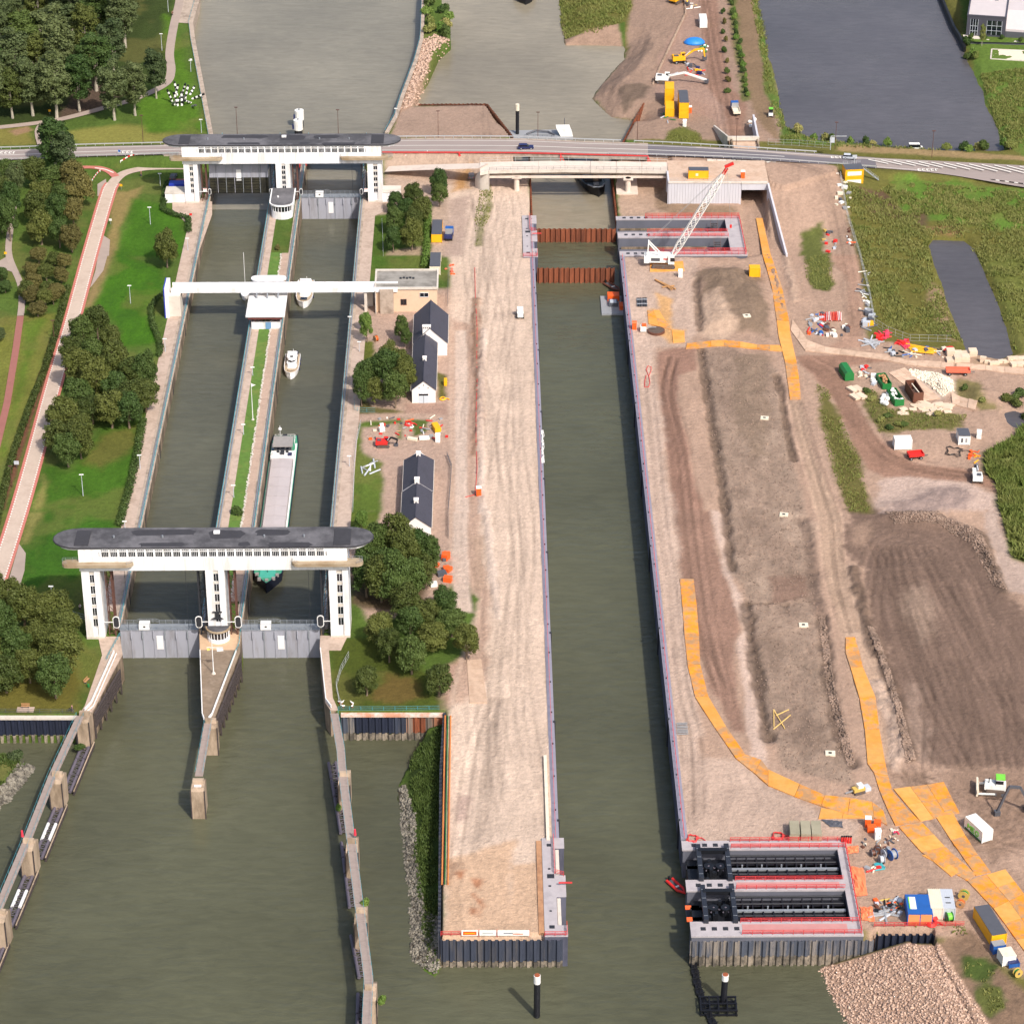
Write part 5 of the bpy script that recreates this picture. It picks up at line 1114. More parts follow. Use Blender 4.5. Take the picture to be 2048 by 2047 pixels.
hull(t,8.5,2.8,-.5,.9,1.1,'hull_white','hull_white',blunt=.3,stern=.8);MB().box(-.8,.8,-1.0,2.2,.9,1.5).build('coachroof','hull_white',t);MB().cyl(0,-.6,1.0,13.5,.07,6).build('mast','white_paint',t);MB().bar((0,-.5,1.9),(0,3.4,2.0),.16).build('boom','canopy_blue',t);MB().box(-.6,.6,2.6,3.6,.95,1.05).build('cockpit','dark_steel',t)
t=thing('black_barge','black-hulled barge with silver bow passing under the new concrete bridge','barge',T(0,2,575,1330,Z_CAN),.19)
t.location=T(0,2,640,1475,Z_CAN)+Vector((-3.0,17.5,0))
hull(t,38,7.4,-1,1.8,2.8,'hull_black','hull_black',blunt=.14);MB().box(-2.7,2.7,-11,12,1.8,2.6).build('hold','dark_steel',t)
for k in range(5):MB().box(-2.6,2.6,-10.6+k*4.6,-6.4+k*4.6,2.6,2.8).build('hatch_cover','hull_dark',t)
MB().tube([(-2.7,-15.3,2.75),(-1.4,-17.6,2.95),(0,-18.4,3.05),(1.4,-17.6,2.95),(2.7,-15.3,2.75)],.28,6).build('bow_rail','grey_steel',t);MB().box(-.8,.8,-15.5,-14.3,2.4,3.1).build('windlass','grey_steel',t)
p=T(0,2,90,38,Z_CAN);t=thing('dark_barge','dark barge with rounded bow in the middle basin','barge',(p.x,p.y+20,Z_CAN),.03);hull(t,40,8.5,-1,2.0,3.0,'hull_black','hull_dark',blunt=.16);MB().box(-3,3,-10,14,2,2.8).build('hold','deck_grey',t)
for x in(1.2,1.7,2.2):MB().box(x+.3,x+.6,-18.6,-18.4,2.0,2.5).build('name_letter','white_paint',t)
# ================================================================== ROAD, BRIDGES, NEW LOCK
M('asphalt',(150,138,134),.9,.07,.6,stain=(138,128,124),stain_amt=.4,stretch=(.15,1,1));M('asphalt_new',(108,104,110),.9,.07,.6,stretch=(.15,1,1))
M('galv',(196,200,204),.4,.08,1,metal=.4);M('bridge_concrete',(214,200,188),.85,.07,.6,stain=(190,172,160),stain_amt=.35)
M('grey_panel',(198,198,206),.8,.05,.6,stain=(180,180,188),stain_amt=.3,stretch=(1,1,.2));M('coping_new',(138,136,152),.8,.08,.7,stain=(134,132,148),stain_amt=.4,objvar=.05)
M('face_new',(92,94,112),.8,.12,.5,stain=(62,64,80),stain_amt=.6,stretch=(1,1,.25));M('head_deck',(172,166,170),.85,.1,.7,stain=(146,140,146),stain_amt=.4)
M('rail_red',(206,62,62),.5,.08,1);M('pile_rust',(138,78,52),.8,.22,.8,stain=(92,50,34),stain_amt=.6,stretch=(1,1,.25),objvar=.12)
M('pile_dark',(58,64,80),.6,.2,.7,stain=(112,104,96),stain_amt=.35,stretch=(1,1,.15),objvar=.12);M('pile_grey',(78,84,98),.65,.22,.7,stain=(160,148,134),stain_amt=.55,stretch=(1,1,.15),objvar=.12)
M('pile_navy',(34,40,58),.6,.2,.7,stain=(60,62,70),stain_amt=.3,stretch=(1,1,.15),objvar=.12)
M('pile_mixed',(122,112,104),.7,.25,.6,stain=(196,108,46),stain_amt=.55,stain_scale=.12,stretch=(1,1,.1),objvar=.2)
M('pile_foot',(150,138,124),.8,.25,1.4,stain=(74,70,64),stain_amt=.7,objvar=.12)
M('orange_steel',(208,130,70),.75,.2,.5,stain=(170,100,60),stain_amt=.5);M('black_steel',(24,26,32),.45,.2,.8)
M('orange_sheet',(244,110,60),.55,.1,.8)
TOP=[(-700,1130,1.0),(0,1130,1.0),(620,1108,1.8),(1350,1090,3.0),(1931,1075,3.6),(3000,1052,4.6),(3862,1052,6.4),(4400,1072,7),(5000,1092,7),(5793,1138,5),(6500,1185,2.5),(7100,1215,1.4),(7724,1248,.6),(8500,1290,.3)]
BOT=[(-700,1208,1.0),(0,1208,1.0),(620,1182,1.8),(1350,1162,3.0),(1931,1145,3.6),(3000,1142,4.6),(3862,1145,6.4),(4400,1158,7),(5000,1175,7),(5793,1206,5),(6500,1258,2.5),(7100,1310,1.4),(7724,1412,.6),(8500,1520,.3)]
tp=smooth_line([U(x/TS,y/TS,z)for x,y,z in TOP],6);bt_=smooth_line([U(x/TS,y/TS,z)for x,y,z in BOT],6)
mb=MB();n=len(tp);mb.add(tp+bt_,[(i,n+i,n+i+1,i+1)for i in range(n-1)]);o=tag(mb.build('road','asphalt'),kind='structure')
if o.data.polygons[0].normal.z<0:o.data.flip_normals()
def along(f,i):return tp[i].lerp(bt_[i],f)
def rline(name,f,i0,i1,w,mat='road_paint',dz=.03):return ribbon(name,[along(f,i)for i in range(i0,i1)],w/2,-w/2,mat,dz)
i5=8*6+1
ribbon('new_asphalt',[along(.5,i)for i in range(i5-2,i5+13)],4.3,-4.3,'asphalt_new',.015)
for f in(.12,.9):rline('edge_line',f,0,66,.22)
rline('centre_line',.52,0,56,.28)
mb=MB()
for k in range(13):
 f=k/13;a=U((6550+k*95)/TS,(1205+k*4.3)/TS,2.4-1.7*f);b=U((6550+k*95+150+k*8)/TS,(1236+k*7.0)/TS,2.4-1.7*f)
 d=(b-a).normalized();n_=Vector((-d.y,d.x,0))*.27;z=Vector((0,0,.09))
 mb.add([a-n_+z,a+n_+z,b+n_+z,b-n_+z],[(0,1,2,3)])
for k in range(5):
 a=U((7400+k*70)/TS,(1345+k*9)/TS,.8);b=U((7400+k*70+110)/TS,(1345+k*9+14)/TS,.8);d=(b-a).normalized();n_=Vector((-d.y,d.x,0))*.28;z=Vector((0,0,.06))
 mb.add([a-n_+z,a+n_+z,b+n_+z,b-n_+z],[(0,1,2,3)])
tag(mb.build('road_hatching','road_paint'),kind='structure')
for(px,py,z)in((965,1148,2.35),(45,1152,1.0),(6280,1186,3.2),(7000,1281,1.6)):
 mb=MB();c=U(px/TS,py/TS,z+.08)
 for k in range(5):mb.box(-3.2+k*1.35,-3.2+k*1.35+(1.0 if k<4 else .5),-.8,-.35,0,.01);mb.box(-3.2+k*1.35,-3.2+k*1.35+.35,-.35,.5,0,.01);mb.box(-3.2+k*1.35,-3.2+k*1.35+1.0,.5,.9,0,.01)
 tag(mb.build('lane_marking','road_paint',None,loc=c),kind='structure')
def guard(label,pts,h=.7,mat='galv',bw=.3,step=3):
 a=pts[0];t=thing('guard_rail',label,'guard rail',a);q=[p-a for p in pts];mb=MB()
 for u,v in zip(q[:-1],q[1:]):mb.bar(u+Vector((0,0,h)),v+Vector((0,0,h)),.12,bw)
 mb.build('beam',mat,t);mb=MB()
 for p in resample(q,step):mb.bar(p,p+Vector((0,0,h)),.12)
 mb.build('posts',mat,t);return t
guard('steel guard rail along the park side of the road',[along(-.06,i)for i in range(0,20)]);guard('steel guard rail beside the road above the red-bordered cycle path',[along(1.06,i)for i in range(0,19)])
guard('pale guard rail on the far side of the road bridge',[along(-.05,i)for i in range(24,46)],.9);guard('steel guard rail beside the lake',[along(-.08,i)for i in range(46,58)])
guard('steel guard rail above the row of concrete blocks',[along(1.05,i)for i in range(44,62)])
def span(t,name,a0,a1,b0,b1,z0,z1,mat):
 """deck piece between two lines, local to t"""
 o=t.location;q=[p-o for p in(a0,a1,b1,b0)]
 mb=MB().add([(p.x,p.y,p.z+z0)for p in q]+[(p.x,p.y,p.z+z1)for p in q],[(0,1,2,3),(7,6,5,4),(0,4,5,1),(1,5,6,2),(2,6,7,3),(3,7,4,0)]);ob=mb.build(name,mat,t)
 bm=bmesh.new();bm.from_mesh(ob.data);bmesh.ops.recalc_face_normals(bm,faces=bm.faces);bm.to_mesh(ob.data);bm.free();return ob
c=along(.5,30);t=thing('road_bridge','low grey road bridge carrying the highway over the canals','bridge',(c.x,c.y,0))
for i in range(17,47):span(t,'deck_panel',along(-.1,i),along(-.1,i+1),along(1.1,i),along(1.1,i+1),-1.2,-.05,'concrete')
for i in(20,24,29,36,43):
 p=along(.5,i)-t.location;MB().box(p.x-.8,p.x+.8,p.y-4.5,p.y+4.5,-10,p.z-1.2).build('pier','concrete_wall',t)
mb=MB();pl=[along(1.12,i)-Vector((c.x,c.y,0))+Vector((0,0,.2))for i in range(26,48)]
for u,v in zip(pl[:-1],pl[1:]):mb.bar(u,v,.3,.35)
mb.build('red_pipe','rail_red',t)
for i in(26,33,40,47):
 p=along(1.16,i)-t.location;m=MB().bar((p.x,p.y-.6,p.z-5),(p.x,p.y,p.z+.4),.35);m.bar((p.x+2.2,p.y-.6,p.z-4),(p.x,p.y,p.z),.25);m.build('red_strut','rail_red',t)
ZB=6.6
c=Vector((18,200,0));t=thing('concrete_bridge','new pale concrete bridge on round pillars over the unfinished canal','bridge',c)
Bf=[T(0,1,1690,1305,ZB),T(0,1,1760,1292,ZB),T(0,1,1931,1288,ZB),T(0,2,400,1282,ZB),T(0,2,1175,1292,ZB)]
Bb=[T(0,1,1690,1225,ZB),T(0,1,1760,1222,ZB),T(0,1,1931,1218,ZB),T(0,2,400,1213,ZB),T(0,2,1175,1222,ZB)]
for i in range(4):
 n=max(1,int((Bf[i+1]-Bf[i]).length/7))
 for k in range(n):
  e=[Bf[i].lerp(Bf[i+1],k/n),Bf[i].lerp(Bf[i+1],(k+1)/n-.003),Bb[i].lerp(Bb[i+1],k/n),Bb[i].lerp(Bb[i+1],(k+1)/n-.003)]
  span(t,'deck_slab',e[0],e[1],e[2],e[3],-.5,0,'bridge_concrete')
  g=Vector((0,1.2,0));span(t,'girder',e[0]+g,e[1]+g,e[2]-g,e[3]-g,-1.9,-.52,'dark_steel' if False else 'concrete')
  span(t,'fascia',e[0]-Vector((0,.16,0)),e[1]-Vector((0,.16,0)),e[0]+Vector((0,.02,0)),e[1]+Vector((0,.02,0)),-.75,.35,'concrete_light')
g2=[p-c for p in Bf[1:]];mb=MB();railing(mb,[Vector((p.x,p.y+.2,ZB+.1))for p in g2],1.1,2.2,.04,(1,.5));mb.build('railing','dark_steel',t)
g2=[p-c for p in Bb];mb=MB();railing(mb,[Vector((p.x,p.y-.2,ZB))for p in g2],1.6,5.5,.05,(1,.5));mb.build('site_fence','galv',t)
MB().bar((Bf[1]-c)+Vector((0,.6,-2.1)),(Bf[4]-c)+Vector((0,.6,-2.1)),.9,.5).build('lower_beam','bridge_concrete',t)
for(x,y)in((35,1450),(875,1462)):
 p=T(0,2,x,y,-.3)-c
 for dy in(.8,5.6):MB().cyl(p.x,p.y+dy,-.3,ZB-1.9,.85,14).build('pillar','bridge_concrete',t)
 MB().box(p.x-1.5,p.x+1.5,p.y-.4,p.y+7,ZB-2.3,ZB-1.9).build('crosshead','bridge_concrete',t)
p=T(0,2,870,1440,-.2)-c;MB().box(p.x-3.4,p.x+3.2,p.y-2.5,p.y+9,-.5,.25).build('footing','bridge_concrete',t)
e=smooth_line([T(0,1,1655,1400,0),T(0,1,1655,1345,3),T(0,1,1690,1300,6.0),T(0,1,1760,1290,6.9)],5);w_=thing('wing_wall','curved white wing wall at the west end of the new bridge','wall',(e[0].x,e[0].y,0))
for u,v in zip(e[:-1],e[1:]):
 q=[u-e[0],v-e[0]];MB().add([(q[0].x,q[0].y,-.5),(q[1].x,q[1].y,-.5),(q[1].x,q[1].y,v.z),(q[0].x,q[0].y,u.z),(q[0].x,q[0].y+.9,-.5),(q[1].x,q[1].y+.9,-.5),(q[1].x,q[1].y+.9,v.z),(q[0].x,q[0].y+.9,u.z)],[(0,1,2,3),(7,6,5,4),(3,2,6,7),(0,4,5,1)]).build('segment','concrete_light',w_)
ribbon('works_path',smooth_line([T(0,1,985,1285,.9),T(0,1,1300,1272,3.0),T(0,1,1660,1262,5.9),T(0,1,1720,1258,ZB)],5),2.6,-2.0,'bridge_concrete',.35)
AYf=T(0,2,1440,1535,0).y
t=thing('abutment','tall light-grey panelled abutment wall beside the tunnel mouth','wall',(T(0,2,1180,1535).x,AYf,0))
aw=TUNX[0]-t.location.x;n=26
me_=MB().box(.03,aw/n-.03,-.08,.5,-1,ZB+.1).mesh('wall_panel')
for k in range(n):link('wall_panel',me_,'grey_panel',t,(k*aw/n,0,0))
MB().box(-.25,aw+.1,-.22,.8,ZB+.1,ZB+.5).build('coping','concrete_light',t);MB().box(-.3,.25,.1,9.5,-1,ZB+.2).build('side_wall','grey_panel',t)
mb=MB();railing(mb,[(0,.3,ZB+.5),(aw,.3,ZB+.5)],1.1,2.4,.04);mb.build('railing','galv',t)
sheet('works_platform',[Vector((t.location.x+.2,AYf+.4,ZB+.16)),Vector((TUNX[1]+.5,AYf+.4,ZB+.16)),Vector((TUNX[1]+.5,203.5,ZB+.16)),Vector((t.location.x+.2,203.5,ZB+.16))],M('platform_sand',(196,170,150),.95,.14,.8,bump=.3,stain=(180,150,128),stain_amt=.5))
t=thing('tunnel','square concrete tunnel mouth under the road with a long sloping wing wall','tunnel',(TUNX[0],AYf,0));tw=TUNX[1]-TUNX[0]
MB().box(0,tw,-.3,203-AYf,4.6,ZB+.1).build('roof_slab','grey_panel',t);MB().box(0,tw,203-AYf,tn_y1-AYf+6,2.6,3.6).build('road_slab','platform_sand',t);MB().box(-.1,tw+.1,-.5,.6,ZB+.1,ZB+.55).build('parapet','concrete_light',t)
for x in(-.5,tw):MB().box(x,x+.5,.3,tn_y1-AYf+6,-1.5,4.6).build('side_wall','concrete_wall',t)
wa=Vector((tw,-.2,0));wb=T(0,3,135,1931,.8)-t.location;N_=9
for k in range(N_):
 u=wa.lerp(wb,k/N_);v=wa.lerp(wb,(k+1)/N_-.003);z0=ZB+.3+(1.0-ZB)*(k/N_)**.9;z1_=ZB+.3+(1.0-ZB)*((k+1)/N_)**.9
 ob=MB().add([(u.x,u.y,-1.6),(v.x,v.y,-1.6),(v.x,v.y,z1_),(u.x,u.y,z0),(u.x+.55,u.y,-1.6),(v.x+.55,v.y,-1.6),(v.x+.55,v.y,z1_),(u.x+.55,u.y,z0)],[(0,3,2,1),(4,5,6,7),(3,7,6,2),(1,2,6,5),(0,4,7,3)]).build('wing_panel','grey_panel',t)
fy=T(0,2,1745,1105,4.2).y-AYf
MB().box(-1.5,tw+.8,fy+5.2,fy+6.0,4.0,5.3).build('far_parapet','concrete_light',t)
MB().box(tw+.2,tw+.8,fy+6,fy+26,-1,4.6).build('far_wing','grey_panel',t)
a=Vector((-1.4,fy+6,0));b=T(0,2,1520,930,2)-t.location
for k in range(5):
 u=a.lerp(b,k/5);v=a.lerp(b,(k+1)/5);z0=5-.75*k
 MB().add([(u.x,u.y,-1),(v.x,v.y,-1),(v.x,v.y,z0-.7),(u.x,u.y,z0),(u.x+.5,u.y+.2,-1),(v.x+.5,v.y+.2,-1),(v.x+.5,v.y+.2,z0-.7),(u.x+.5,u.y+.2,z0)],[(0,1,2,3),(7,6,5,4),(3,2,6,7),(0,4,5,1)]).build('far_wing','concrete_light',t)
t=thing('block_wall','row of big pale concrete blocks holding back the road edge','wall',T(0,2,1500,1225,6.2));o=t.location
me_=MB().box(-.72,.72,-.45,.45,0,.85).mesh('concrete_block')
L_=[U(x/TS,y/TS,z)for x,y,z in((7724*.0+5350,1222,6.4),(5793,1240,5.0),(6100,1275,4.2),(6330,1330,3.2))]
for j in range(2):
 for k,p in enumerate(resample(L_,1.55)):
  b=link('concrete_block',me_,'concrete_light',t,p-o+Vector((random.uniform(-.1,.1),j*.1,-.9+j*.87)),random.uniform(-.06,.06));
def pile_mesh(p,d,z0,z1,zf=None):
 o=[(-p/2,0),(-p*.30,0),(-p*.18,-d),(p*.18,-d),(p*.30,0),(p/2,0)];th=.06
 q=o+[(x,y+th)for x,y in o[::-1]]
 return MB().prism(q,z0,z1).mesh('pile')
def pile_wall(label,line,ztop,zbot,mat,p=1.4,d=.42,cap=None,foot=None,flip=False,zw=None):
 a=line[0];t=thing('sheet_pile_wall',label,'sheet-pile wall',(a.x,a.y,0));meshes={}
 for u,v in zip(line[:-1],line[1:]):
  L=Vector((v.x-u.x,v.y-u.y,0));n=max(1,round(L.length/p));st=L.length/n;k_=(round(st,3))
  ang=math.atan2(L.y,L.x)+(math.pi if flip else 0)
  if k_ not in meshes:
   zz=zw if(foot and zw is not None)else zbot
   meshes[k_]=(pile_mesh(st,d,zz,ztop),pile_mesh(st,d+.01,zbot,zz)if foot else None)
  for i in range(n):
   c_=Vector((u.x-a.x,u.y-a.y,0)).lerp(Vector((v.x-a.x,v.y-a.y,0)),(i+.5)/n);dz=random.uniform(-.05,.05)
   mk=mat if isinstance(mat,str)or not isinstance(mat,list)else mat[i%len(mat)];b=link('pile',meshes[k_][0].copy()if isinstance(mat,list)else meshes[k_][0],mk,t,(c_.x,c_.y,dz),ang)
   if foot:link('weathered_foot',meshes[k_][1],foot,b,(0,0,random.uniform(-.25,.25)))
  if cap:
   uu=u-a;vv=v-a;nn=Vector((-L.y,L.x,0)).normalized()*(-.1 if flip else .1)
   MB().bar((uu.x+nn.x,uu.y+nn.y,ztop+.2),(vv.x+nn.x,vv.y+nn.y,ztop+.2),1.1,.55).build('capping_beam',cap,t)
 return t
pile_wall('dark corrugated sheet-pile wall closing the sandy spit',[T(3,1,1392,1280,0),T(3,2,255,1280,0),T(3,2,384,1280,0)],-.35,-9,'pile_dark',foot='pile_foot',zw=-5.6)
pile_wall('grey weathered sheet-pile wall under the river-side gate recess',[T(3,2,1345,1300,-.9),T(3,3,800,1290,-.9)],-.95,-9,'pile_grey',foot='pile_foot',zw=-4.6)
pile_wall('black zigzag sheet-pile wall above the stone slope',[T(3,3,815,1245,0),T(3,3,1490,1238,0)],-.1,-5,'pile_navy',d=.6)
pile_wall('rust-streaked sheet-pile wall with whitish cap below the fenced lawn',[T(2,1,640,1520,-.2),T(2,1,1425,1520,-.2)],-.75,-9,['pile_grey']*2+['pile_navy']*6+['pile_dark']*2+['pile_mixed','pile_rust','pile_rust','pile_mixed','pile_mixed','pile_rust','pile_grey','pile_mixed','pile_grey','pile_mixed','pile_grey','pile_grey'],cap=M('cap_rusty',(216,206,196),.8,.1,.6,stain=(198,112,56),stain_amt=.55,stain_scale=.2),foot='pile_foot',zw=-5.2)
pile_wall('near-black sheet-pile wall with white cap below the park bench',[T(2,0,-500,1540,-.2),T(2,0,590,1540,-.2)],-.75,-9,'pile_navy',cap='concrete_light',foot='pile_foot',zw=-5.0)
pile_wall('scalloped dark sheet-pile wall along the west side of the sandy spit',[T(2,1,1428,1510,0),T(3,1,1402,0,0),T(3,1,1391,1275,0)],.2,-9,'pile_dark',d=.5,flip=False)
pile_wall('rusty sheet-pile cofferdam across the canal next to the gate recess',[T(0,2,165,1722,-2.5),T(0,2,782,1722,-2.5)],-2.5,-9.5,'pile_rust',1.55,.5)
pile_wall('rusty sheet-pile cofferdam across the canal next to the orange raft',[T(1,2,190,88,-2.2),T(1,2,775,88,-2.2)],-2.2,-9.5,'pile_rust',1.55,.5)
pile_wall('rusty sheet-pile bank on the spit side under the new bridge',[lw(CH_N[0]-.2,236),lw(CH_N[0]-.2,176)],.1,-9,'pile_rust',flip=False)
pile_wall('rusty sheet-pile bank on the pillar side under the new bridge',[lw(CH_N[1]+.2,176),lw(CH_N[1]+.2,220),T(0,2,838,1050),T(0,2,955,830),T(0,2,1060,640)],-.5,-9,'pile_rust')
pile_wall('sheet-pile line half buried between the spoil bank and the yellow cabins',[T(0,2,1060,640),T(0,2,1110,520),T(0,2,1200,330),T(0,2,1305,110),T(0,2,1300,0)],.9,-2,M('pile_pale',(176,156,140),.8,.2,.8,stain=(120,90,70),stain_amt=.4))
pile_wall('dark rusty sheet piles edging the flat earth platform',[T(0,1,1225,792),T(0,1,1740,788),T(0,1,1935,1035)],.25,-9,M('pile_brown',(110,66,48),.8,.25,.8,stain=(60,40,32),stain_amt=.5,objvar=.15),flip=True)
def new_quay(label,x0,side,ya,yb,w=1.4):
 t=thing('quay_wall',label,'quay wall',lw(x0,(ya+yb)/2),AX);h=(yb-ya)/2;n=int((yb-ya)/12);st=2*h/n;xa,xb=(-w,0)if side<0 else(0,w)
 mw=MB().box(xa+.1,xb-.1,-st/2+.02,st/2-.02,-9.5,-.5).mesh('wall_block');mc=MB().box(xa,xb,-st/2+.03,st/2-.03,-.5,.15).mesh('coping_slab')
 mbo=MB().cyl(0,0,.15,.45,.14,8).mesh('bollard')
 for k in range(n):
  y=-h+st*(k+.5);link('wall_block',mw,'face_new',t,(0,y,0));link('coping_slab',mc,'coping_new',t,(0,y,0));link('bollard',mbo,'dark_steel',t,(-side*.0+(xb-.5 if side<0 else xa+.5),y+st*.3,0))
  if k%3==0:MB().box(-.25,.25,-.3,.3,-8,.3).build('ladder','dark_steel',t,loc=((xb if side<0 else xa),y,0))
 xr=(xb-.7)if side<0 else xa+.7
 mb=MB();railing(mb,[(xr,-h,.15),(xr,h,.15)],1.0,3.0,.045,(1.0,.5));mb.build('railing','rail_red',t)
 return t
new_quay('long lilac-grey quay wall of the new lock on the sandy spit',CH_N[0],-1,-138,176);new_quay('long lilac-grey quay wall of the new lock on the works side',CH_N[1],1,-138,147)
def red_rails(t,line,z=0.0,h=1.1,r=.07):mb=MB();railing(mb,line,h,2.0,r,(1.0,.66,.33));mb.build('safety_rail','rail_red',t)
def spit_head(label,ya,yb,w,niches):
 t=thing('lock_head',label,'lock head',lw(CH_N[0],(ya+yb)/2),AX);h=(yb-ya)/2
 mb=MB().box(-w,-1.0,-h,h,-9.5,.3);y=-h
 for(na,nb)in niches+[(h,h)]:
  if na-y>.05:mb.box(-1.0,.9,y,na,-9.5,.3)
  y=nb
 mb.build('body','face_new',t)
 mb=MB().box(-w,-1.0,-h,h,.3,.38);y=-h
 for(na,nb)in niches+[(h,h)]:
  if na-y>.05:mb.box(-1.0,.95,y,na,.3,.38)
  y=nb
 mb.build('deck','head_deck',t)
 for(na,nb)in niches:MB().box(-.9,-.2,na+.1,nb-.1,-9,.1).build('niche_lining','concrete_light',t)
 for yy,s_ in((h-2.5,.7),(h*.35,.4),(h*.2,1.1),(0,.4),(-h+3,.8),(-h*.5,.35)):MB().box(-w+1.2-s_*.3,-w+1.2+s_,yy-s_*.6,yy+s_*.6,.38,.44).build('hatch','dark_steel',t)
 red_rails(t,[(-1.2,h,.38),(-1.2,h*.25,.38),(.6,h*.2,.38)]);red_rails(t,[(-w,-h+.2,.38),(.8,-h+.2,.38),(.8,-h+3.5,.38)]);MB().bar((-.5,0,1.2),(2.2,0,1.2),.25).build('red_beam','rail_red',t)
 return t
spit_head('grey concrete lock head with niches at the end of the sandy spit',-170.3,-138.2,3.6,[(-12.5,-3.5),(3.5,12.5)]);spit_head('narrow lilac lock head with red rails next to the two cofferdams',146,176,3.4,[(-9,-4),(4,9)])
MB().box(-.55,.55,-15,15,-.4,.25).build('kerb_beam',M('kerb_wood',(176,132,98),.85,.2,.8,stain=(140,100,74),stain_amt=.5),thing('timber_kerb','orange-brown kerb beam behind the spit-end lock head','kerb',lw(CH_N[0]-4.2,-154),AX))
def recess(label,ya,yb,slots,xa,xb,xo,low):
 t=thing('gate_recess',label,'gate recess',lw(CH_N[1],0),AX);ed=[ya]+[v for s_ in slots for v in s_]+[yb]
 for i in range(0,len(ed),2):
  MB().box(.2 if i else 0.1,xo,ed[i],ed[i+1],-10,-.1).build('wall','concrete_wall' if False else M('recess_wall',(98,100,112),.8,.12,.5,stain=(84,86,96),stain_amt=.5,stretch=(1,1,.3)),t)
  MB().box(0,xo+.05,ed[i]-.1,ed[i+1]+.1,-.1,.25).build('deck','head_deck',t)
 for(a,b)in slots:
  MB().box(xb,xo,a+.12,b-.12,-10,-.1).build('end_wall','recess_wall',t);MB().box(xb-.1,xo,a+.1,b-.1,-.1,.24).build('deck','head_deck',t);MB().box(0,xb,a,b,-9.6,-9.3).build('floor','black_steel',t)
  MB().box(.6,xb-.5,a+.5,a+.9,-9.3,-.2 if False else-7.2).build('side_rail','black_steel',t)
 for i in range(0,len(ed),2):
  y0,y1=ed[i],ed[i+1]
  for yy in([y0+.3,y1-.3]):red_rails(t,[((10 if low else 9),yy,.25),(xb if i in(2,)else xo-.3,yy,.25)])
  MB().box(xb*.32,xb-1,y0+.9,y1-.9,.25,.3).build('red_matting',M('mat_red',(186,134,132),.8,.1,.6),t)
  for k in range(4):MB().box(2+k*2.2,3.0+k*2.2,(y0+y1)/2-.5,(y0+y1)/2+.5,.25,.32).build('hatch','dark_steel',t)
 red_rails(t,[(xo-.3,ya+.3,.25),(xo-.3,yb-.3,.25)])
 return t
tr=recess('river-side gate recess with black sliding gates and red rails',-170.0,-139.2,[(-165.6,-155.6),(-152.2,-142.0)],0,31.8,33.7,True)
tu=recess('canal-side gate recess with two empty dark slots beside the crane',147.3,175.6,[(150.2,160.2),(164.0,173.4)],0,33.0,37.6,False)
for i,(a,b)in enumerate(((-165.6,-155.6),(-152.2,-142.0))):
 m_=(a+b)/2;g=thing('sliding_gate',('black sliding lock gate parked in the slot with orange sheets','black sliding lock gate parked in the slot next to the sand')[i],'lock gate',lw(CH_N[1],m_,0),AX)
 MB().box(.8,31.4,-3.9,3.9,-9,-1.5).build('body','black_steel',g);MB().box(.6,31.4,.9,1.9,-2.0,-1.5).build('deck_beam','dark_steel',g)
 MB().box(9.0,31.4,-.25,.35,-1.3,-.9).build('walkway_beam','grey_steel',g)
 for y in(-3.6,3.4):MB().bar((.8,y,-1.8),(31.4,y,-1.8),.5,.5).build('rail_beam','dark_steel',g);
 MB().bar((9,2.6,-1.8),(31.4,2.6,-1.8),.3,.4).build('pipe','frame_purple',g)
 for x in range(12,31,4):MB().cyl(x,-2.8,-2.0,-1.4,.5,8).build('roller','frame_purple',g);MB().bar((x,1.2,-2.2),(x,1.2,-.8),.3).build('post','grey_steel',g)
 for x in range(11,31,2):MB().bar((x,-3.8,-1.1),(x,3.8,-1.1),.28,.3).build('cross_beam','black_steel',g)
 for y in(-4.4,-1.6,2.2,4.5):MB().tube([(9.5,y,-1.0),(31.2,y,-1.0)],.16,6).build('pipe','dark_steel',g)
 for x in range(10,31):MB().bar((x,-1.6 if x%2 else-4.4,-.95),(x+1,-4.4 if x%2 else-1.6,-.95),.16).build('lattice_bar','black_steel',g)
 for x in(3.2,9.0):
  f=MB().box(x-.48,x+.48,-5.6,5.6,.3,1.3).build('cross_girder',M('girder_black',(40,44,54),.5,.15,.8),g)
  for k in range(4):MB().box(x-.4,x+.4,-4.4+k*2.8,-4.3+k*2.8,1.3,1.33).build('girder_seam','grey_steel',f)
 MB().bar((3.2,3.6,1.0),(9.0,3.6,1.0),1.0,.9).build('tie_beam','black_steel',g)
 for x,y in((5.0,-.6),(7.4,-.6)):
  q=MB().cyl(x,y,-3.2,.4,1.0,10).build('winch_drum','black_steel',g)
  for k in range(6):an=k*1.05;MB().bar((x,y,.4),(x+1.2*math.cos(an),y+1.2*math.sin(an),-.2),.18).build('strut','frame_purple',q)
 for k in range(10):x=random.uniform(3.8,8.4);y=random.uniform(-4.5,3);MB().box(x-.3,x+.3,y-.4,y+.4,-2,random.uniform(-.6,.8)).build('machinery','black_steel',g)
 if i==0:
  for x,y,s_ in((1.0,2.0,1.0),(1.2,-1.8,1.1),(6.0,-3.2,.8),(21.5,-3.0,.6),(7.0,2.6,.7),(12,-1.5,.5),(15,-2.6,.5)):MB().box(x-s_*1.4,x+s_*1.4,y-s_*.5,y+s_*.5,-1.8,-1.5).build('orange_cover','orange_sheet',g)
  MB().bar((21,-3.1,-1.4),(30,-3.1,-1.2),.3).build('plank','deck_teak',g)
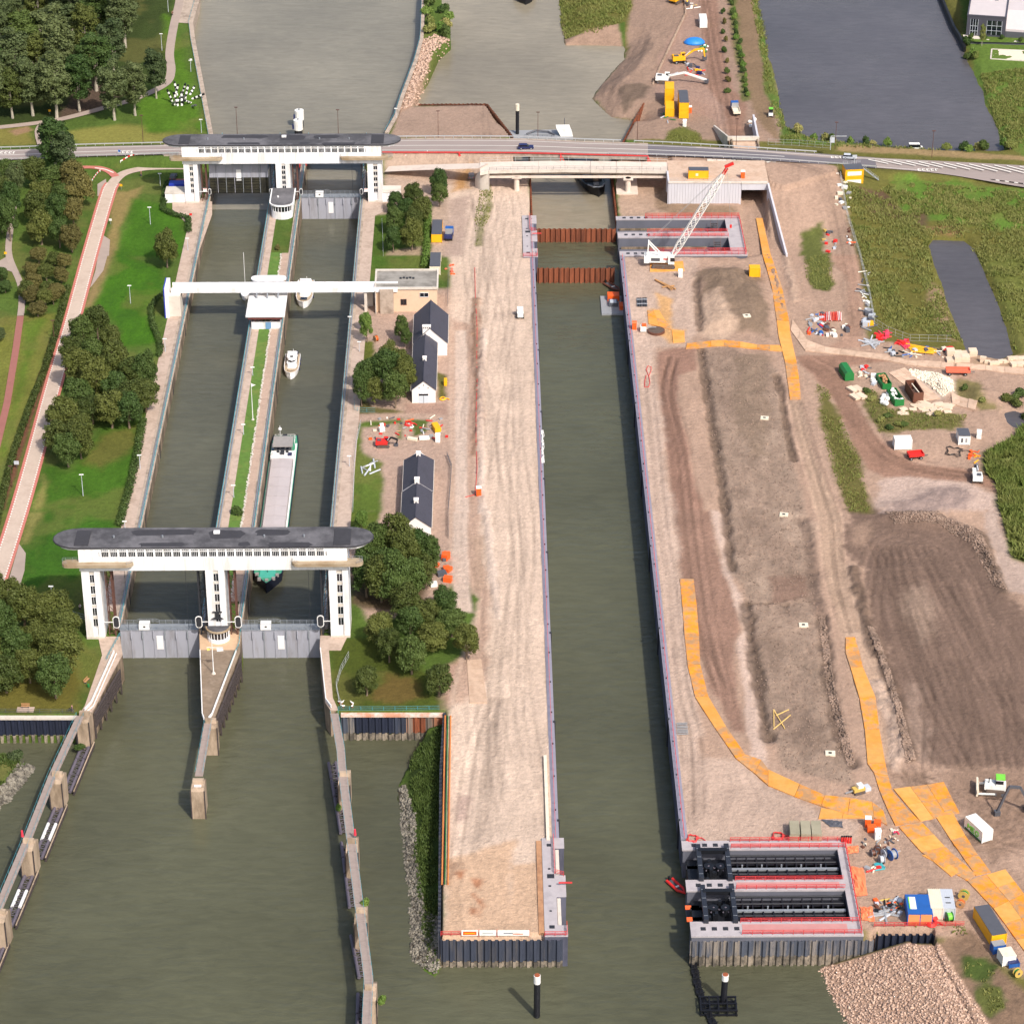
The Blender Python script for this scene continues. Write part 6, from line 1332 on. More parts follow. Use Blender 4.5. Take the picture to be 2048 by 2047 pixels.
for i,(a,b)in enumerate(((150.2,160.2),(164.0,173.4))):
 s_=thing('slot_stairs',('dark steel stairs in the slot beside the crane','dark steel stairs in the slot facing the abutment')[i],'stairs',lw(CH_N[1]+29.5,(a+b)/2,0),AX);mb=MB()
 for k in range(16):mb.box(-1,1,-3.6+k*.45,-3.2+k*.45,-8.5+k*.52,-8.4+k*.52)
 mb.build('treads','timber_dark',s_);mb=MB();railing(mb,[(-1,-3.6,-8.4),(-1,3.6,-.1)],1,1,.05);railing(mb,[(1,-3.6,-8.4),(1,3.6,-.1)],1,1,.05);mb.build('railing','rust_rail',s_)
 c_=thing('floor_channel',('dark floor channel in the slot beside the crane','dark floor channel in the slot facing the abutment')[i],'channel',lw(CH_N[1]+5,(a+b)/2+2.6,0),AX)
 MB().box(-4.6,22,-1.6,1.4,-6.5,-3.2).build('block','recess_wall',c_);MB().box(-4.0,21.6,1.42,1.9,-6.5,-2.6).build('ledge','concrete_wall',c_)
# ================================================================== WORKS SITE: plates, cabins, machines, vehicles
M('plate_orange',(230,146,34),.75,.2,.5,stain=(176,140,104),stain_amt=.72,stain_scale=.4,bump=.2,objvar=.08);M('plate_dusty',(214,156,84),.85,.14,.6,stain=(224,146,60),stain_amt=.6,stain_scale=.2,objvar=.06)
M('plate_pale',(200,172,150),.9,.14,.6,stain=(176,146,124),stain_amt=.5,stain_scale=.4,objvar=.09)
for k_,c_ in dict(yellow=(240,176,24),orange=(238,98,36),blue=(36,92,168),navy=(36,44,92),white=(236,236,232),green=(34,120,60),lime=(120,205,70),red=(214,44,40),grey=(150,152,156),dkgrey=(84,86,94),black=(24,25,28),brown=(104,66,52),cream=(226,216,196),teal=(60,160,170),silver=(190,196,206),brass=(200,170,90),wood=(180,136,96),pink=(232,70,100)).items():
 M('p_'+k_,c_,.5,.07,.8,stain=tuple(int(v*.72+40*.28)for v in c_),stain_amt=.25,stain_scale=.5)
M('rubber',(30,30,32),.8,.15,2);M('mud_track',(92,78,70),.9,.25,1.5)
def plates(label,quads,mat='plate_orange',dz=.10,n=1):
 dz+=.12
 a=quads[0][0];t=thing('plate_track',label,'plate track',(a.x,a.y,0));o=t.location
 for i,q in enumerate(quads):
  m=mat[i%len(mat)]if isinstance(mat,(list,tuple))else mat
  cz=max(gz(p)for p in q)+dz;c=sum(q,Vector())/4
  pts=[c+(p-c)*.985 for p in q];mb=MB();jit=[random.uniform(-.02,.05)for _ in range(4)]
  vv=[(p.x-o.x,p.y-o.y,gz(p)+dz+j)for p,j in zip(pts,jit)]
  zc=max(v[2]for v in vv);vv=[(v[0],v[1],v[2]*.5+zc*.5)for v in vv]
  mb.add(vv+[(v[0],v[1],v[2]-.5)for v in vv],[(0,1,2,3),(0,4,5,1),(1,5,6,2),(2,6,7,3),(3,7,4,0)]);ob=mb.build('steel_plate',m,t)
  bm=bmesh.new();bm.from_mesh(ob.data);bmesh.ops.recalc_face_normals(bm,faces=bm.faces);bm.to_mesh(ob.data);bm.free()
  if ob.data.polygons[0].normal.z<0:ob.data.flip_normals()
 return t
def strip_quads(L,R,per=1):
 out=[]
 for i in range(len(L)-1):
  for k in range(per):out.append([L[i].lerp(L[i+1],k/per),R[i].lerp(R[i+1],k/per),R[i].lerp(R[i+1],(k+1)/per),L[i].lerp(L[i+1],(k+1)/per)])
 return out
def grid_quads(a,b,c,d,nu,nv):
 P=lambda u,v:a.lerp(b,u).lerp(d.lerp(c,u),v)
 return[[P(i/nu,j/nv),P((i+1)/nu,j/nv),P((i+1)/nu,(j+1)/nv),P(i/nu,(j+1)/nv)]for j in range(nv)for i in range(nu)]
LA=g0(2,2,[(1265,505),(1285,720),(1300,935),(1325,1160),(1380,1395),(1530,1630),(1690,1860)])+g0(3,2,[(1830,40)])+g0(3,3,[(0,130),(200,215),(400,285),(600,350),(800,375),(900,430)])
RA=g0(2,2,[(1370,505),(1395,720),(1410,930),(1420,1150),(1480,1390),(1615,1620),(1760,1830)])+g0(3,2,[(1880,-60)])+g0(3,3,[(0,10),(240,120),(430,205),(620,225),(785,255),(870,320)])
plates('orange steel-plate track sweeping along the brown haul road to the junction',strip_quads(LA,RA),['plate_orange','plate_orange','plate_orange','plate_orange','plate_dusty','plate_orange','plate_orange','plate_orange','plate_dusty','plate_orange','plate_orange','plate_orange'])
LB=g0(2,3,[(585,950),(585,1065),(622,1180),(690,1410),(730,1645),(750,1900)])+g0(3,3,[(800,40),(840,172)]);RB=g0(2,3,[(655,950),(690,1065),(715,1170),(810,1400),(840,1640),(885,1900)])+g0(3,3,[(905,60),(938,168)])
plates('patchy orange steel-plate track coming down beside the rubble ridge',strip_quads(LB,RB),['plate_orange','plate_orange','plate_dusty','plate_orange','plate_dusty','plate_orange','plate_orange'])
J=lambda*p:[T(3,3,x,y)for x,y in p]
q=[J((840,172),(935,168),(1040,300),(905,322)),J((905,324),(1042,302),(1150,400),(960,432))]+grid_quads(*J((945,155),(1325,105),(1445,335),(1150,400)),3,2)
q+=strip_quads(J((985,440),(1075,545),(1160,640),(1330,760),(1500,850)),J((1160,405),(1250,500),(1335,595),(1450,700),(1570,805)))
q+=strip_quads(J((1250,345),(1380,545),(1480,690),(1570,815)),J((1385,320),(1490,510),(1580,650),(1680,785)))
q+=grid_quads(*J((1500,850),(1790,765),(1931,950),(1700,1060)),2,2)+grid_quads(*J((1700,1062),(1931,952),(2250,1400),(1960,1420)),2,3)
plates('wide orange steel-plate junction beside the white lettered container',q,['plate_orange','plate_orange','plate_dusty','plate_orange','plate_orange','plate_dusty','plate_orange'])
plates('dusty plates half covered by sand beside the orange junction',strip_quads(J((1160,660),(1240,700),(1380,820)),J((1240,640),(1310,680),(1440,790)))+strip_quads(J((380,380),(560,375),(780,372)),J((400,300),(570,320),(790,365))),'plate_dusty',.05)
LT=g0(0,2,[(1840,1640),(1868,1790)])+g0(1,2,[(1890,0)])+g0(1,3,[(-5,120),(28,240),(45,360),(65,490),(80,615),(125,795),(145,935),(165,1078)]);RT=g0(0,2,[(1890,1640),(1920,1790)])+g0(1,3,[(20,0),(70,140),(105,240),(130,360),(160,495),(170,600),(212,790),(235,935),(248,1075)])
plates('orange steel-plate track running from the tunnel mouth to the crossing',strip_quads(LT,RT),['plate_dusty','plate_dusty','plate_orange','plate_orange','plate_orange','plate_orange','plate_dusty','plate_dusty','plate_orange','plate_orange'])
plates('thin orange plate track from the quay to the crossing',strip_quads(g0(1,2,[(1310,700),(1500,682),(1600,680),(1720,690),(1850,702),(1945,718)])+g0(1,3,[(110,725)]),g0(1,2,[(1320,662),(1500,642),(1600,638),(1720,650),(1850,672),(1945,680)])+g0(1,3,[(90,680)])),['plate_orange','plate_dusty'],.12)
plates('pale dusty plate track from the crossing past the gravel heap',strip_quads(g0(1,3,[(170,560),(280,720),(420,735),(650,760),(900,790),(1050,825),(1200,840),(1400,850)]),g0(1,3,[(185,480),(300,640),(430,690),(680,725),(920,755),(1060,795),(1220,795),(1400,810)]),2),'plate_pale',.08)
plates('pale dusty plate track along the concrete blocks by the pond',strip_quads(g0(1,3,[(1420,850),(1640,860),(1931,900),(2200,930)]),g0(1,3,[(1420,810),(1640,825),(1931,850),(2200,880)]),2),'plate_pale',.08)
plates('rust-orange plates by the trees at the sand edge',strip_quads(g0(2,1,[(1590,1120),(1600,1280),(1610,1445)]),g0(2,1,[(1700,1110),(1720,1270),(1745,1440)]),1),'plate_pale',.06)
plates('dusty plate field under the white crane',grid_quads(*g0(1,2,[(1040,60),(1290,40),(1300,110),(1040,120)]),5,1),'plate_dusty',.05)
plates('faded orange plates beside the mixing pan on the quay',grid_quads(*g0(1,2,[(1020,415),(1110,415),(1200,560),(1030,515)]),2,2)+grid_quads(*g0(1,2,[(1205,560),(1300,570),(1305,650),(1215,655)]),1,1),['plate_orange','plate_dusty','plate_dusty'],.05)
plates('pale plates in the storage yard among weeds',grid_quads(*g0(1,3,[(910,885),(1030,845),(1300,1075),(1180,1090)]),3,5)+strip_quads(g0(1,3,[(1390,1120),(1560,1170)]),g0(1,3,[(1380,1040),(1580,1110)]),3),'plate_pale',.05)
def cabin(label,p,rz,L,W,Hh,wall,roof=None,group=None,name='site_cabin',cat='cabin',windows=(),ribs=False,storeys=1):
 t=thing(name,label,cat,G(p)if p[2]==0 else p,rz,group)
 for s_ in range(storeys):
  z=.15+s_*(Hh+.05);MB().box(-L/2,L/2,-W/2,W/2,z,z+Hh).build('body',wall,t)
  for x in(-L/2,L/2):
   for y in(-W/2,W/2):MB().box(x-.09,x+.09,y-.09,y+.09,z-.05,z+Hh+.05).build('corner_post',wall,t)
  for(x,w_,h_,m)in windows:
   MB().box(x-w_/2,x+w_/2,-W/2-.05,-W/2-.005,z+Hh*.5-h_/2,z+Hh*.5+h_/2).build('window',m,t)
  if ribs:
   mb=MB();n=int(L/.45)
   for k in range(n):x=-L/2+.2+k*(L-.4)/max(1,n-1);mb.box(x-.07,x+.07,-W/2-.06,-W/2,z+.15,z+Hh-.15);mb.box(x-.07,x+.07,W/2,W/2+.06,z+.15,z+Hh-.15)
   mb.build('side_ribs',wall,t,kind='stuff')
 zt=.15+storeys*(Hh+.05);MB().box(-L/2-.04,L/2+.04,-W/2-.04,W/2+.04,zt-.05,zt+.08).build('roof',roof or wall,t)
 for x in(-L/4,L/4):MB().box(x-.15,x+.15,-W/2,W/2,0,.15).build('bearer','p_dkgrey',t)
 return t
def T3(r,c,x,y,z=None):
 p=T(r,c,x,y,z or 0);
 return p
def ang(r,c,a,b):return heading(T(r,c,*a),T(r,c,*b))
t=cabin('two-storey yellow site office with white window panels by the road',T(0,3,635,1385,1.2),.12,5.6,4.2,2.7,'p_yellow','p_dkgrey','yellow site cabins',windows=((0,4.4,1.3,'p_white'),),storeys=2)
mb=MB()
for k in range(14):mb.box(2.9+k*.42,3.3+k*.42,1.2,2.2,4.6-k*.34,4.68-k*.34)
mb.build('outside_stairs','galv',t);mb=MB();railing(mb,[(2.9,1.2,4.6),(8.7,1.2,.1)],1,1,.05);railing(mb,[(-2.8,2.1,5.7),(2.8,2.1,5.7)],1,1.4,.05);mb.build('stair_railing','galv',t)
cabin('yellow site cabin on the raised platform above the abutment',T(0,2,1405,1340,ZB+.2),-.02,6.0,2.6,2.7,'p_yellow','p_dkgrey','yellow site cabins',windows=((-.5,.8,.8,'p_cream'),))
cabin('bright yellow cabin with no grey roof beside the white long-reach excavator',T(0,2,1188,855),1.53,7.0,2.8,2.7,'p_yellow','p_orange' if False else 'p_yellow','yellow site cabins',storeys=1)
cabin('upper yellow cabin behind the bright yellow one',T(0,2,1185,770),1.53,6.5,2.9,2.7,'p_yellow','p_yellow','yellow site cabins',windows=((0,2.2,.9,'p_cream'),),storeys=2)
cabin('two-storey yellow cabin with grey roof next to the orange toilet',T(0,2,1290,850),1.56,11,3.0,2.7,'p_yellow','p_dkgrey','yellow site cabins',storeys=2)
cabin('white and green container beside the bare haul track',T(0,2,1440,185),1.57,7,2.5,2.6,'p_white','p_white',name='container',cat='container',windows=((0,1.2,1.6,'p_lime'),))
cabin('small square yellow generator box near the dark spoil heap',T(1,2,1828,150),0,3.0,2.6,2.6,'p_yellow',name='generator',cat='generator')
cm=cabin('white shipping container with green lettering beside the orange plates',T(3,3,1585,490),ang(3,3,(1480,440),(1610,560)),6.1,2.5,2.6,'p_white','p_white',name='container',cat='container',ribs=True)
def letters(par,txt,x0,y,z0,h,mat,d=-1,lw_=.16,rot=False):
 G_={'M':[((0,0),(0,1)),((0,1),(.5,.4)),((.5,.4),(1,1)),((1,1),(1,0))],'E':[((0,0),(0,1)),((0,0),(.85,0)),((0,.5),(.7,.5)),((0,1),(.85,1))],'O':[((.2,0),(0,.3)),((0,.3),(0,.7)),((0,.7),(.25,1)),((.25,1),(.75,1)),((.75,1),(1,.7)),((1,.7),(1,.3)),((1,.3),(.75,0)),((.75,0),(.2,0))]}
 for k,ch in enumerate(txt):
  mb=MB()
  for(a,b)in G_[ch]:mb.bar((x0+(k*1.35+a[0])*h,y,z0+a[1]*h),(x0+(k*1.35+b[0])*h,y,z0+b[1]*h),lw_,lw_)
  mb.build('letter',mat,par)
letters(cm,'MEO',-1.9,-1.33,.85,1.0,'p_lime',lw_=.2)
MB().box(-2.9,2.9,-1.33,-1.26,.25,.5).build('green_stripe','p_green',cm)
for i,(x,m,l)in enumerate(((1085,'p_blue','blue shipping container with white sign on its roof beside the cable heap'),(1175,'p_blue','blue shipping container next to the dusty white ones'),(1255,'p_cream','dusty cream container beside the blue pair'),(1345,'p_silver','silver-white container beside the cable drums'))):
 t=cabin(l,T(3,3,x,1110 if i<2 else 1070),1.55,6.1,2.42,2.6,m,m,'containers by the river-side gate','container','container',ribs=False)
 if i==0:MB().box(-1.6,2.2,-.6,.6,2.9,2.95).build('roof_sign','p_white',t);MB().box(-1.6,2.2,.6,.8,2.9,2.95).build('roof_sign_edge','p_lime',t)
 if i<2:MB().box(-3.12,-3.05,-1.15,1.15,.2,2.6).build('end_door',M('p_salmon',(246,150,96),.6,.06),t)
 else:mb=MB();[mb.box(-3.2,3.2,-1.1+k*.36,-1.0+k*.36,2.88,2.92)for k in range(7)];mb.build('roof_corrugation',m,t)
 if i==3:MB().box(-1.5,-1.3,-.5,.5,2.93,3.0).build('roof_bar','p_black',t);MB().box(.2,.4,-.5,.5,2.93,3.0).build('roof_bar','p_black',t)
t=cabin('long yellow site cabin with grey roof below the orange plates',T(3,3,1668,1235),ang(3,3,(1560,1120),(1690,1330)),9.2,3.0,2.7,'p_yellow','p_dkgrey','yellow site cabins')
MB().box(-4.66,-4.60,-.5,.3,1.1,2.0).build('end_window','p_navy',t)
cabin('white tank box with cream top at the end of the long yellow cabin',T(3,3,1795,1460),ang(3,3,(1560,1120),(1690,1330)),2.6,2.6,2.2,'p_white','p_cream',name='tank',cat='tank');cabin('blue box between the yellow cabin and the white tank',T(3,3,1730,1385),ang(3,3,(1560,1120),(1690,1330)),1.5,2.4,1.9,'p_blue','p_grey',name='generator',cat='generator');cabin('low navy box behind the white tank box',T(3,3,1845,1490),.2,2.0,1.6,.9,'p_blue','p_navy',name='crate',cat='crate')
cabin('rounded white tank trailer on the sand below the weeds',T(1,3,1012,1440),.05,4.4,2.6,2.6,'p_white','p_white',name='tank',cat='tank');cabin('grey-roofed cabin with white front on the sandy flat',T(1,3,1470,1395),0,2.9,4.2,2.5,'p_white','p_dkgrey',windows=((-.6,.5,1.2,'p_dkgrey'),(.5,.5,1.2,'p_grey')))
cabin('dark-roofed shed with yellow front behind the hedge',T(0,1,1367,1775),1.57,10.5,3.0,2.6,'p_yellow','p_dkgrey',windows=());
cabin('grey-roofed white shed beside the service building',T(1,1,1354,90),1.57,9.5,3.0,2.6,'p_cream','p_dkgrey')
def skip(label,p,rz,L,W,Hh,mat,load,lid=False):
 t=thing('skip',label,'skip',G(p),rz,'waste skips in the yard');w=.12
 for q in((-L/2,L/2,-W/2,-W/2+w),(-L/2,L/2,W/2-w,W/2),(-L/2,-L/2+w,-W/2+w,W/2-w),(L/2-w,L/2,-W/2+w,W/2-w)):MB().box(*q,.1,Hh).build('side',mat,t)
 MB().box(-L/2,L/2,-W/2,W/2,.02,.14).build('floor',mat,t);mb=MB();n=int(L/.8)
 for k in range(n):x=-L/2+.3+k*(L-.6)/(n-1);mb.box(x-.06,x+.06,-W/2-.08,-W/2,.1,Hh);mb.box(x-.06,x+.06,W/2,W/2+.08,.1,Hh)
 mb.build('ribs',mat,t)
 if lid:
  MB().prismx([(-W/2-.05,Hh),(W/2+.05,Hh),(W/2-.5,Hh+.7),(-W/2+.5,Hh+.7)],-L/2,L/2).build('lid',mat,t)
 for k in range(load[1]if load else 0):
  s_=random.uniform(.2,.5);x=random.uniform(-L/2+.5,L/2-.5);y=random.uniform(-W/2+.4,W/2-.4);MB().sph(x,y,Hh-.3+random.uniform(-.2,.3),s_,6,4).build('waste_bag' if load[0]=='p_white' else 'rubble',load[0],t)
 return t
rs=ang(1,3,(550,850),(600,930));
skip('closed green skip at the corner of the yard',T(1,3,590,905),rs,6,2.5,1.9,'p_green',None,True);skip('green skip filled with timber scraps',T(1,3,872,965),ang(1,3,(825,900),(880,990)),6.4,2.5,1.7,'p_green',('p_wood',14));skip('green skip heaped with white bags',T(1,3,958,1085),ang(1,3,(895,1020),(960,1110)),7,2.6,1.9,'p_green',('p_white',22));t=skip('big rusty brown open skip beside the gravel heap',T(1,3,1100,1055),ang(1,3,(1035,970),(1110,1085)),7.6,2.8,3.0,'p_brown',None)
MB().bar((-3,.2,2.2),(3,.4,2.4),.3).build('beam','p_cream',t)
def toilet(label,p,mat,roof='p_white'):
 t=thing('portable_toilet',label,'portable toilet',G(p)if p[2]==0 else p,random.uniform(-.15,.15),'portable toilets on the site')
 MB().box(-.6,.6,-.6,.6,0,2.1).build('cabin',mat,t);MB().prismx([(-.65,2.1),(.65,2.1),(.4,2.4),(-.4,2.4)],-.65,.65).build('roof',roof,t);MB().box(-.4,.4,-.64,-.6,.1,1.9).build('door',mat,t);MB().box(.2,.3,-.67,-.64,.9,1.1).build('handle','p_black',t)
toilet('orange portable toilet with white roof on the raised platform',T(0,2,1740,1340,ZB+.2),'p_orange');toilet('orange portable toilet with white roof beside the red hose on the sand',T(1,1,1680,1805),'p_orange');toilet('orange portable toilet by the quay edge of the works',T(1,2,922,552),'p_orange','p_orange');toilet('orange portable toilet next to the two-storey yellow cabin',T(0,2,1340,850),'p_orange');toilet('orange toilet with white roof at the orange plate junction',T(3,3,752,430),'p_orange');toilet('white and navy toilet standing near the orange crates',T(3,3,825,525),'p_white');toilet('white toilet beside the yellow tank by the old houses',T(1,1,1372,1395),'p_white');toilet('white toilet below the yellow cabins',T(0,2,1302,955),'p_white');toilet('white toilet standing upright on the sandy flat beyond the grey-roofed cabin',T(1,3,1590,1370),'p_white')
toilet('white cabinet beside the crane plates',T(1,2,1270,155),'p_white')
def crate(label,p,s,mat,cat='crate',name='crate',rz=None,slats=True):
 t=thing(name,label,cat,G(p)if p[2]==0 else p,random.uniform(-.4,.4)if rz is None else rz);MB().box(-s[0]/2,s[0]/2,-s[1]/2,s[1]/2,.08,s[2]).build('body',mat,t)
 mb=MB()
 for x in(-s[0]*.3,s[0]*.3):mb.box(x-.08,x+.08,-s[1]/2,s[1]/2,0,.08)
 mb.build('skids','p_wood',t);mb=MB();
 for z in(s[2]*.3,s[2]*.7):mb.box(-s[0]/2-.03,s[0]/2+.03,-s[1]/2-.03,s[1]/2+.03,z-.05,z+.05)
 mb.build('bands',mat,t);return t
crate('orange tool crate in front of the orange toilet',T(3,3,780,470),(1.8,1.4,1.4),'p_orange');crate('orange tool crate beside the white toilet',T(3,3,825,420),(1.4,1.2,1.0),'p_orange')
crate('white-lidded crate by the green caddies in the old garden',T(1,1,950,1318),(1.4,1.2,1.2),'p_white');crate('long white trough by the rubble garden',T(1,1,1180,1385),(2.6,1.0,.7),'p_cream');crate('pale blue-lidded trough beside the long white trough',T(1,1,1270,1380),(2.6,1.1,.8),'p_white');crate('yellow cable box hanging beside the long house',T(1,1,1430,970),(.8,1.4,1.8),'p_yellow',rz=0)
def slabstack(label,p,rz,L,W,n,h,mat):
 t=thing('slab_stack',label,'slab stack',G(p),rz,'stacked concrete slabs')
 me=MB().box(-L/2,L/2,-W/2,W/2,0,h*.82).mesh('slab')
 for k in range(n):link('slab',me,mat,t,(random.uniform(-.06,.06),random.uniform(-.06,.06),.1+k*h),random.uniform(-.015,.015))
 MB().box(-L/2+.3,-L/2+.5,-W/2,W/2,0,.1).build('batten','p_wood',t);MB().box(L/2-.5,L/2-.3,-W/2,W/2,0,.1).build('batten','p_wood',t)
M('slab_green',(158,152,132),.9,.1,1,stain=(120,118,96),stain_amt=.4,objvar=.1);M('slab_sand',(214,194,172),.9,.08,1,objvar=.08)
for i,x in enumerate((195,280,362)):slabstack(('greenish slab stack next to the coiled red hose','middle greenish slab stack of three','greenish slab stack next to the folded mats')[i],T(3,3,x,505),1.53,4.6,2.0,6,.36,'slab_green')
for i,(x,y)in enumerate(((635,1015),(675,1010),(655,1068),(702,1064))):slabstack(('short slab pile by the yard road, outer pair','short slab pile by the yard road, inner pair','short slab pile by the weeds, outer pair','short slab pile by the weeds, inner pair')[i],T(1,3,x,y),-1.0,3.0,1.8,2,.35,'slab_sand')
def blockfield(label,pts,s,mat,rz=0,jit=.3,kind_=None):
 a=pts[0];t=thing('block_stack',label,'blocks',G(a));o=t.location;me=MB().box(-s[0]/2,s[0]/2,-s[1]/2,s[1]/2,0,s[2]).mesh('block')
 for p,k in[(p,k)for p in pts for k in range(random.choice((1,1,2)))]:g=G(p)-o;link('block',me,mat,t,(g.x,g.y,g.z+k*(s[2]+.01)),rz+random.uniform(-jit,jit))
 return t
blockfield('neat double row of pale concrete blocks beside the yellow booms',[T(1,3,1375+x*56,745+y*45)for y in range(2)for x in range(3 if y else 4)],(2.2,2.4,.8),'slab_sand',.03,.05)
blockfield('pale concrete blocks strewn along the pond-side track',[T(1,3,1620+k*34,800+random.uniform(-10,18))for k in range(8)],(1.6,1.0,.8),'slab_sand',.1,.5);blockfield('stacked pale blocks beyond the white barrier post',[T(1,3,1860+x*45,785+y*40)for x in range(5)for y in range(2)],(2.2,2.0,.8),'slab_sand',.1,.1)
blockfield('loose pale slabs tumbled below the rusty skip',[T(1,3,1000+random.uniform(0,380),1130+random.uniform(-20,60))for k in range(34)],(2.0,1.3,.25),'slab_sand',.3,.7);blockfield('slanting concrete slabs near the weeds and rusty post',[T(1,3,1120+random.uniform(0,80),1130+random.uniform(-30,20))for k in range(8)],(2.4,1.2,.3),'slab_sand',-.8,.1)
def drum(label,p,r,w,rim,core,upright=True,rz=0.0):
 t=thing('cable_drum',label,'cable drum',G(p),rz,'cable drums on the site')
 n=14;ring=lambda rr,x:[(x,rr*math.cos(2*math.pi*k/n),r+rr*math.sin(2*math.pi*k/n))for k in range(n)]
 for x0,x1,rr,m,nm in((-w/2,-w/2+.12,r,rim,'flange'),(w/2-.12,w/2,r,rim,'flange'),(-w/2+.12,w/2-.12,r*.72,core,'cable'),(-w/2-.04,-w/2,r*.3,'p_dkgrey','hub')):
  MB().loft([ring(rr,x0),ring(rr,x1)]).build(nm,m,t)
 if not upright:t.rotation_euler=(0,math.pi/2,rz)
drum('large blue cable drum beside the orange sheets',T(3,3,935,685),1.2,1.3,'p_blue','p_grey',True,.5);drum('grey-white cable drum near the blue one',T(3,3,885,665),1.0,1.2,'p_silver','p_dkgrey',True,.5);drum('dark cable drum behind the pale one',T(3,3,790,660),.8,1.0,'p_dkgrey','p_brown',True,.3);drum('brown cable drum near the toppled pallets',T(3,3,825,635),.8,1.0,'p_brown','p_dkgrey',True,1.4);drum('cable drum with clear coil on the sand',T(3,3,855,715),1.0,1.0,'p_grey','p_silver',True,.2)
drum('green and yellow cable drum by the silver container',T(3,3,1475,985),1.1,1.1,'p_brass','p_green',True,1.2);drum('orange cable drum by the silver container',T(3,3,1450,1045),.9,1.0,'p_wood','p_orange',True,1.2);drum('bright green cable drum in front of the white containers',T(3,3,1362,1150),1.1,1.2,'p_green','p_lime',True,.3);drum('wooden cable drum by the old lock trees',T(1,1,905,640),.9,.9,'p_wood','p_orange',True,.6);drum('small green and yellow drum on the brown slope',T(3,3,1880,1570),.9,.9,'p_brass','p_green',True,2.0)
def coil(label,p,r,mat,turns=3,loose=0.0,tubr=.12):
 t=thing('hose',label,'hose',G(p,.1));pts=[];
 for k in range(turns*14+1):
  a=2*math.pi*k/14;rr=r*(1-.25*k/(turns*14))*(1+loose*math.sin(a*1.7+k));pts.append((rr*math.cos(a)*1.0,rr*math.sin(a)*1.2,.05+.1*k/(14)))
 MB().tube(pts,tubr,5).build('coil',mat,t);MB().tube([pts[-1],(r*1.6,r*.3,.1),(r*2.2,-r*.5,.1)],tubr,5).build('loose_end',mat,t)
coil('tangled red hose beside the greenish slabs',T(3,3,75,515),1.3,'rail_red',4,.15);coil('red hose coil by the mouth of the river-side recess',T(3,2,1360,535),1.2,'rail_red',3,.2);coil('red reel of hose in front of the white containers',T(3,3,1240,1130),1.0,'p_red',6,0,.2);coil('second red hose reel by the black sheet piles',T(3,3,1230,1175),1.0,'p_red',5,0,.2);coil('red hose loop on the rubble garden',T(1,1,1150,1268),1.0,'p_red',4,.1,.16);coil('yellow ring hose on the paving by the long house',T(1,1,1408,1080),.8,'p_yellow',2,0,.16)
coil('thin dark hose loops on the sandy flat',T(1,3,1400,1480),2.2,'p_black',3,.3,.07)
t=thing('hose','long red hose loop laid on the sand beside the brown haul road','hose',G(T(1,2,1030,910),.12));o=t.location
MB().tube([G(T(1,2,x,y),.12)-o for x,y in((1030,905),(1012,860),(1025,832),(1050,840),(1048,870),(1032,905),(1040,950),(1030,985),(1002,985),(1000,950),(1012,900))],.1,5).build('tube','rail_red',t)
t=thing('hose','thin red cable line running along the sand beside the old houses','hose',G(T(1,1,1665,1300),.1));o=t.location
MB().tube([G(T(1,1,x,y),.12)-o for x,y in((1650,90),(1655,300),(1668,560),(1665,750),(1668,950),(1660,1200),(1660,1400),(1668,1600),(1660,1720),(1650,1800),(1580,1820))],.09,5).build('tube','rail_red',t)
for k,y in enumerate((130,480,880,1330,1640)):MB().cyl(0,0,0,1.6,.06,6).build('stake','p_dkgrey',t,loc=G(T(1,1,1660,y))-o)
def cloth(label,pts,mat,name='tarpaulin',h=.25,cat='tarpaulin'):
 a=sum(pts,Vector())/len(pts);t=thing(name,label,cat,G(a));o=t.location;nu,nv=8,8;V=[];
 for j in range(nv+1):
  for i in range(nu+1):
   u=i/nu;v=j/nv;p=pts[0].lerp(pts[1],u).lerp(pts[3].lerp(pts[2],u),v);e=min(u,1-u,v,1-v)
   V.append((p.x-o.x+random.uniform(-.12,.12),p.y-o.y+random.uniform(-.12,.12),gz(p)-o.z+.12+random.random()*h*(.3+e*2)))
 F=[(j*(nu+1)+i,j*(nu+1)+i+1,(j+1)*(nu+1)+i+1,(j+1)*(nu+1)+i)for j in range(nv)for i in range(nu)]
 mb=MB().add(V,F);ob=mb.build('sheet',mat,t,smooth=False)
 if ob.data.polygons[0].normal.z<0:ob.data.flip_normals()
 return t
M('orange_tarp',(250,132,88),.6,.1,.8);cloth('crumpled orange sheet over the end of the recess deck',J((590,740),(720,760),(750,960),(625,975)),'orange_tarp',h=.6);cloth('orange sheet lying by the upper corner of the recess',J((580,590),(680,585),(685,640),(575,650)),'orange_tarp',h=.5);cloth('orange sheet on a low stack beside the lower recess corner',J((695,1050),(785,1045),(810,1160),(705,1150)),'orange_tarp',h=.7)
for p_,l_ in((J((590,740),(720,760),(750,960),(625,975)),0),):
 pass
for k in range(5):
 t=thing('red_post',('red post at the drum end of the short row','second red post of the short row','middle red post of the short row','fourth red post of the short row','red post at the sheet end of the short row')[k],'post',G(T(3,3,555+k*17,560)),0,'red posts by the recess');MB().cyl(0,0,0,1.6,.2,8).build('post','p_red',t);MB().cyl(0,0,1.6,1.75,.24,8).build('cap','p_black',t)
t=thing('tent','bright blue dome tarpaulin beside the yellow excavator','tent',G(T(0,2,1375,322)),.1);secs=[]
for k in range(7):
 x=-3.6+1.2*k;r=1.9*math.sqrt(max(.02,1-(x/3.8)**2));secs.append([(x,-r*1.6*math.cos(a),r*math.sin(a))for a in[math.pi*i/8 for i in range(9)]])
ob=MB().loft(secs).build('cover',M('tarp_blue',(40,130,220),.5,.1,.6),t,smooth=True);MB().bar((-3.8,0,.1),(3.8,0,.1),.2).build('ridge_pole','p_grey',t)
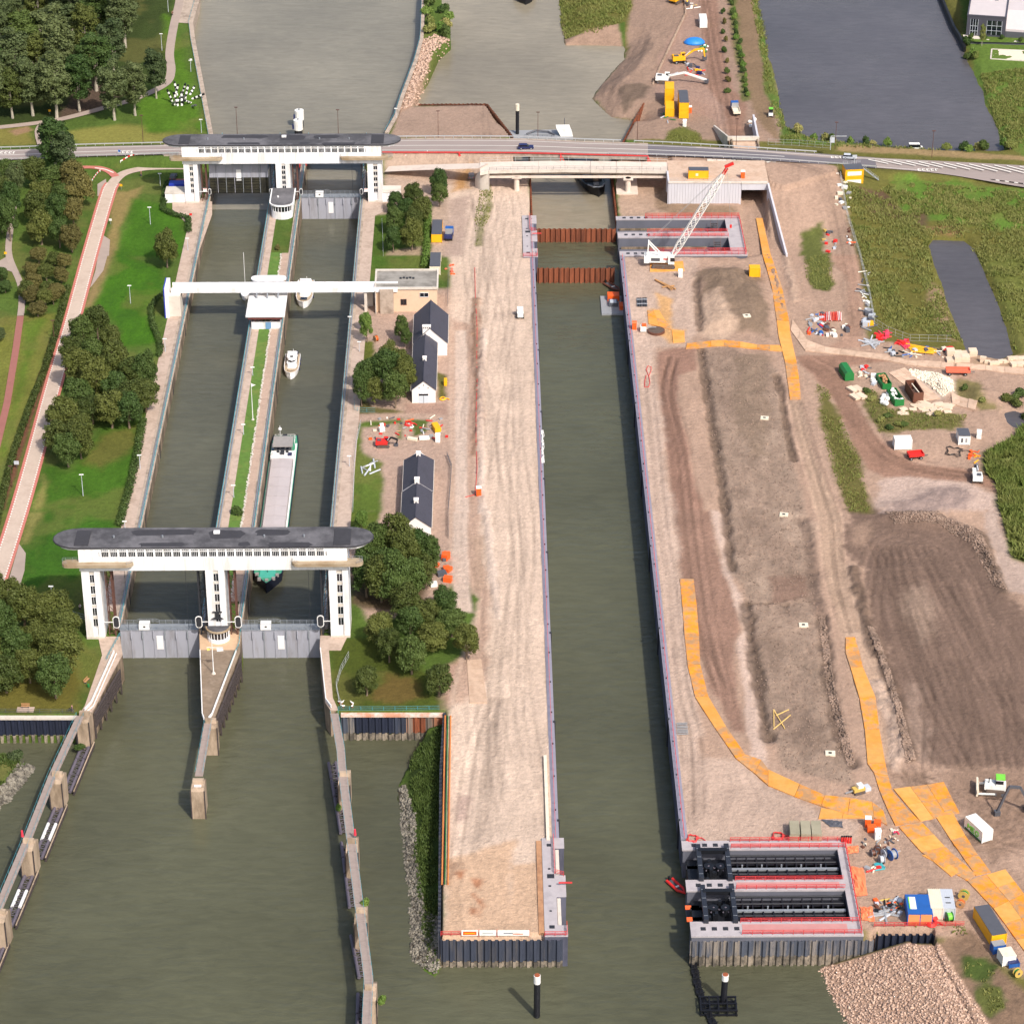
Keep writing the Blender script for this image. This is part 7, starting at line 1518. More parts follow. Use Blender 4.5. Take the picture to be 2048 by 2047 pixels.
for i,(r,c,x,y)in enumerate(((1,2,1768,502),(1,2,1905,1225),(2,3,120,22),(2,3,268,856),(2,3,470,1822))):
 t=thing('inspection_slab',('white square slab with dark opening on the spoil heap','white square slab with a green cable by the ditch','white square slab on the mud opposite the rutted track','broken white slab in the scraped pit','white square slab at the bottom of the mud field')[i],'slab',G(T(r,c,x,y),.05),random.uniform(-.2,.2),'inspection slabs on the mud')
 MB().box(-1.05,1.05,-.85,.85,-.4,.25).build('slab','p_cream',t);MB().box(-.4,.3,-.35,.25,.25,.29).build('opening','p_black',t)
def timbers(label,p,items,mat='p_wood',cat='timber'):
 t=thing('timber_pile',label,cat,G(p));
 for(a,b,w_)in items:MB().bar((a[0],a[1],.25+random.random()*.2),(b[0],b[1],.25+random.random()*.2),w_).build('beam',mat,t)
timbers('crossed timber beams on the quay sand',T(1,2,1150,225),[((-2.6,3.4),(3.0,-3.0),.35),((-2.4,2.9),(2.2,-3.2),.3),((-.8,-1.6),(2.8,-.8),.3),((-.6,1),(1.8,-3.6),.25)],M('beam_tan',(186,140,92),.8,.1));timbers('loose yellow timber star on the mud field',T(2,3,85,1570),[((-.9,3.8),(.9,-3.6),.16),((-.9,3.8),(-1.4,-2.8),.16),((-1.6,-3.8),(2.6,1.6),.16),((-.6,1.5),(2.4,3.9),.16)],M('beam_yellow',(232,196,120),.7,.1))
for i,x in enumerate((962,1004)):
 t=thing('pipe_bundle',('dark bundle of hoses beside the pale quay kerb','dark bundle of hoses beside the faded orange plates')[i],'bundle',G(T(1,2,x,385)),1.55)
 for k in range(5):MB().tube([(0,-.5+k*.28,.25),(5.4,-.5+k*.28,.3)],.14,5).build('hose','p_black' if k%2 else 'p_dkgrey',t)
 for x_ in(1.2,4):MB().bar((x_,-.7,.5),(x_,.8,.5),.12).build('strap','p_silver',t)
timbers('pallet of silver grating near the quay edge',T(2,2,1285,1640),[((-1.2,y),(1.2,y),.16)for y in(-2,-1.4,-.8,-.2,.4,1,1.6,2.2)],'p_grey','grating')
cloth('folded dark rubber mats beside the slab stacks',J((400,385),(560,400),(565,450),(470,440)),'p_dkgrey','rubber_mat',.4,'mat')
p=T(1,2,765,370,-6.6);t=thing('work_raft','flat work raft with orange boxes moored in the canal','raft',(p.x,p.y,-7),AX)
MB().box(-3.6,3.6,-6,6,-.4,.5).build('pontoon','p_grey',t);MB().box(-1.6,1.8,2.4,5.2,.5,2.2).build('orange_box','p_orange',t);MB().box(1.6,3.4,-3.6,-.8,.5,1.8).build('orange_box','p_orange',t);MB().box(-1.4,1.2,-1.4,1.6,.5,1.6).build('generator','p_dkgrey',t);MB().box(-1,.8,-1,1.2,1.6,1.7).build('generator_roof','p_silver',t)
def dinghy(label,p,rz,mat,L=5.5,B=2.0):
 t=thing('dinghy',label,'dinghy',p,rz);MB().tube([(-L/2,-B/2+.3,.3),(L*.2,-B/2+.3,.35),(L/2,0,.55),(L*.2,B/2-.3,.35),(-L/2,B/2-.3,.3)],.3,8).build('tube',mat,t);MB().box(-L/2,L*.25,-B/2+.35,B/2-.35,-.1,.2).build('floor','p_dkgrey',t);MB().box(-.2,.2,-B/2+.3,B/2-.3,.3,.42).build('thwart','p_white',t);MB().box(-L/2-.4,-L/2+.1,-.25,.25,.2,1.0).build('outboard','p_black',t)
dinghy('red inflatable dinghy moored below the river-side gate recess',T(3,2,1245,900,-6.8),ang(3,2,(1205,860),(1285,935)),'p_red');dinghy('dark red workboat moored beside the orange raft',T(1,2,760,238,-6.8),ang(1,2,(715,210),(800,262)),'p_brown',7,2.4)
M('boom_black',(16,18,26),.5,.2,1);t=thing('floating_boom','dark floating boom with lattice pontoons trailing from the sheet piles','boom',T(3,2,1360,1440,-7));o=t.location
pl=[T(3,2,x,y,-6.9)-o for x,y in((1355,1420),(1385,1560),(1405,1660),(1450,1790),(1480,1860),(1520,1935),(1600,2050))];pl=resample(smooth_line(pl,5),1.5)
for k in range(len(pl)-1):MB().bar(pl[k],pl[k+1]*.96+pl[k]*.04,1.5 if k%2 else 1.2,.9).build('float','boom_black',t)
mb=MB()
for k in range(0,len(pl)-1):mb.bar(pl[k]+Vector((-.8,0,.6)),pl[k]+Vector((.8,.3,.8)),.15);mb.bar(pl[k]+Vector((.3,0,.5)),pl[k+1]+Vector((-.2,0,.9)),.12)
mb.build('lattice','p_black',t)
q=T(3,2,1555,1810,-6.8)-o;mb=MB()
for a in range(5):
 for b in range(3):mb.bar((q.x-3.4+a*1.7,q.y-2+b*2,-.2),(q.x-3.4+a*1.7,q.y-2+b*2,1.5),.22)
 mb.bar((q.x-3.4+a*1.7,q.y-2.2,1.4),(q.x-3.4+a*1.7,q.y+2.2,1.4),.25);mb.bar((q.x-3.4+a*1.7,q.y-2.2,.3),(q.x-3.4+a*1.7,q.y+2.2,.3),.25)
for b in range(3):
 for z in(.3,1.4):mb.bar((q.x-3.6,q.y-2+b*2,z),(q.x+3.6,q.y-2+b*2,z),.3)
mb.build('pile_collar','boom_black',t)
bz=-.2
for i,(xa,xb,m2,l)in enumerate(((1550,1675,'p_orange','white banner with orange panel on the spit end wall'),(1685,1812,'p_grey','white banner with a thin grey line on the spit end wall'),(1822,2062,'p_navy','white sagging banner with blue print on the spit end wall'))):
 a=T(3,1,xa,1268,0);b=T(3,1,xb,1268,0);t=thing('banner',l,'banner',(a.x,a.y+.1,.0),heading(a,b),'banners on the spit end wall');L=(b-a).length
 MB().box(0,L,0,.06,.15,1.5).build('cloth','p_white',t);
 if i==0:MB().box(.3,L-.3,-.02,0,.35,1.2).build('print',m2,t);MB().box(.6,L-.6,-.03,-.02,.65,.85).build('print_line','p_yellow',t)
 if i==1:MB().box(.6,L-.6,-.02,0,.75,.9).build('print',m2,t)
 if i==2:MB().box(1.2,L-3.2,-.02,0,.7,.85).build('print',m2,t);MB().box(3.0,5.0,-.03,-.02,.5,.7).build('print','p_orange',t)
 for x in(0,L):MB().cyl(x,.1,-.2,1.6,.05,6).build('post','rail_red',t)
t=thing('safety_fence','red safety rail along the spit end wall','fence',T(3,1,1395,1262,0));o=t.location;red_rails(t,[T(3,1,1395,1262,0)-o,T(3,1,1545,1262,0)-o])
t=thing('safety_fence','red safety rail above the black sheet piles','fence',T(3,3,800,1195,0));o=t.location;red_rails(t,[G(T(3,3,x,y))-o for x,y in((800,1195),(1100,1195),(1480,1190))])
t=thing('safety_fence','red and green pipe lines along the west edge of the spit','pipeline',T(3,1,1440,0,.2));o=t.location
for dx,m in((0,'p_green'),(.6,'orange_steel'),(-.6,'orange_steel')):MB().tube([Vector((dx,0,0))+G(T(a,1,x,y),.35)-o for a,x,y in((2,1447,1540),(3,1440,0),(3,1432,450),(3,1425,880))],.12 if m=='p_green' else .18,6).build('pipe',m,t)
t=thing('white_kerb','long white concrete barrier on the spit quay','barrier',lw(CH_N[0]-2.3,-125),AX)
me_=MB().prismx([(-.0,0),(5.9,0),(5.9,.7),(0,.7)],-.32,.32).mesh('barrier_block')
for k in range(2,7):link('barrier_block',me_,'p_cream' if k%3 else 'p_white',t,(0,-26+k*6.0,0))
t=thing('plastic_sheet','crumpled white plastic sheet hanging over the spit quay edge','plastic sheet',lw(CH_N[0]+.1,30));
[MB().add([(x+(random.random()-.5)*.5,-9+k*2.2+y,z+random.uniform(-.1,.2))for x,y,z in((-.5,0,.3),(.15,.2,.3),(.2,2.1,.3),(-.3,2.3,.3),(.3,.3,-.8),(.3,1.8,-1.0))],[(0,1,2,3),(1,4,5,2)]).build('fold','p_white',t)for k in range(8)]
# ================================================================== MACHINES, VEHICLES, STREET FURNITURE, PEOPLE
def P4(q):return G(q)if q[2]==0 else q
def car(label,p,rz,mat,van=False,L=4.3):
 t=thing('parked_car' if 'parked' in label else 'car',label,'van' if van else 'car',p,rz);W=1.75;hb=.85;ht=2.0 if van else 1.45
 MB().prismy([(-L/2,.3),(L/2,.3),(L/2,.62),(L/2-.15,hb),(-L/2+.05,hb+.05),(-L/2,.6)],-W/2,W/2).build('body',mat,t)
 prof=[(-L/2+.08,hb),(L*.22,hb),(L*.05,ht-.06),(-L*.1,ht),(-L/2+.35,ht-.05)]if not van else[(-L/2+.05,hb),(L*.36,hb),(L*.24,ht-.05),(-L/2+.1,ht)]
 MB().prismy(prof,-W/2+.12,W/2-.12).build('cabin','glass_dark',t);zc=ht-.05
 xs=[x for x,z in prof if z>ht-.1];MB().box(min(xs)-.02,max(xs)+.05,-W/2+.1,W/2-.1,zc,zc+.07).build('roof',mat,t)
 for x in(-L*.31,L*.32):
  for y in(-W/2+.02,W/2-.02):
   w_=MB().tube([(x,y-.1,.32),(x,y+.1,.32)],.32,10).build('wheel','rubber',t);MB().tube([(x,y-.12,.32),(x,y+.12,.32)],.17,8).build('rim','p_silver',w_)
 for y in(-.6,.6):MB().box(L/2-.04,L/2+.02,y-.18,y+.18,.55,.7).build('headlight','p_white',t);MB().box(-L/2-.02,-L/2+.03,y-.15,y+.15,.6,.78).build('tail_light','p_red',t)
 return t
def on_road(x,y):
 best=min(((U(x/TS,y/TS,z)-along(.5,i)).xy.length,z)for i in range(0,n)for z in(along(.5,i).z,))
 return U(x/TS,y/TS,best[1]+.03)
n=len(tp)
car('dark SUV driving over the road bridge',on_road(3862+105,1120),.03,'p_navy',L=4.9);car('silver hatchback driving on the road beside the lake',on_road(5793+615,1196),-.12,'p_silver');car('dark car parked by the blue annex of the gate building',G(T(0,0,1308,1345),.05),1.5,'p_dkgrey',L=4.4);car('grey car parked beside the curved wing wall',Vector((T(0,1,1625,1340).x,T(0,1,1625,1340).y,gz(T(0,1,1625,1340))+.05)),1.6,'p_grey',L=4.0)
car('small white van parked on the lake shore',G(T(0,3,1115,1100)),.0,'p_white',True,4.6)
def wheels(t,xs,w,r,ww=.35):
 for x in xs:
  for y in(-w/2,w/2):q=MB().tube([(x,y-ww/2,r),(x,y+ww/2,r)],r,12).build('wheel','rubber',t);MB().tube([(x,y-ww/2-.03,r),(x,y+ww/2+.03,r)],r*.45,8).build('rim','p_grey',q)
def truck(label,p,rz,cab,bed,L=7.5):
 t=thing('truck',label,'truck',P4(p),rz);W=2.4
 MB().prismy([(L/2-2.0,.8),(L/2,.8),(L/2,1.9),(L/2-.35,2.9),(L/2-2.0,2.9)],-W/2,W/2).build('cab',cab,t);MB().box(L/2-.3,L/2+.02,-1.0,1.0,1.75,2.6).build('windscreen','glass_dark',t);MB().box(-L/2,L/2-2.1,-W/2,W/2,1.0,1.15).build('bed_floor',bed,t)
 for q in((-L/2,L/2-2.2,-W/2,-W/2+.1),(-L/2,L/2-2.2,W/2-.1,W/2),(-L/2,-L/2+.1,-W/2+.1,W/2-.1)):MB().box(*q,1.15,1.75).build('sideboard',bed,t)
 MB().box(-L/2,L/2,-.5,.5,.6,1.0).build('chassis','p_black',t);wheels(t,(-L*.32,-L*.16,L*.33),2.1,.5);MB().box(L/2-2.6,L/2-2.15,-1.1,1.1,1.2,2.8).build('crane_post','p_grey',t);return t
truck('blue-cabbed flatbed truck on the bare haul track',T(0,2,1685,850),1.64,'p_blue','p_cream');truck('small blue truck next to the yellow-fronted shed',T(0,1,1455,1795),1.5,'p_blue','p_navy',5.5)
def trailer(label,p,rz,mat,L=6.5):
 t=thing('trailer',label,'trailer',P4(p),rz);MB().box(-L/2,L/2,-1.2,1.2,1.0,1.2).build('bed',mat,t)
 for q in((-L/2,L/2,-1.2,-1.1),(-L/2,L/2,1.1,1.2),(-L/2,-L/2+.1,-1.1,1.1),(L/2-.1,L/2,-1.1,1.1)):MB().box(*q,1.2,1.7).build('sideboard',mat,t)
 wheels(t,(-L*.35,L*.3),2.0,.45);MB().bar((L/2,0,.8),(L/2+1.4,0,.6),.15).build('drawbar','p_dkgrey',t)
trailer('orange-red flat trailer on the pale plate track',T(1,3,1430,890),-.03,M('p_coral',(226,110,84),.6,.1));trailer('small red trailer loaded with dark gear',T(1,3,1110,1520),.2,'p_red',4.0)
def tracks_(t,L,W,tw,h):
 for y in(-W/2,W/2):
  tr_=MB().prismy([(-L/2,h*.45),(-L/2+h*.4,0),(L/2-h*.4,0),(L/2,h*.45),(L/2-h*.35,h),(-L/2+h*.35,h)],y-tw/2,y+tw/2).build('crawler_track','mud_track',t)
  for x in(-L/2+h*.5,0,L/2-h*.5):MB().tube([(x,y-tw/2-.05,h*.5),(x,y+tw/2+.05,h*.5)],h*.3,8).build('track_wheel','p_dkgrey',tr_)
def arm(t,pts,w,mat,nm):
 for k in range(len(pts)-1):
  a=Vector(pts[k]);b=Vector(pts[k+1]);MB().bar(a,b,w,w*1.3).build(nm,mat,t)
def excavator(label,p,rz,mat,boom,sc=1.0,wheeled=False,cabm='glass_dark',stick=None,name='excavator',swing=0.0):
 t=thing(name,label,'excavator',P4(p),rz)
 if wheeled:wheels(t,(-1.3,1.3),2.2,.55,.5);MB().box(-1.7,1.7,-.8,.8,.6,1.0).build('chassis','p_dkgrey',t)
 else:tracks_(t,4.2,2.4,.6,.9)
 b=MB().prismy([(-2.3,1.1),(1.4,1.1),(1.4,1.9),(.4,2.2),(-2.3,2.4)],-1.25,1.25).build('body',mat,t);MB().box(-2.4,-1.5,-1.3,1.3,1.0,2.2).build('counterweight',mat if mat!='p_white' else 'p_white',b)
 c=MB().box(.2,1.6,.35,1.3,1.2,2.9).build('cab',mat,t);MB().box(.5,1.66,.3,1.34,1.9,2.75).build('cab_glass','glass_dark',c)
 MB().box(-1.9,-.6,-.9,.2,2.4,2.6).build('engine_cover','p_dkgrey',b);arm(t,boom,.42,stick or mat,'boom')
 e=Vector(boom[-1]);MB().prismx([(-.5,-.9),(.5,-.9),(.6,.1),(-.6,.1)],-.6,.6).build('bucket','p_dkgrey',t,loc=e);MB().bar((1.4,-.3,2.3),Vector(boom[1])*.6+Vector(boom[0])*.4+Vector((0,0,.5)),.18).build('hydraulic_ram','p_silver',t)
 t.scale=(sc,)*3;return t
excavator('yellow wheeled excavator with folded boom beside the blue tent',T(0,2,1268,470),.12,'p_yellow',[(1.2,0,2.0),(4.2,0,3.9),(7.0,0,4.2),(7.4,0,1.6)],1.15,True)
t=excavator('white long-reach excavator with its arm laid to the ground',T(0,2,1145,625),-.12,'p_white',[(1.3,0,2.2),(6.0,0,3.4),(12.5,0,1.4)],1.15);arm(t,[(6.0,.5,3.2),(12,.5,.9)],.4,'p_white','stick')
excavator('red compact excavator with folded black arm in the old garden',T(1,1,960,1430),0,'p_red',[(1.2,0,1.8),(2.6,0,3.2),(4.6,0,2.4),(4.2,0,.8)],.8,False,stick='p_black')
excavator('small white excavator with red stripe on the muddy corner',T(1,3,1575,1690),1.5,'p_white',[(1.2,0,1.8),(2.8,0,3.4),(4.4,0,2.0)],.95,stick='p_dkgrey')
excavator('yellow excavator at the far end of the sheet-pile line',T(0,2,1240,20),.9,'p_yellow',[(1.2,0,2),(2,-2.5,4.5),(-.5,-4.5,1.2)],1.15)
excavator('dark-armed excavator standing beyond the white lettered container',T(3,3,2010,330),3.25,'p_white',[(1.2,0,2.0),(3.6,0,6.6),(6.0,0,7.0),(8.0,0,.9)],1.0,stick='p_dkgrey')
def dozer(label,p,rz):
 t=thing('bulldozer',label,'bulldozer',P4(p),rz);tracks_(t,3.8,2.4,.6,1.1)
 MB().box(-1.8,1.9,-.8,.8,.9,2.0).build('body','p_white',t);MB().box(.2,1.8,-.7,.7,2.0,2.2).build('bonnet','p_white',t);c=MB().box(-1.5,.0,-.85,.85,1.9,3.2).build('cab','p_white',t);MB().box(-1.55,.05,-.9,.9,3.2,3.35).build('cab_roof','p_lime',c);MB().box(-1.3,.06,-.88,.88,2.3,3.0).build('cab_glass','glass_dark',c);MB().box(-1.6,-.2,-.92,-.86,2.0,3.2).build('green_panel','p_lime',c)
 MB().prismy([(3.0,.1),(3.3,.1),(3.1,.8),(3.3,1.6),(3.0,1.6),(2.8,.8)],-1.9,1.9).build('blade','p_cream',t)
 for y in(-1.6,1.6):MB().bar((0,y,.7),(3.0,y,.5),.25).build('push_arm','p_white',t)
 MB().cyl(1.2,.4,2.2,3.2,.1,6).build('exhaust','p_black',t);return t
dozer('white bulldozer with lime-green cab roof on the dark field',T(3,3,1710,180),3.0).scale=(1.2,)*3
t=thing('roller','small white road roller standing on the sandy spit','roller',G(T(1,2,62,455)),1.6)
MB().tube([(2.0,-.9,.65),(2.0,.9,.65)],.65,14).build('drum','p_dkgrey',t);wheels(t,(-1.2,),1.6,.65,.5);MB().box(-2.2,.2,-.8,.8,.8,1.6).build('body','p_white',t);MB().box(-.6,.9,-.8,.8,.9,2.6).build('cab','p_white',t);MB().box(-.5,.95,-.85,.85,1.6,2.4).build('cab_glass','glass_dark',t);MB().box(-.7,1.0,-.85,.85,2.6,2.7).build('roof','p_white',t);MB().box(.9,2.6,-1.0,1.0,.6,.9).build('frame','p_white',t)
t=thing('mixing_pan','round brown mixing pan with orange-capped hopper on the quay sand','mixer',G(T(1,2,1060,570)),0);MB().cyl(1.0,-.4,0,.7,2.4,18).build('pan','p_brown',t);MB().cyl(1.0,-.4,.62,.72,2.1,18).build('mix','mud_track',t);MB().box(-3.4,-1.8,-.8,.8,.3,1.8).build('hopper','p_white',t);MB().box(-3.0,-1.8,-.7,.7,1.8,2.2).build('hopper_cap','p_orange',t);MB().bar((-1.8,0,1.2),(1,0,1.4),.2).build('mixer_arm','p_grey',t)
t=thing('plate_compactor','yellow low machine with white box near the orange plates','machine',G(T(3,3,680,180)),.4);tracks_(t,2.6,1.6,.4,.6);MB().box(-1.3,1.3,-.7,.7,.6,1.3).build('body','p_brass',t);MB().box(-.3,.9,-.6,.6,1.3,2.1).build('cab','p_white',t);MB().box(1.4,2.8,-.6,1.0,.0,.9).build('white_box','p_silver',t);MB().bar((-1.3,0,.8),(-2.8,.4,.3),.25).build('arm','p_grey',t)
t=thing('tracked_carrier','small green and white machine on the lake-side slope','machine',G(T(0,3,20,880)),1.5);tracks_(t,2.6,1.5,.4,.6);MB().box(-1.2,1.2,-.7,.7,.6,1.3).build('body','p_white',t);MB().box(-.2,1.0,-.65,.65,1.3,2.6).build('cab','glass_dark',t);MB().box(-.3,1.1,-.7,.7,2.6,2.8).build('roof','p_lime',t)
p=G(T(1,2,1140,70));t=thing('crawler_crane','white crawler crane with lattice boom and red tip beside the gate recess','crane',p,-.05);tracks_(t,7.0,5.0,1.0,1.2)
MB().box(-5.0,2.6,-1.6,1.6,1.5,3.6).build('body','p_white',t);MB().box(-5.6,-4.2,-1.9,1.9,1.4,3.2).build('counterweight','p_white',t);c=MB().box(1.4,3.2,-2.6,-1.5,1.5,3.9).build('cab','p_white',t);MB().box(2.0,3.25,-2.65,-1.45,2.4,3.6).build('cab_glass','glass_dark',c);MB().box(-3.6,-1.0,-1.65,-1.62,2.0,3.0).build('grille','p_dkgrey',t);MB().box(0,1.6,-1.65,-1.61,2.5,2.9).build('red_mark','p_red',t)
tip=T(0,2,1612,1222,31.3);tip=Vector(((1024+1612/TS-1024)/F*((146+Y0)*CP+(H-31)*SP),p.y,31.0))-p
foot=Vector((2.4,0,2.6));ax=(tip-foot);Ln=ax.length;ax.normalize();sy=Vector((0,1,0));sz=ax.cross(sy).normalized()
nb=15
def chord(k,s1,s2):w_=.85*(min(1,k/2.0+.25))*(1 if k<nb-2 else(.75 if k<nb-1 else .4));return foot+ax*(Ln*k/nb)+sy*(s1*w_)+sz*(s2*w_)
for k in range(nb):
 mb=MB()
 for s1,s2 in((1,1),(1,-1),(-1,1),(-1,-1)):mb.bar(chord(k,s1,s2),chord(k+1,s1,s2),.17)
 for(a,b)in(((1,1),(1,-1)),((1,-1),(-1,-1)),((-1,-1),(-1,1)),((-1,1),(1,1))):
  mb.bar(chord(k,*a),chord(k+1,*b),.1);mb.bar(chord(k,*b),chord(k+1,*a),.08)
 mb.build('boom_section','p_white' if k<nb-1 else 'p_red',t)
MB().bar(foot+ax*Ln+Vector((-.6,0,.3)),foot+ax*Ln+Vector((1.8,0,1.5)),.9,.7).build('boom_head','p_red',t)
mb=MB();af=Vector((-4.4,0,7.4))
for y in(-1.2,1.2):mb.bar((-1.0,y,3.6),af+Vector((0,y*.7,0)),.3);mb.bar((-4.6,y,3.6),af+Vector((0,y*.7,0)),.22)
mb.bar(af+Vector((0,-1,0)),af+Vector((0,1,0)),.3);mb.build('a_frame','p_white',t);mb=MB()
for y in(-.5,.5):mb.bar(af+Vector((0,y,0)),tip+Vector((0,y*.5,0)),.07)
mb.bar(tip,tip*1.0+Vector((1.8,0,-18)),.06);mb.build('pendant_ropes','p_grey',t);MB().box(-.3,.3,-.3,.3,-.6,.3).build('hook_block','p_red',t,loc=tip+Vector((1.8,0,-18)))
def litter(label,r,c,x0,x1,y0,y1,n_,mats,smin=.3,smax=.9,cat='material',name='material_stack',shapes=('box','tube')):
 a=T(r,c,(x0+x1)/2,(y0+y1)/2);t=thing(name,label,cat,G(a));o=t.location
 for k in range(n_):
  p=G(T(r,c,random.uniform(x0,x1),random.uniform(y0,y1)))-o;s_=random.uniform(smin,smax);m=random.choice(mats);sh=random.choice(shapes);a_=random.uniform(0,3.14)
  if sh=='box':MB().box(-s_*.7,s_*.7,-s_*.5,s_*.5,0,s_*random.uniform(.4,1.1)).build('piece',m,t,loc=p,rz=a_)
  elif sh=='tube':MB().tube([(-s_*1.6,0,.2),(s_*1.6,0,.25)],.12+.08*s_,6).build('pipe',m,t,loc=p,rz=a_)
  else:MB().sph(0,0,s_*.6,s_*.7,7,5).build('bag',m,t,loc=p)
 return t
litter('mixed scrap and formwork heap beside the blue containers',3,3,800,1010,985,1100,60,['p_black','p_dkgrey','p_orange','p_brass','p_grey','p_silver','p_brown'],.3,.8);litter('long steel props lying before the scrap heap',3,3,830,930,1085,1115,6,['p_grey','p_silver'],1.2,1.8,shapes=('tube',))
litter('loose gear on the sand beside the cable drums',3,3,700,970,530,640,22,['p_cream','p_dkgrey','p_brown','p_grey'],.25,.6);litter('teal and red reinforcement bundle near the drums',3,3,745,850,735,775,12,['p_red','p_teal','p_grey','p_cream'],.5,1.0,shapes=('tube','box'));litter('small parts strewn at the edge of the orange plates',3,3,920,985,460,560,14,['p_cream','p_dkgrey','p_pink','p_white'],.2,.5)
litter('red and silver scaffold stack in the fenced yard',1,3,300,420,440,600,34,['p_dkgrey','p_blue','p_silver','p_grey','p_orange','p_red','p_white'],.4,1.1);litter('white crates and tubs at the yard corner',1,3,430,600,520,610,16,['p_cream','p_white','p_brown','p_dkgrey'],.5,1.2,shapes=('box',))
for i,x in enumerate((410,456,500,530)):
 t=thing('scaffold_rack',('red scaffold rack standing alone in the fenced yard','red and white striped scaffold rack in the fenced yard','pink-red scaffold rack in the fenced yard','pale striped scaffold rack in the fenced yard')[i],'rack',G(T(1,3,x,465)),1.5,'scaffold racks in the fenced yard')
 for k in range(8):MB().tube([(-2.6,-.8+k*.22,.3+.14*(k%3)),(2.6,-.8+k*.22,.35+.14*(k%3))],.11,5).build('tube',('p_red','p_coral')[k%2]if i%2==0 else('p_white','p_red')[k%2],t)
litter('grey pipes and yellow tub stacked along the mesh fence',1,3,725,790,420,560,20,['p_grey','p_silver','p_dkgrey'],.7,1.5,shapes=('tube','box'));crate('bright yellow tub among the grey pipes',T(1,3,772,525),(1.6,1.6,1.3),'p_yellow');litter('grey plastic ducts heaped at the bend of the fence',1,3,735,830,625,690,14,['p_grey','p_silver'],.9,1.6,shapes=('tube',))
litter('bright red plastic barriers heaped along the fence',1,3,815,905,570,640,14,['p_red','p_red','p_pink'],.6,1.1);litter('red barriers heaped beside the yellow booms',1,3,960,1080,640,690,16,['p_red','p_red','p_pink'],.6,1.1);litter('red plastic barriers piled at the end of the yellow booms',1,3,1335,1385,695,720,5,['p_red'],.6,1.0,shapes=('box',))
t=thing('yellow_booms','long yellow booms lying beside the red barriers','booms',G(T(1,3,1150,710)));o=t.location
for k in range(5):MB().tube([G(T(1,3,1040+k*10,675+k*14),.5)-o,G(T(1,3,1250+(k%2)*20,715+k*8),.5)-o],.22,6).build('boom','p_yellow',t)
litter('dark and white material racks below the yellow booms',1,3,880,1340,690,770,40,['p_dkgrey','p_grey','p_cream','p_black','p_silver','p_blue'],.4,1.0);litter('small white boxes beside the green skips',1,3,775,830,915,980,6,['p_white','p_silver'],.7,1.2,shapes=('box',));litter('row of white bulk bags beside the bag-filled skip',1,3,850,935,1045,1140,9,['p_white'],.9,1.1,'bags','bulk_bags',('bag',));litter('red and dark gear beside the yard road',1,3,680,760,840,930,14,['p_red','p_dkgrey','p_silver','p_cream'],.3,.9)
litter('orange netting and yellow gas bottle on the sandy flat',1,3,1510,1590,1470,1560,12,['p_orange','p_orange','p_yellow'],.3,.7);litter('loose rubble and planters in the old garden',1,1,860,1440,1215,1400,44,['p_white','p_cream','p_grey','p_orange','p_dkgrey','p_wood','p_red'],.25,.8);t=crate('long yellow tank in the old garden',T(1,1,1360,1310),(1.6,3.6,1.5),'p_yellow','tank','tank',.3);litter('red warning boards scattered behind the shed',1,1,1430,1510,60,150,8,['p_coral','p_orange'],.4,.9,shapes=('box',));litter('pile of grey frames on the overgrown lawn',1,1,780,910,1520,1630,9,['p_grey','p_silver','p_white'],.7,1.4,shapes=('tube',));litter('orange van roof and gear half hidden under trees',2,1,1340,1450,330,560,10,['p_orange','p_white','p_orange','p_dkgrey'],.8,1.6,shapes=('box',))
litter('coloured barrels and gear beside the yellow excavator',0,2,1310,1450,490,590,18,['p_yellow','p_red','p_navy','p_dkgrey','p_silver'],.5,1.2);litter('green and white drums stacked behind the yellow excavator',0,2,1400,1480,345,395,16,['p_green','p_white','p_green'],.5,.8,shapes=('bag',));litter('scrap pipes and frames below the yellow cabins',0,2,1120,1220,850,930,10,['p_silver','p_dkgrey','p_green'],.4,.9);litter('fallen white bags beside the far tunnel wall',0,2,1765,1830,905,960,5,['p_white'],.7,1.1,shapes=('bag','box'));litter('white sacks along the upper plank yard',0,2,1310,1420,0,80,8,['p_white','p_brass','p_grey'],.6,1.0)
litter('row of boxes and spoil bags along the mesh fence above the meadow',0,3,510,620,1450,1600,14,['p_white','p_grey','p_dkgrey','p_cream'],.5,1.3,shapes=('box',));litter('grey pallets and red-capped tub by the weeds',0,3,420,520,1740,1900,14,['p_grey','p_silver','p_dkgrey','p_red','p_brass'],.4,.9,shapes=('box',));litter('orange and white bags by the mesh fence',0,3,585,640,1710,1860,8,['p_orange','p_white','p_brown'],.5,1.0);litter('stones and boxes along the fence by the rough meadow',1,3,690,760,120,420,22,['p_cream','p_grey','p_dkgrey','p_white'],.4,1.0)
for k in range(15):
 p=G(T(0,0,random.uniform(1290,1450),random.uniform(690,800)));t=thing('striped_post','black and white striped post in the cluster on the canal lawn','marker post',p,random.uniform(0,6.28),'striped posts on the canal lawn')
 tl=random.uniform(.2,1.3);t.rotation_euler=(tl,0,random.uniform(0,6.28))
 for j in range(6):MB().cyl(0,0,j*.8,j*.8+.8,.36,8).build('band','p_black' if j%2 else 'p_white',t)
def lamp(label,b,h,mat='p_silver',armd=1,group='lamp posts',head='p_white'):
 t=thing('street_lamp',label,'street lamp',b,0,group);MB().cyl(0,0,0,h,.11,6,.07).build('pole',mat,t);MB().bar((-.5*armd,0,h),(.5*armd,0,h),.14).build('arm',mat,t);MB().box(-.55,.55,-.18,.18,h,h+.16).build('lamp_head',head,t)
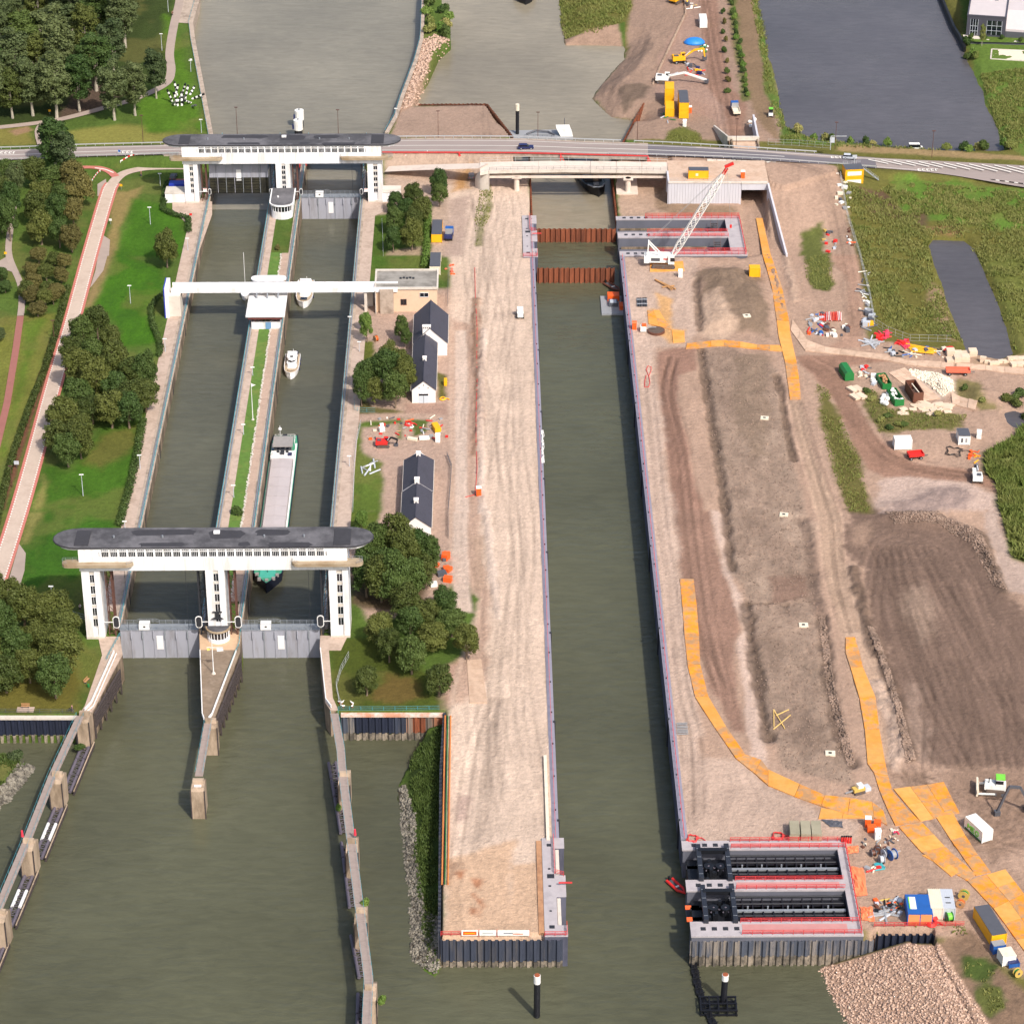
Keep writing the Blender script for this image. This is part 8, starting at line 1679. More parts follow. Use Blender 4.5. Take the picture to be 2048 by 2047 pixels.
for i,(r,c,x,y,h,l)in enumerate(((0,0,1222,380,6,'pale lamp post by the park path beside the woods'),(0,0,1270,90,6,'pale lamp post at the far bend of the park path'),(0,0,1135,1690,5.5,'pale lamp post on the lawn above the lone tree'),(0,0,1418,1890,4,'pale lamp post by the quay below the lone tree'),(0,0,1520,1000,4.5,'pale lamp post beside the canal bank'),(0,0,1210,1400,4,'pale lamp post beside the parking yard'),(1,0,985,355,5.5,'pale lamp post on the lawn facing the white bridge'),(1,0,627,1805,6,'pale lamp post on the lawn below the tree clump'),(1,0,1058,1605,4,'lamp with round head by the lower hedge'),(1,0,1248,722,4,'lamp with round head by the upper hedge'),(2,0,398,710,5.5,'pale lamp post beside the tall gate building'),(2,0,943,122,2,'short lamp by the quay behind the tall gate building'),(0,0,1440,540,4,'pale sign-like lamp post near the striped posts'),(1,1,708,500,5,'lamp post on the quay below the white bridge'),(1,1,780,720,3,'lamp post by the small garden trees'),(1,1,705,1585,3,'lamp post by the overgrown lawn'),(1,1,615,1440,3.5,'lamp post on the quay beside the barge stern'),(0,1,1057,900,5,'pale lamp post at the foot of the earth spit'),(1,0,1838,1345,3,'short lamp on the lock island near the flagpole'),(1,0,1764,1820,3.5,'short lamp on the lock island above the tall building'),(1,0,1175,1460,3,'short lamp on the quay beside the tree clump'),(1,0,1907,900,2.5,'short lamp on the lock island below the control house'))):lamp(l,G(T(r,c,x,y)),h,head='p_white')
for i,(r,c,x,y,l)in enumerate(((0,0,1080,1072,'red-brown road lamp on the dry lawn'),(0,1,622,1030,'red-brown road lamp behind the gate building roof'),(0,1,1375,1040,'red-brown road lamp before the earth platform'),(0,2,195,1050,'red-brown road lamp beside the work pontoon'),(0,2,945,1065,'red-brown road lamp at the east end of the road bridge'),(0,2,1690,1100,'red-brown road lamp above the far tunnel mouth'),(0,3,505,1125,'red-brown road lamp beside the sign gantry'),(0,3,1235,1190,'red-brown road lamp beside the parked van'),(0,0,1790,1010,'red-brown lamp over the canal behind the gate roof'))):
 X_=1931*c+x;bz_=along(.5,min(range(n),key=lambda i_:abs((along(.5,i_).x)-U(X_/TS,y/TS,4).x))).z
 if i<8 or True:lamp(l,U(X_/TS,y/TS,bz_),9.0,'rust_rail',1,'red-brown road lamps','rust_rail')
for(r,c,x,y,l)in((1,0,410,632,'red-brown pole beside the long hedge of the cycle road'),(1,0,92,1740,'red-brown pole with white box at the lower hedge')):lamp(l,G(T(r,c,x,y)),6,'rust_rail',1,'red-brown road lamps','rust_rail')
p=G(T(1,0,1908,1235));t=thing('flagpole','tall white flagpole with pennant on the narrow lock island','flagpole',p);MB().cyl(0,0,0,11,.12,8,.06).build('pole','white_paint',t);MB().add([(0,0,10.8),(1.2,.1,10.4),(0,0,9.8)],[(0,1,2)]).build('pennant','white_paint',t);MB().cyl(0,0,0,.3,.4,8).build('base','concrete_light',t)
p=G(T(1,0,128,1600));t=thing('info_sign','pale square information board beside the cycle road','sign',p);MB().box(-.6,.6,-.06,.06,1.2,2.2).build('board','p_silver',t);MB().cyl(0,.08,0,1.4,.06,6).build('post','p_dkgrey',t)
for(r,c,x,y,l,m)in((0,0,377,865,'small yellow and blue signpost at the edge of the woods','p_yellow'),(1,0,45*1,1931*0+10,'yellow marker beside the grey park path','p_yellow'),(0,0,905,1215,'blue cycle sign between road and cycle path','p_blue'),(0,0,835,1690,'white and orange sign beside the cycle road','p_white'),(0,0,915,1430,'yellow and blue marker on the lawn bend','p_yellow'),(0,0,1440,1650,'red lifebuoy post on the quay corner','p_red'),(0,0,1442,480,'white notice board by the canal lawn','p_white')):
 t=thing('sign_post',l,'sign',G(T(r,c,x,y)));MB().cyl(0,0,0,1.9,.05,6).build('post','p_grey',t);MB().box(-.4,.4,-.1,-.05,1.2,1.9).build('plate',m,t)
for(pts,l)in(([(910,1250),(980,1235),(1050,1218)],'red and white barrier along the road verge'),([(695,1370),(730,1320),(765,1288)],'red and white barrier at the cycle path bend')):
 q=[G(T(0,0,x,y))for x,y in pts];t=thing('barrier',l,'barrier',q[0],0,'red and white barriers');o=q[0];seg=resample(q,.9)
 for k in range(len(seg)-1):MB().bar(seg[k]-o+Vector((0,0,.6)),seg[k+1]-o+Vector((0,0,.6)),.12,.4).build('board','p_red' if k%2 else 'p_white',t)
 for p in(seg[0],seg[-1]):MB().bar(p-o,p-o+Vector((0,0,.6)),.1).build('post','p_white',t)
p=T(0,1,1120,1190,3.2);t=thing('barrier','red and white fence boards below the road bridge','barrier',p);
for k in range(8):MB().box(k*.9,k*.9+.88,-.05,.05,.3,.9).build('board','p_red' if k%2 else 'p_white',t)
MB().bar((0,0,0),(0,0,1.2),.12).build('post','p_red',t);MB().bar((7.2,0,0),(7.2,0,2.4),.2).build('post','p_white',t)
def bench(label,p,rz):
 t=thing('park_bench',label,'bench',p,rz,'park benches');
 for k in range(3):MB().box(-.95,.95,-.25+k*.18,-.1+k*.18,.42,.47).build('seat_slat','p_wood',t)
 for k in range(2):MB().box(-.95,.95,.3,.34,.6+k*.2,.74+k*.2).build('back_slat','p_wood',t)
 for x in(-.7,.7):MB().box(x-.06,x+.06,-.25,.3,0,.42).build('leg','p_dkgrey',t)
bench('wooden bench facing the near-black sheet-pile wall',G(T(2,0,192,1470),.02),0);bench('wooden bench beside the flared approach wall',G(T(2,0,655,1275),.02),1.2)
t=thing('bench_plinth','small paved slab under the waterside bench','paving',G(T(2,0,192,1485),.02));MB().box(-1.9,1.9,-1.0,1.0,-.1,.03).build('slab','quay_path',t)
t=thing('litter_bin','small green litter bin beside the quayside bench','litter bin',G(T(2,0,668,1318)));MB().cyl(0,0,.2,.9,.25,8).build('bin','p_green',t);MB().cyl(0,0,0,.25,.05,6).build('post','p_dkgrey',t)
def fence(label,pts,h=1.6,mat='galv',step=2.5,group=None,rails=(1,.5,.05),r=.035):
 q=[G(p)for p in pts];o=q[0];t=thing('fence',label,'fence',o,0,group);q=[p-o for p in q];mb=MB()
 for k in rails:
  for a,b in zip(q[:-1],q[1:]):mb.bar(a+Vector((0,0,h*k)),b+Vector((0,0,h*k)),r*1.4)
 mb.build('rails',mat,t)
 for p in resample(q,step):MB().bar(p,p+Vector((0,0,h)),r*2).build('post',mat,t)
fence('thin steel fence along the overgrown lawn by the right quay',g0(1,1,[(790,1270),(760,1400),(745,1560),(730,1931)]));fence('white mesh fence curving round the lawn of the round trees',g0(2,1,[(700,1090),(640,1200),(605,1320),(630,1440),(650,1475)]));fence('teal railing along the rusty sheet-pile cap',g0(2,1,[(620,1490),(1000,1490),(1385,1488)]),1.0,'teal_paint');fence('grey railing along the near-black sheet-pile cap',g0(2,0,[(-300,1505),(570,1512)]),1.0,'p_dkgrey');fence('steel fence between gate building and tree clump',g0(2,0,[(455,735),(560,780),(645,805)]),1.2)
fence('mesh fence between rough meadow and the works',g0(0,3,[(540,1420),(600,1650),(690,1931)])+g0(1,3,[(735,180),(770,330),(805,520),(900,580),(1060,640),(1380,650)]),2.0);fence('mesh fence beside the road embankment by the lake',g0(0,3,[(0,1095),(200,1100),(470,1120)]),2.0);fence('fence round the trees below the short gate building',g0(0,1,[(960,1931),(955,1760),(950,1680)]));fence('dark screen fence beside the skylit house',g0(1,1,[(1440,1510),(1475,1600),(1465,1750),(1450,1931)])+g0(2,1,[(1452,200)]),1.5,'p_dkgrey',1.5,rails=(1,.8,.6,.4,.2));fence('fence round the quay garden by the small trees',g0(1,1,[(1450,150),(1445,380)]),1.4,'p_dkgrey')
fence('green fence and grating beside the garden trees',g0(1,1,[(740,1080),(745,1170),(900,1175)]),1.2,'teal_paint')
p=U((5793+470)/TS,1130/TS,3.0);t=thing('sign_gantry','cantilever steel sign gantry beside the road','gantry',p);MB().bar((0,0,0),(0,0,4.6),.25).build('post','galv',t);MB().bar((0,0,4.6),(5,0,4.6),.2).build('beam','galv',t);MB().box(-.3,1.2,-.1,.0,2.4,4.2).build('sign_back','p_silver',t)
p=U((5793+650)/TS,1245/TS,2.2);t=thing('road_sign','grey direction sign by the yellow site office','sign',p);MB().bar((0,0,0),(0,0,3.4),.18).build('post','galv',t);MB().box(-.7,.7,-.1,.0,2.6,3.4).build('plate','p_silver',t)
for(x,yt,yb,l)in((330,860,930,'upper white-topped dolphin behind the gate roof'),(322,940,1005,'lower white-topped dolphin behind the gate roof')):
 b=T(0,1,x,yb+30,Z_CAN);t=thing('mooring_dolphin',l,'mooring pile',(b.x,b.y,-8),0,'white-topped dolphins in the canal');MB().cyl(0,0,0,6.5,1.3,12).build('pile','dolphin_dark',t);MB().cyl(0,0,6.5,9.8,1.5,12).build('white_drum','p_white',t);MB().cyl(0,0,9.8,10.3,.3,8).build('lamp','p_grey',t);MB().box(-1.9,-1.2,-.6,.6,6.8,8.2).build('ladder_box','p_navy',t)
b=T(0,2,180,1035,Z_CAN);t=thing('work_pontoon','grey work pontoon with white cabin behind the road bridge','pontoon',b,.05);MB().box(-9,12,-3,4,-.6,.9).build('deck','p_grey',t);MB().prismy([(8,.9),(12,.9),(11,3.6),(6.6,3.6)],-2,1.4).build('cabin','p_white',t);MB().cyl(-6,1,-3,9,.6,10).build('spud_pile','dolphin_dark',t);MB().cyl(-6,1,9,11.2,.66,10).build('white_cap','p_cream',t)
mb=MB();railing(mb,[(-4,-2.6,.9),(6,-2.6,.9)],1,1.5,.06);mb.build('railing','p_dkgrey',t);MB().tube([(-3,0,1.2),(0,1.5,1.8),(4,1,1.5),(6,-1,1.2)],.3,6).build('hose','p_dkgrey',t);MB().cyl(9.5,2.5,.9,5.5,.12,6).build('mast','p_dkgrey',t)
z0=.0;a=T(0,3,1492,268,z0);b=T(0,3,1785,288,z0);ab=heading(a,b);t=thing('office_building','dark grey office block with tall windows at the lake corner','building',a,ab);W_=(b-a).length
M('dark_clad',(70,70,82),.6,.08,.6);M('pale_roof',(196,188,190),.85,.05,.3);hh=7.2
MB().box(0,W_,0,60,0,hh).build('wall','dark_clad',t);MB().box(.4,W_-.4,.4,59,hh,hh+.15).build('roof','pale_roof',t)
for q in((-.1,W_+.1,-.1,.4),(-.1,.4,.4,60),(W_-.4,W_+.1,.4,60)):MB().box(*q,hh,hh+.5).build('parapet','dark_clad',t)
for x,w_,za,zb in((1.6,2.6,.3,6.2),(8.6,5.2,.8,6.0)):
 g=MB().box(x-w_/2+1,x+w_/2+1,-.06,.02,za,zb).build('window','glass_dark',t);mb=MB();
 for k in range(4):mb.box(x-w_/2+1+k*w_/3-.06,x-w_/2+1+k*w_/3+.06,-.12,-.06,za,zb)
 for zz in(za+1.6,za+3.4):mb.box(x-w_/2+1,x+w_/2+1,-.12,-.06,zz-.06,zz+.06)
 mb.build('frame','p_silver',g)
for k in range(5):MB().box(-.08,.02,4+k*6,8.5+k*6,.8,5.8).build('side_window','glass_dark',t)
MB().box(6,8,18,20.5,hh+.15,hh+.9).build('roof_unit','p_white',t);MB().box(9,10,17,18,hh+.15,hh+.6).build('roof_unit','p_grey',t)
MB().prismx([(1.0,0),(40,0),(40,7.0),(10,7.0),(1.0,3.0)],W_+.05,W_+60).build('hall','pale_roof',t);MB().box(W_+.1,W_+60,.6,1.0,0,2.2).build('hall_front','p_dkgrey',t)
sheet('terrace',[a+Vector((-1,-5.5,.06)),a+Vector((70,-10,.06)),a+Vector((70,2,.06)),a+Vector((-1,.5,.06))],'concrete_light');tg=thing('terrace_wall','dark low wall in front of the office terrace','wall',T(0,3,1500,330,0),-.06);MB().box(0,40,-.4,.2,-.8,.5).build('wall','p_dkgrey',tg);MB().box(-.2,40,-.5,.3,.5,.65).build('coping','p_black',tg)
t=thing('lake_wall','dark curved retaining wall between lake and office block','wall',T(0,3,1330,40,0));o=t.location;pl=[T(0,3,x,y,0)-o for x,y in((1290,-60),(1330,40),(1400,210),(1450,290),(1485,370))]
for u,v in zip(pl[:-1],pl[1:]):MB().bar(u+Vector((0,0,-.4)),v+Vector((0,0,-.4)),.8,2.6).build('wall_panel','p_black',t)
sheet('sand_court',[T(0,3,x,y,.1)for x,y in((1690,375),(2100,392),(2100,468),(1682,445))],M('court_sand',(216,204,186),.95,.08,1));tk=thing('court_kerb','white kerb round the pale sand court','kerb',T(0,3,1690,375,.1));o=tk.location;pl=[T(0,3,x,y,.1)-o for x,y in((2100,392),(1688,373),(1680,447),(2100,470))]
for u,v in zip(pl[:-1],pl[1:]):MB().bar(u,v,.5,.4).build('kerb_stone','concrete_light',tk)
def body_mesh():
 me=bpy.data.meshes.new('body');bm=bmesh.new();V=[(0,0,.95),(0,0,1.2),(0,0,1.42),(0,0,1.55),(0,-.02,1.68),(0,-.02,1.78),(.2,0,1.4),(.27,.02,1.12),(.28,-.08,.9),(-.2,0,1.4),(-.27,.02,1.12),(-.28,-.08,.9),(.1,0,.9),(.12,-.06,.5),(.12,.02,.08),(.12,-.14,.04),(-.1,0,.9),(-.12,.06,.5),(-.12,.12,.08),(-.12,-.04,.04)]
 R_=[.16,.15,.17,.06,.1,.08,.07,.055,.04,.07,.055,.04,.1,.07,.05,.04,.1,.07,.05,.04];E=[(0,1),(1,2),(2,3),(3,4),(4,5),(2,6),(6,7),(7,8),(2,9),(9,10),(10,11),(0,12),(12,13),(13,14),(14,15),(0,16),(16,17),(17,18),(18,19)]
 vv=[bm.verts.new(v)for v in V];[bm.edges.new((vv[a],vv[b]))for a,b in E];bm.to_mesh(me);bm.free()
 o=bpy.data.objects.new('tmp',me);COL.objects.link(o);o.modifiers.new('s','SKIN')
 for i,r in enumerate(R_):me.skin_vertices[0].data[i].radius=(r,r)
 me.skin_vertices[0].data[0].use_root=True
 dg=bpy.context.evaluated_depsgraph_get();out=bpy.data.meshes.new_from_object(o.evaluated_get(dg));bpy.data.objects.remove(o);return out
BODY=body_mesh()
def person(label,p,rz,top,legs):
 t=thing('person',label,'person',p,rz);link('body',BODY.copy(),M('skin',(200,150,125),.7,.05),t)
 MB().loft([[(x*r*.24,y*r*.16,z)for x,y in[(math.cos(k*.785),math.sin(k*.785))for k in range(8)]]for r,z in((1.0,.9),(.95,1.15),(1.15,1.38),(.5,1.5))]).build('jacket',top,t)
 for s_,dy in((.11,-.04),(-.11,.06)):MB().tube([(s_,0,.95),(s_*1.1,dy,.5),(s_*1.1,dy*1.5+.02,.1)],[.125,.1,.085],8).build('trouser_leg',legs,t)
 for s_ in(1,-1):MB().tube([(s_*.2,0,1.42),(s_*.28,.02,1.12),(s_*.29,-.07,.95)],[.09,.075,.06],7).build('sleeve',top,t)
 MB().sph(0,0,1.76,.115,8,6,.9).build('hair',M('hair_dark',(50,40,34),.8,.1),t)
person('person in a white top walking beside the tall gate building',G(T(2,0,605,735),.03),.6,'p_white','p_navy');person('person in dark clothes walking on the park path beside the canal',G(T(0,0,1302,118),.1),0,'p_black','p_dkgrey');person('person in dark clothes standing on the road bend by the lawn',G(T(0,0,1066,1330),.1),1.0,'p_black','p_navy');person('person in a navy jacket at the railing by the near-black piles',G(T(2,0,545,1500),.02),2.0,'p_navy','p_dkgrey')
def bicycle(label,p,rz):
 t=thing('bicycle',label,'bicycle',p,rz)
 for x in(-.52,.52):
  w_=MB().tube([(x+.33*math.cos(k*.524),0,.34+.33*math.sin(k*.524))for k in range(13)],.03,5,False).build('wheel','rubber',t)
 mb=MB();mb.bar((-.52,0,.34),(-.15,0,.85),.05);mb.bar((-.52,0,.34),(0,0,.3),.05);mb.bar((0,0,.3),(.4,0,.85),.05);mb.bar((0,0,.3),(-.15,0,.85),.05);mb.bar((-.12,0,.8),(.4,0,.85),.05);mb.bar((.4,0,.95),(.52,0,.34),.05);mb.build('frame','p_dkgrey',t);MB().bar((.38,-.28,1.0),(.38,.28,1.0),.04).build('handlebar','p_black',t);MB().box(-.28,-.05,-.07,.07,.88,.94).build('saddle','p_black',t);return t
bicycle('bicycle leaning under a rider on the red cycle path',G(T(0,0,78,1268),.12),2.9);pr=G(T(0,0,78,1268),.12);person('cyclist in dark clothes riding on the red cycle path',pr+Vector((0,0,.22)),1.3,'p_black','p_black');bicycle('bicycle parked at the railing by the near-black piles',G(T(2,0,530,1500),.02),.3)
for k,(x,y)in enumerate(((630,1440),(650,1445),(658,1472),(726,1448),(726,1472))):
 t=thing('white_bird','white bird standing on the lawn above the rusty piles','bird',G(T(2,1,x,y)),random.uniform(0,6),'white birds on the lawn');t.scale=(1.4,)*3
 ob=MB().loft([[(x_,r*math.cos(a),.42+dz+r*.8*math.sin(a))for a in[k_*1.047 for k_ in range(6)]]for x_,r,dz in((-.32,.03,.02),(-.15,.13,0),(.1,.14,.02),(.22,.07,.1),(.28,.06,.2),(.36,.05,.22),(.44,.015,.21))]).build('body','p_white',t)
 for y_ in(-.05,.05):MB().bar((.02,y_,0),(.0,y_,.36),.03).build('leg','p_orange',t)
# ================================================================== VEGETATION AND STONES
def leaf_mat(key,c1,c2,sc=.35):
 m=bpy.data.materials.new(key);m.use_nodes=True;MATS[key]=m;N=m.node_tree.nodes;L=m.node_tree.links;b=N['Principled BSDF']
 b.inputs['Roughness'].default_value=.65;b.inputs['Specular IOR Level'].default_value=.25
 tc=N.new('ShaderNodeTexCoord');n1=N.new('ShaderNodeTexNoise');n1 .inputs['Scale'].default_value=sc;n1 .inputs['Detail'].default_value=6;n1 .inputs['Roughness'].default_value=.8;L.new(tc.outputs['Object'],n1 .inputs['Vector'])
 oi=N.new('ShaderNodeObjectInfo');ad=N.new('ShaderNodeMath');ad.operation='MULTIPLY_ADD';ad.inputs[1].default_value=.5;L.new(oi.outputs['Random'],ad.inputs[0]);L.new(n1 .outputs['Fac'],ad.inputs[2])
 r=N.new('ShaderNodeMapRange');r.inputs[1].default_value=.45;r.inputs[2].default_value=1.05;L.new(ad.outputs[0],r.inputs[0])
 mx=N.new('ShaderNodeMix');mx.data_type='RGBA';L.new(r.outputs[0],mx.inputs['Factor']);mx.inputs['A'].default_value=C8(*c1,.93);mx.inputs['B'].default_value=C8(*c2,.93);L.new(mx.outputs['Result'],b.inputs['Base Color'])
 return m
leaf_mat('leaf_olive',(62,76,34),(96,102,48));leaf_mat('leaf_green',(54,78,36),(84,100,48));leaf_mat('leaf_poplar',(64,80,48),(98,108,66));leaf_mat('leaf_brown',(88,84,46),(112,106,58));leaf_mat('leaf_reed',(96,114,50),(158,150,94),.07);leaf_mat('leaf_bright',(82,112,46),(112,134,62))
M('bark',(120,104,88),.9,.2,1.5);M('bark_pale',(168,160,146),.9,.2,1.5)
def leaf_cloud(lobes,n,s0,s1,seed,flat=.8,core=True):
 """leaf cards scattered through the outer shell of several lobes"""
 R=np.random.default_rng(seed);w_=np.array([l[3]**2 for l in lobes]);w_=w_/w_.sum();li=R.choice(len(lobes),n,p=w_)
 Lb=np.array([l[:5]for l in lobes])[li];d=R.normal(size=(n,3));d/=np.linalg.norm(d,axis=1)[:,None]
 d[:,2]=np.where(d[:,2]<-.45,-d[:,2]*.5,d[:,2]);rr=Lb[:,3:4]*(1-.42*R.random((n,1))**2.0);c=Lb[:,:3]+d*rr*np.stack([np.ones(n),np.ones(n),Lb[:,4]],-1)
 c+=(R.random((n,3))-.5)*.35
 nm=d+R.normal(size=(n,3))*.45;nm/=np.linalg.norm(nm,axis=1)[:,None]
 t1=np.cross(nm,R.normal(size=(n,3)));t1/=np.linalg.norm(t1,axis=1)[:,None];t2=np.cross(nm,t1)
 s=(s0+(s1-s0)*R.random((n,1))**1.5);a=t1*s;b=t2*s*flat
 V=np.stack([c-a,c-b,c+a,c+b],1).reshape(-1,3);F=np.arange(4*n).reshape(-1,4)
 me=bpy.data.meshes.new('crown');me.vertices.add(4*n);me.vertices.foreach_set('co',V.astype(np.float32).ravel());me.loops.add(4*n);me.loops.foreach_set('vertex_index',F.ravel().astype(np.int32));me.polygons.add(n);me.polygons.foreach_set('loop_start',np.arange(0,4*n,4,dtype=np.int32));me.polygons.foreach_set('loop_total',np.full(n,4,np.int32));me.update(calc_edges=True)
 return me
def tree_meshes(kind,seed):
 r_=random.Random(seed)
 def shell(n_,cz,rx,rz_,r0,r1,zlo=-.75):
  out=[]
  while len(out)<n_:
   u=r_.uniform(zlo,1);a=r_.random()*6.283;q=math.sqrt(1-u*u);k=r_.uniform(.78,1.05);out.append((rx*q*math.cos(a)*k,rx*q*math.sin(a)*k,cz+rz_*u*k,r_.uniform(r0,r1),.85))
  return out
 if kind=='round':
  lobes=[(0,0,5.2,3.3,1.15)]+shell(34,5.2,3.1,3.6,.8,1.5)
  n,s0,s1=8600,.10,.30;th=2.2
 elif kind=='tall':
  lobes=[(0,0,12.5,3.4,2.2)]+shell(46,12.5,3.6,7.6,1.0,2.1,-.95)
  n,s0,s1=11000,.14,.44;th=5
 else:
  lobes=[(r_.uniform(-.9,.9),r_.uniform(-.9,.9),r_.uniform(.7,2.3),r_.uniform(.7,1.2),.9)for k in range(9)];n,s0,s1=1300,.14,.34;th=.5
 cr=leaf_cloud(lobes,n,s0,s1,seed);mb=MB()
 top=lobes[0][2];mb.tube([(0,0,-.3),(.1*r_.random(),.1,th*.5),(.15,0,th),(0,.1,top)],[.34,.26,.22,.1]if kind!='tall' else[.5,.4,.34,.15],7)
 for k in range(6 if kind!='shrub' else 3):
  l=lobes[1+k*2]if len(lobes)>1+k*2 else lobes[-1];mb.tube([(0,0,th*.8+k*.3*top/6),(l[0]*.5,l[1]*.5,l[2]-.6),(l[0],l[1],l[2])],[.14,.09,.05],5)
 return cr,mb.mesh('trunk')
PROTO={('round',i):tree_meshes('round',100+i)for i in range(4)};PROTO.update({('tall',i):tree_meshes('tall',200+i)for i in range(4)});PROTO.update({('shrub',i):tree_meshes('shrub',300+i)for i in range(3)})
for k_,(cr,tr_)in PROTO.items():
 cr.materials.append(MATS['leaf_olive']);tr_.materials.append(MATS['bark_pale' if k_[0]=='tall' else 'bark'])
CNT=[0]
def tree(kind,p,h,rad,label,group,leaf,name=None):
 CNT[0]+=1;i=CNT[0]%(4 if kind!='shrub' else 3);cr,tr_=PROTO[(kind,i)];H0,R0={'round':(10,4.4),'tall':(22,5.0),'shrub':(3.2,1.9)}[kind]
 if group and kind!='shrub' and ' tree' in label or 'poplar' in label or 'sapling' in label:label={'leaf_olive':'olive','leaf_green':'dark green','leaf_poplar':'grey-green','leaf_brown':'brownish','leaf_reed':'pale green','leaf_bright':'bright green'}[leaf]+(', large' if random.random()<.5 and not label.startswith(('tall','lone','slim'))else '')+' '+label
 h*=1.04 if ', large' in label else .92;rad*=.96 if ', large' in label else .86
 t=thing(name or('shrub' if kind=='shrub' else 'tree'),label,'shrub' if kind=='shrub' else 'tree',p,random.uniform(0,6.28),group);t.scale=(rad/R0*random.uniform(.86,1.14),rad/R0*random.uniform(.86,1.14),h/H0)
 link('trunk',tr_,None,t);c=link('crown',cr,None,t);c.material_slots[0].link='OBJECT';c.material_slots[0].material=MATS[leaf]
def grove(label,group,kind,r,c,pts,leafs,h,rad,z=None):
 for k,(x,y)in enumerate(pts):tree(kind,G(T(r,c,x+random.uniform(-9,9),y+random.uniform(-9,9))),h*random.uniform(.8,1.15),rad*random.uniform(.9,1.12),label,group,leafs[k%len(leafs)])
grove('tall poplar standing in the dense wood beside the park path','trees of the park wood','tall',0,0,[(430,885),(595,835),(250,870),(100,890),(-40,900),(720,690),(480,650),(300,640),(120,670),(-60,690),(860,560),(650,480),(410,440),(200,450),(0,460),(-160,560),(940,360),(760,290),(540,250),(310,240),(100,250),(-80,260),(900,160),(700,80),(480,60),(250,50),(40,60),(-120,40),(820,-60),(600,-130),(350,-140),(100,-130),(980,40),(950,-160),(-150,-140),(-260,300)],['leaf_poplar','leaf_green','leaf_poplar','leaf_olive'],24,7.2)
tree('tall',G(T(0,0,865,905)),24,5.8,'tall poplar with leaning pale trunk on the open grass','edge poplars','leaf_poplar');tree('tall',G(T(0,0,1020,870)),22,5.4,'tall poplar beside the bend of the park path','edge poplars','leaf_poplar');tree('tall',G(T(0,0,1180,740)),20,5.0,'tall poplar nearest the striped posts','edge poplars','leaf_poplar')
tree('tall',G(T(0,0,420,1290)),21,6.2,'tall dark tree standing between road and hedgerow','hedgerow trees','leaf_green');tree('tall',G(T(0,0,500,1330)),17,5.5,'leafy tree behind the red cycle path bend','hedgerow trees','leaf_poplar')
grove('round tree in the belt beside the cycle road','trees of the cycle road belt','round',0,0,[(260,1420),(400,1440),(560,1460),(310,1560),(480,1580),(610,1570),(290,1700),(430,1720),(560,1720),(310,1840),(450,1860),(540,1900)],['leaf_olive','leaf_green','leaf_brown'],12,4.8)
grove('brownish shrub in the belt beside the cycle road','shrubs of the cycle road belt','round',1,0,[(290,60),(400,70),(490,90),(250,160),(360,180),(460,200),(270,270),(370,290),(430,310),(250,370),(340,390),(280,450),(410,370),(210,330)],['leaf_brown','leaf_olive','leaf_brown'],6,3.2)
grove('dense tree west of the small grey park path','trees west of the park path','round',0,0,[(40,1420),(120,1480),(30,1580),(90,1640),(-40,1500),(20,1760),(80,1830),(-60,1700)],['leaf_green','leaf_poplar','leaf_olive'],13,4.8)
grove('shrub at the west edge by the park path fork','shrubs by the path fork','round',1,0,[(20,190),(-40,260),(45,270),(-10,640),(-40,700)],['leaf_green','leaf_poplar'],5,2.6)
tree('round',G(T(1,0,1262,85)),13.5,5.4,'lone dark round tree beside the curving hedge','lone lawn tree','leaf_olive')
grove('round tree in the big clump beside the empty lock chamber','trees of the lawn clump','round',1,0,[(750,640),(640,700),(840,760),(580,850),(720,900),(870,940),(1010,1010),(1110,1020),(600,1010),(730,1080),(870,1120),(1000,1180),(1110,1170),(590,1180),(700,1260),(840,1300),(985,1290),(480,1330),(610,1400),(515,1590),(620,1520),(450,1480)],['leaf_olive','leaf_green','leaf_olive'],11.5,5.0)
grove('round tree in the park corner below the tall gate building','trees of the park corner','round',2,0,[(230,1290),(420,1390),(480,1230),(60,1350),(130,1130),(320,1040),(500,1010),(20,1010),(200,880),(60,790),(-60,900),(-100,1200),(350,880),(-120,1020),(-60,700),(440,880),(-140,1400)],['leaf_olive','leaf_green','leaf_olive'],11,4.9)
grove('dark tree in the thick stand beside the tall gate building','trees beside the tall gate building','round',2,1,[(830,640),(940,680),(1060,700),(1170,650),(1270,560),(1000,540),(850,480),(1130,480),(1290,450),(920,390),(1060,400),(1200,400),(1000,600)],['leaf_green','leaf_olive','leaf_green'],12.5,4.8)
grove('round tree on the lawn above the rusty sheet piles','trees on the pile-wall lawn','round',2,1,[(830,1385),(1170,1225),(1375,1390),(1000,1130),(1170,960),(1330,1040),(1580,1110),(1430,770),(930,1000),(1140,830),(1480,940),(1290,880)],['leaf_olive','leaf_green','leaf_olive'],10,4.3)
grove('round tree in the yard beside the long dark-roofed house','trees beside the long house','round',1,1,[(800,1130),(900,1120),(1060,1140),(1130,1050),(980,1010),(1100,920),(850,1010),(1010,900)],['leaf_green','leaf_olive'],11,4.2)
for x,y,h_,r_,l in((838,650,10,2.5,'slim tree beside the wooden cable drum'),(1100,640,9,2.7,'slim tree against the back gable of the long house'),(1135,690,7,2.2,'small tree squeezed beside the long house wall'),(820,560,6,2.0,'small tree near the quay under the white bridge')):tree('round',G(T(1,1,x,y)),h_,r_,l,'small garden trees','leaf_bright' if x<1000 else 'leaf_green')
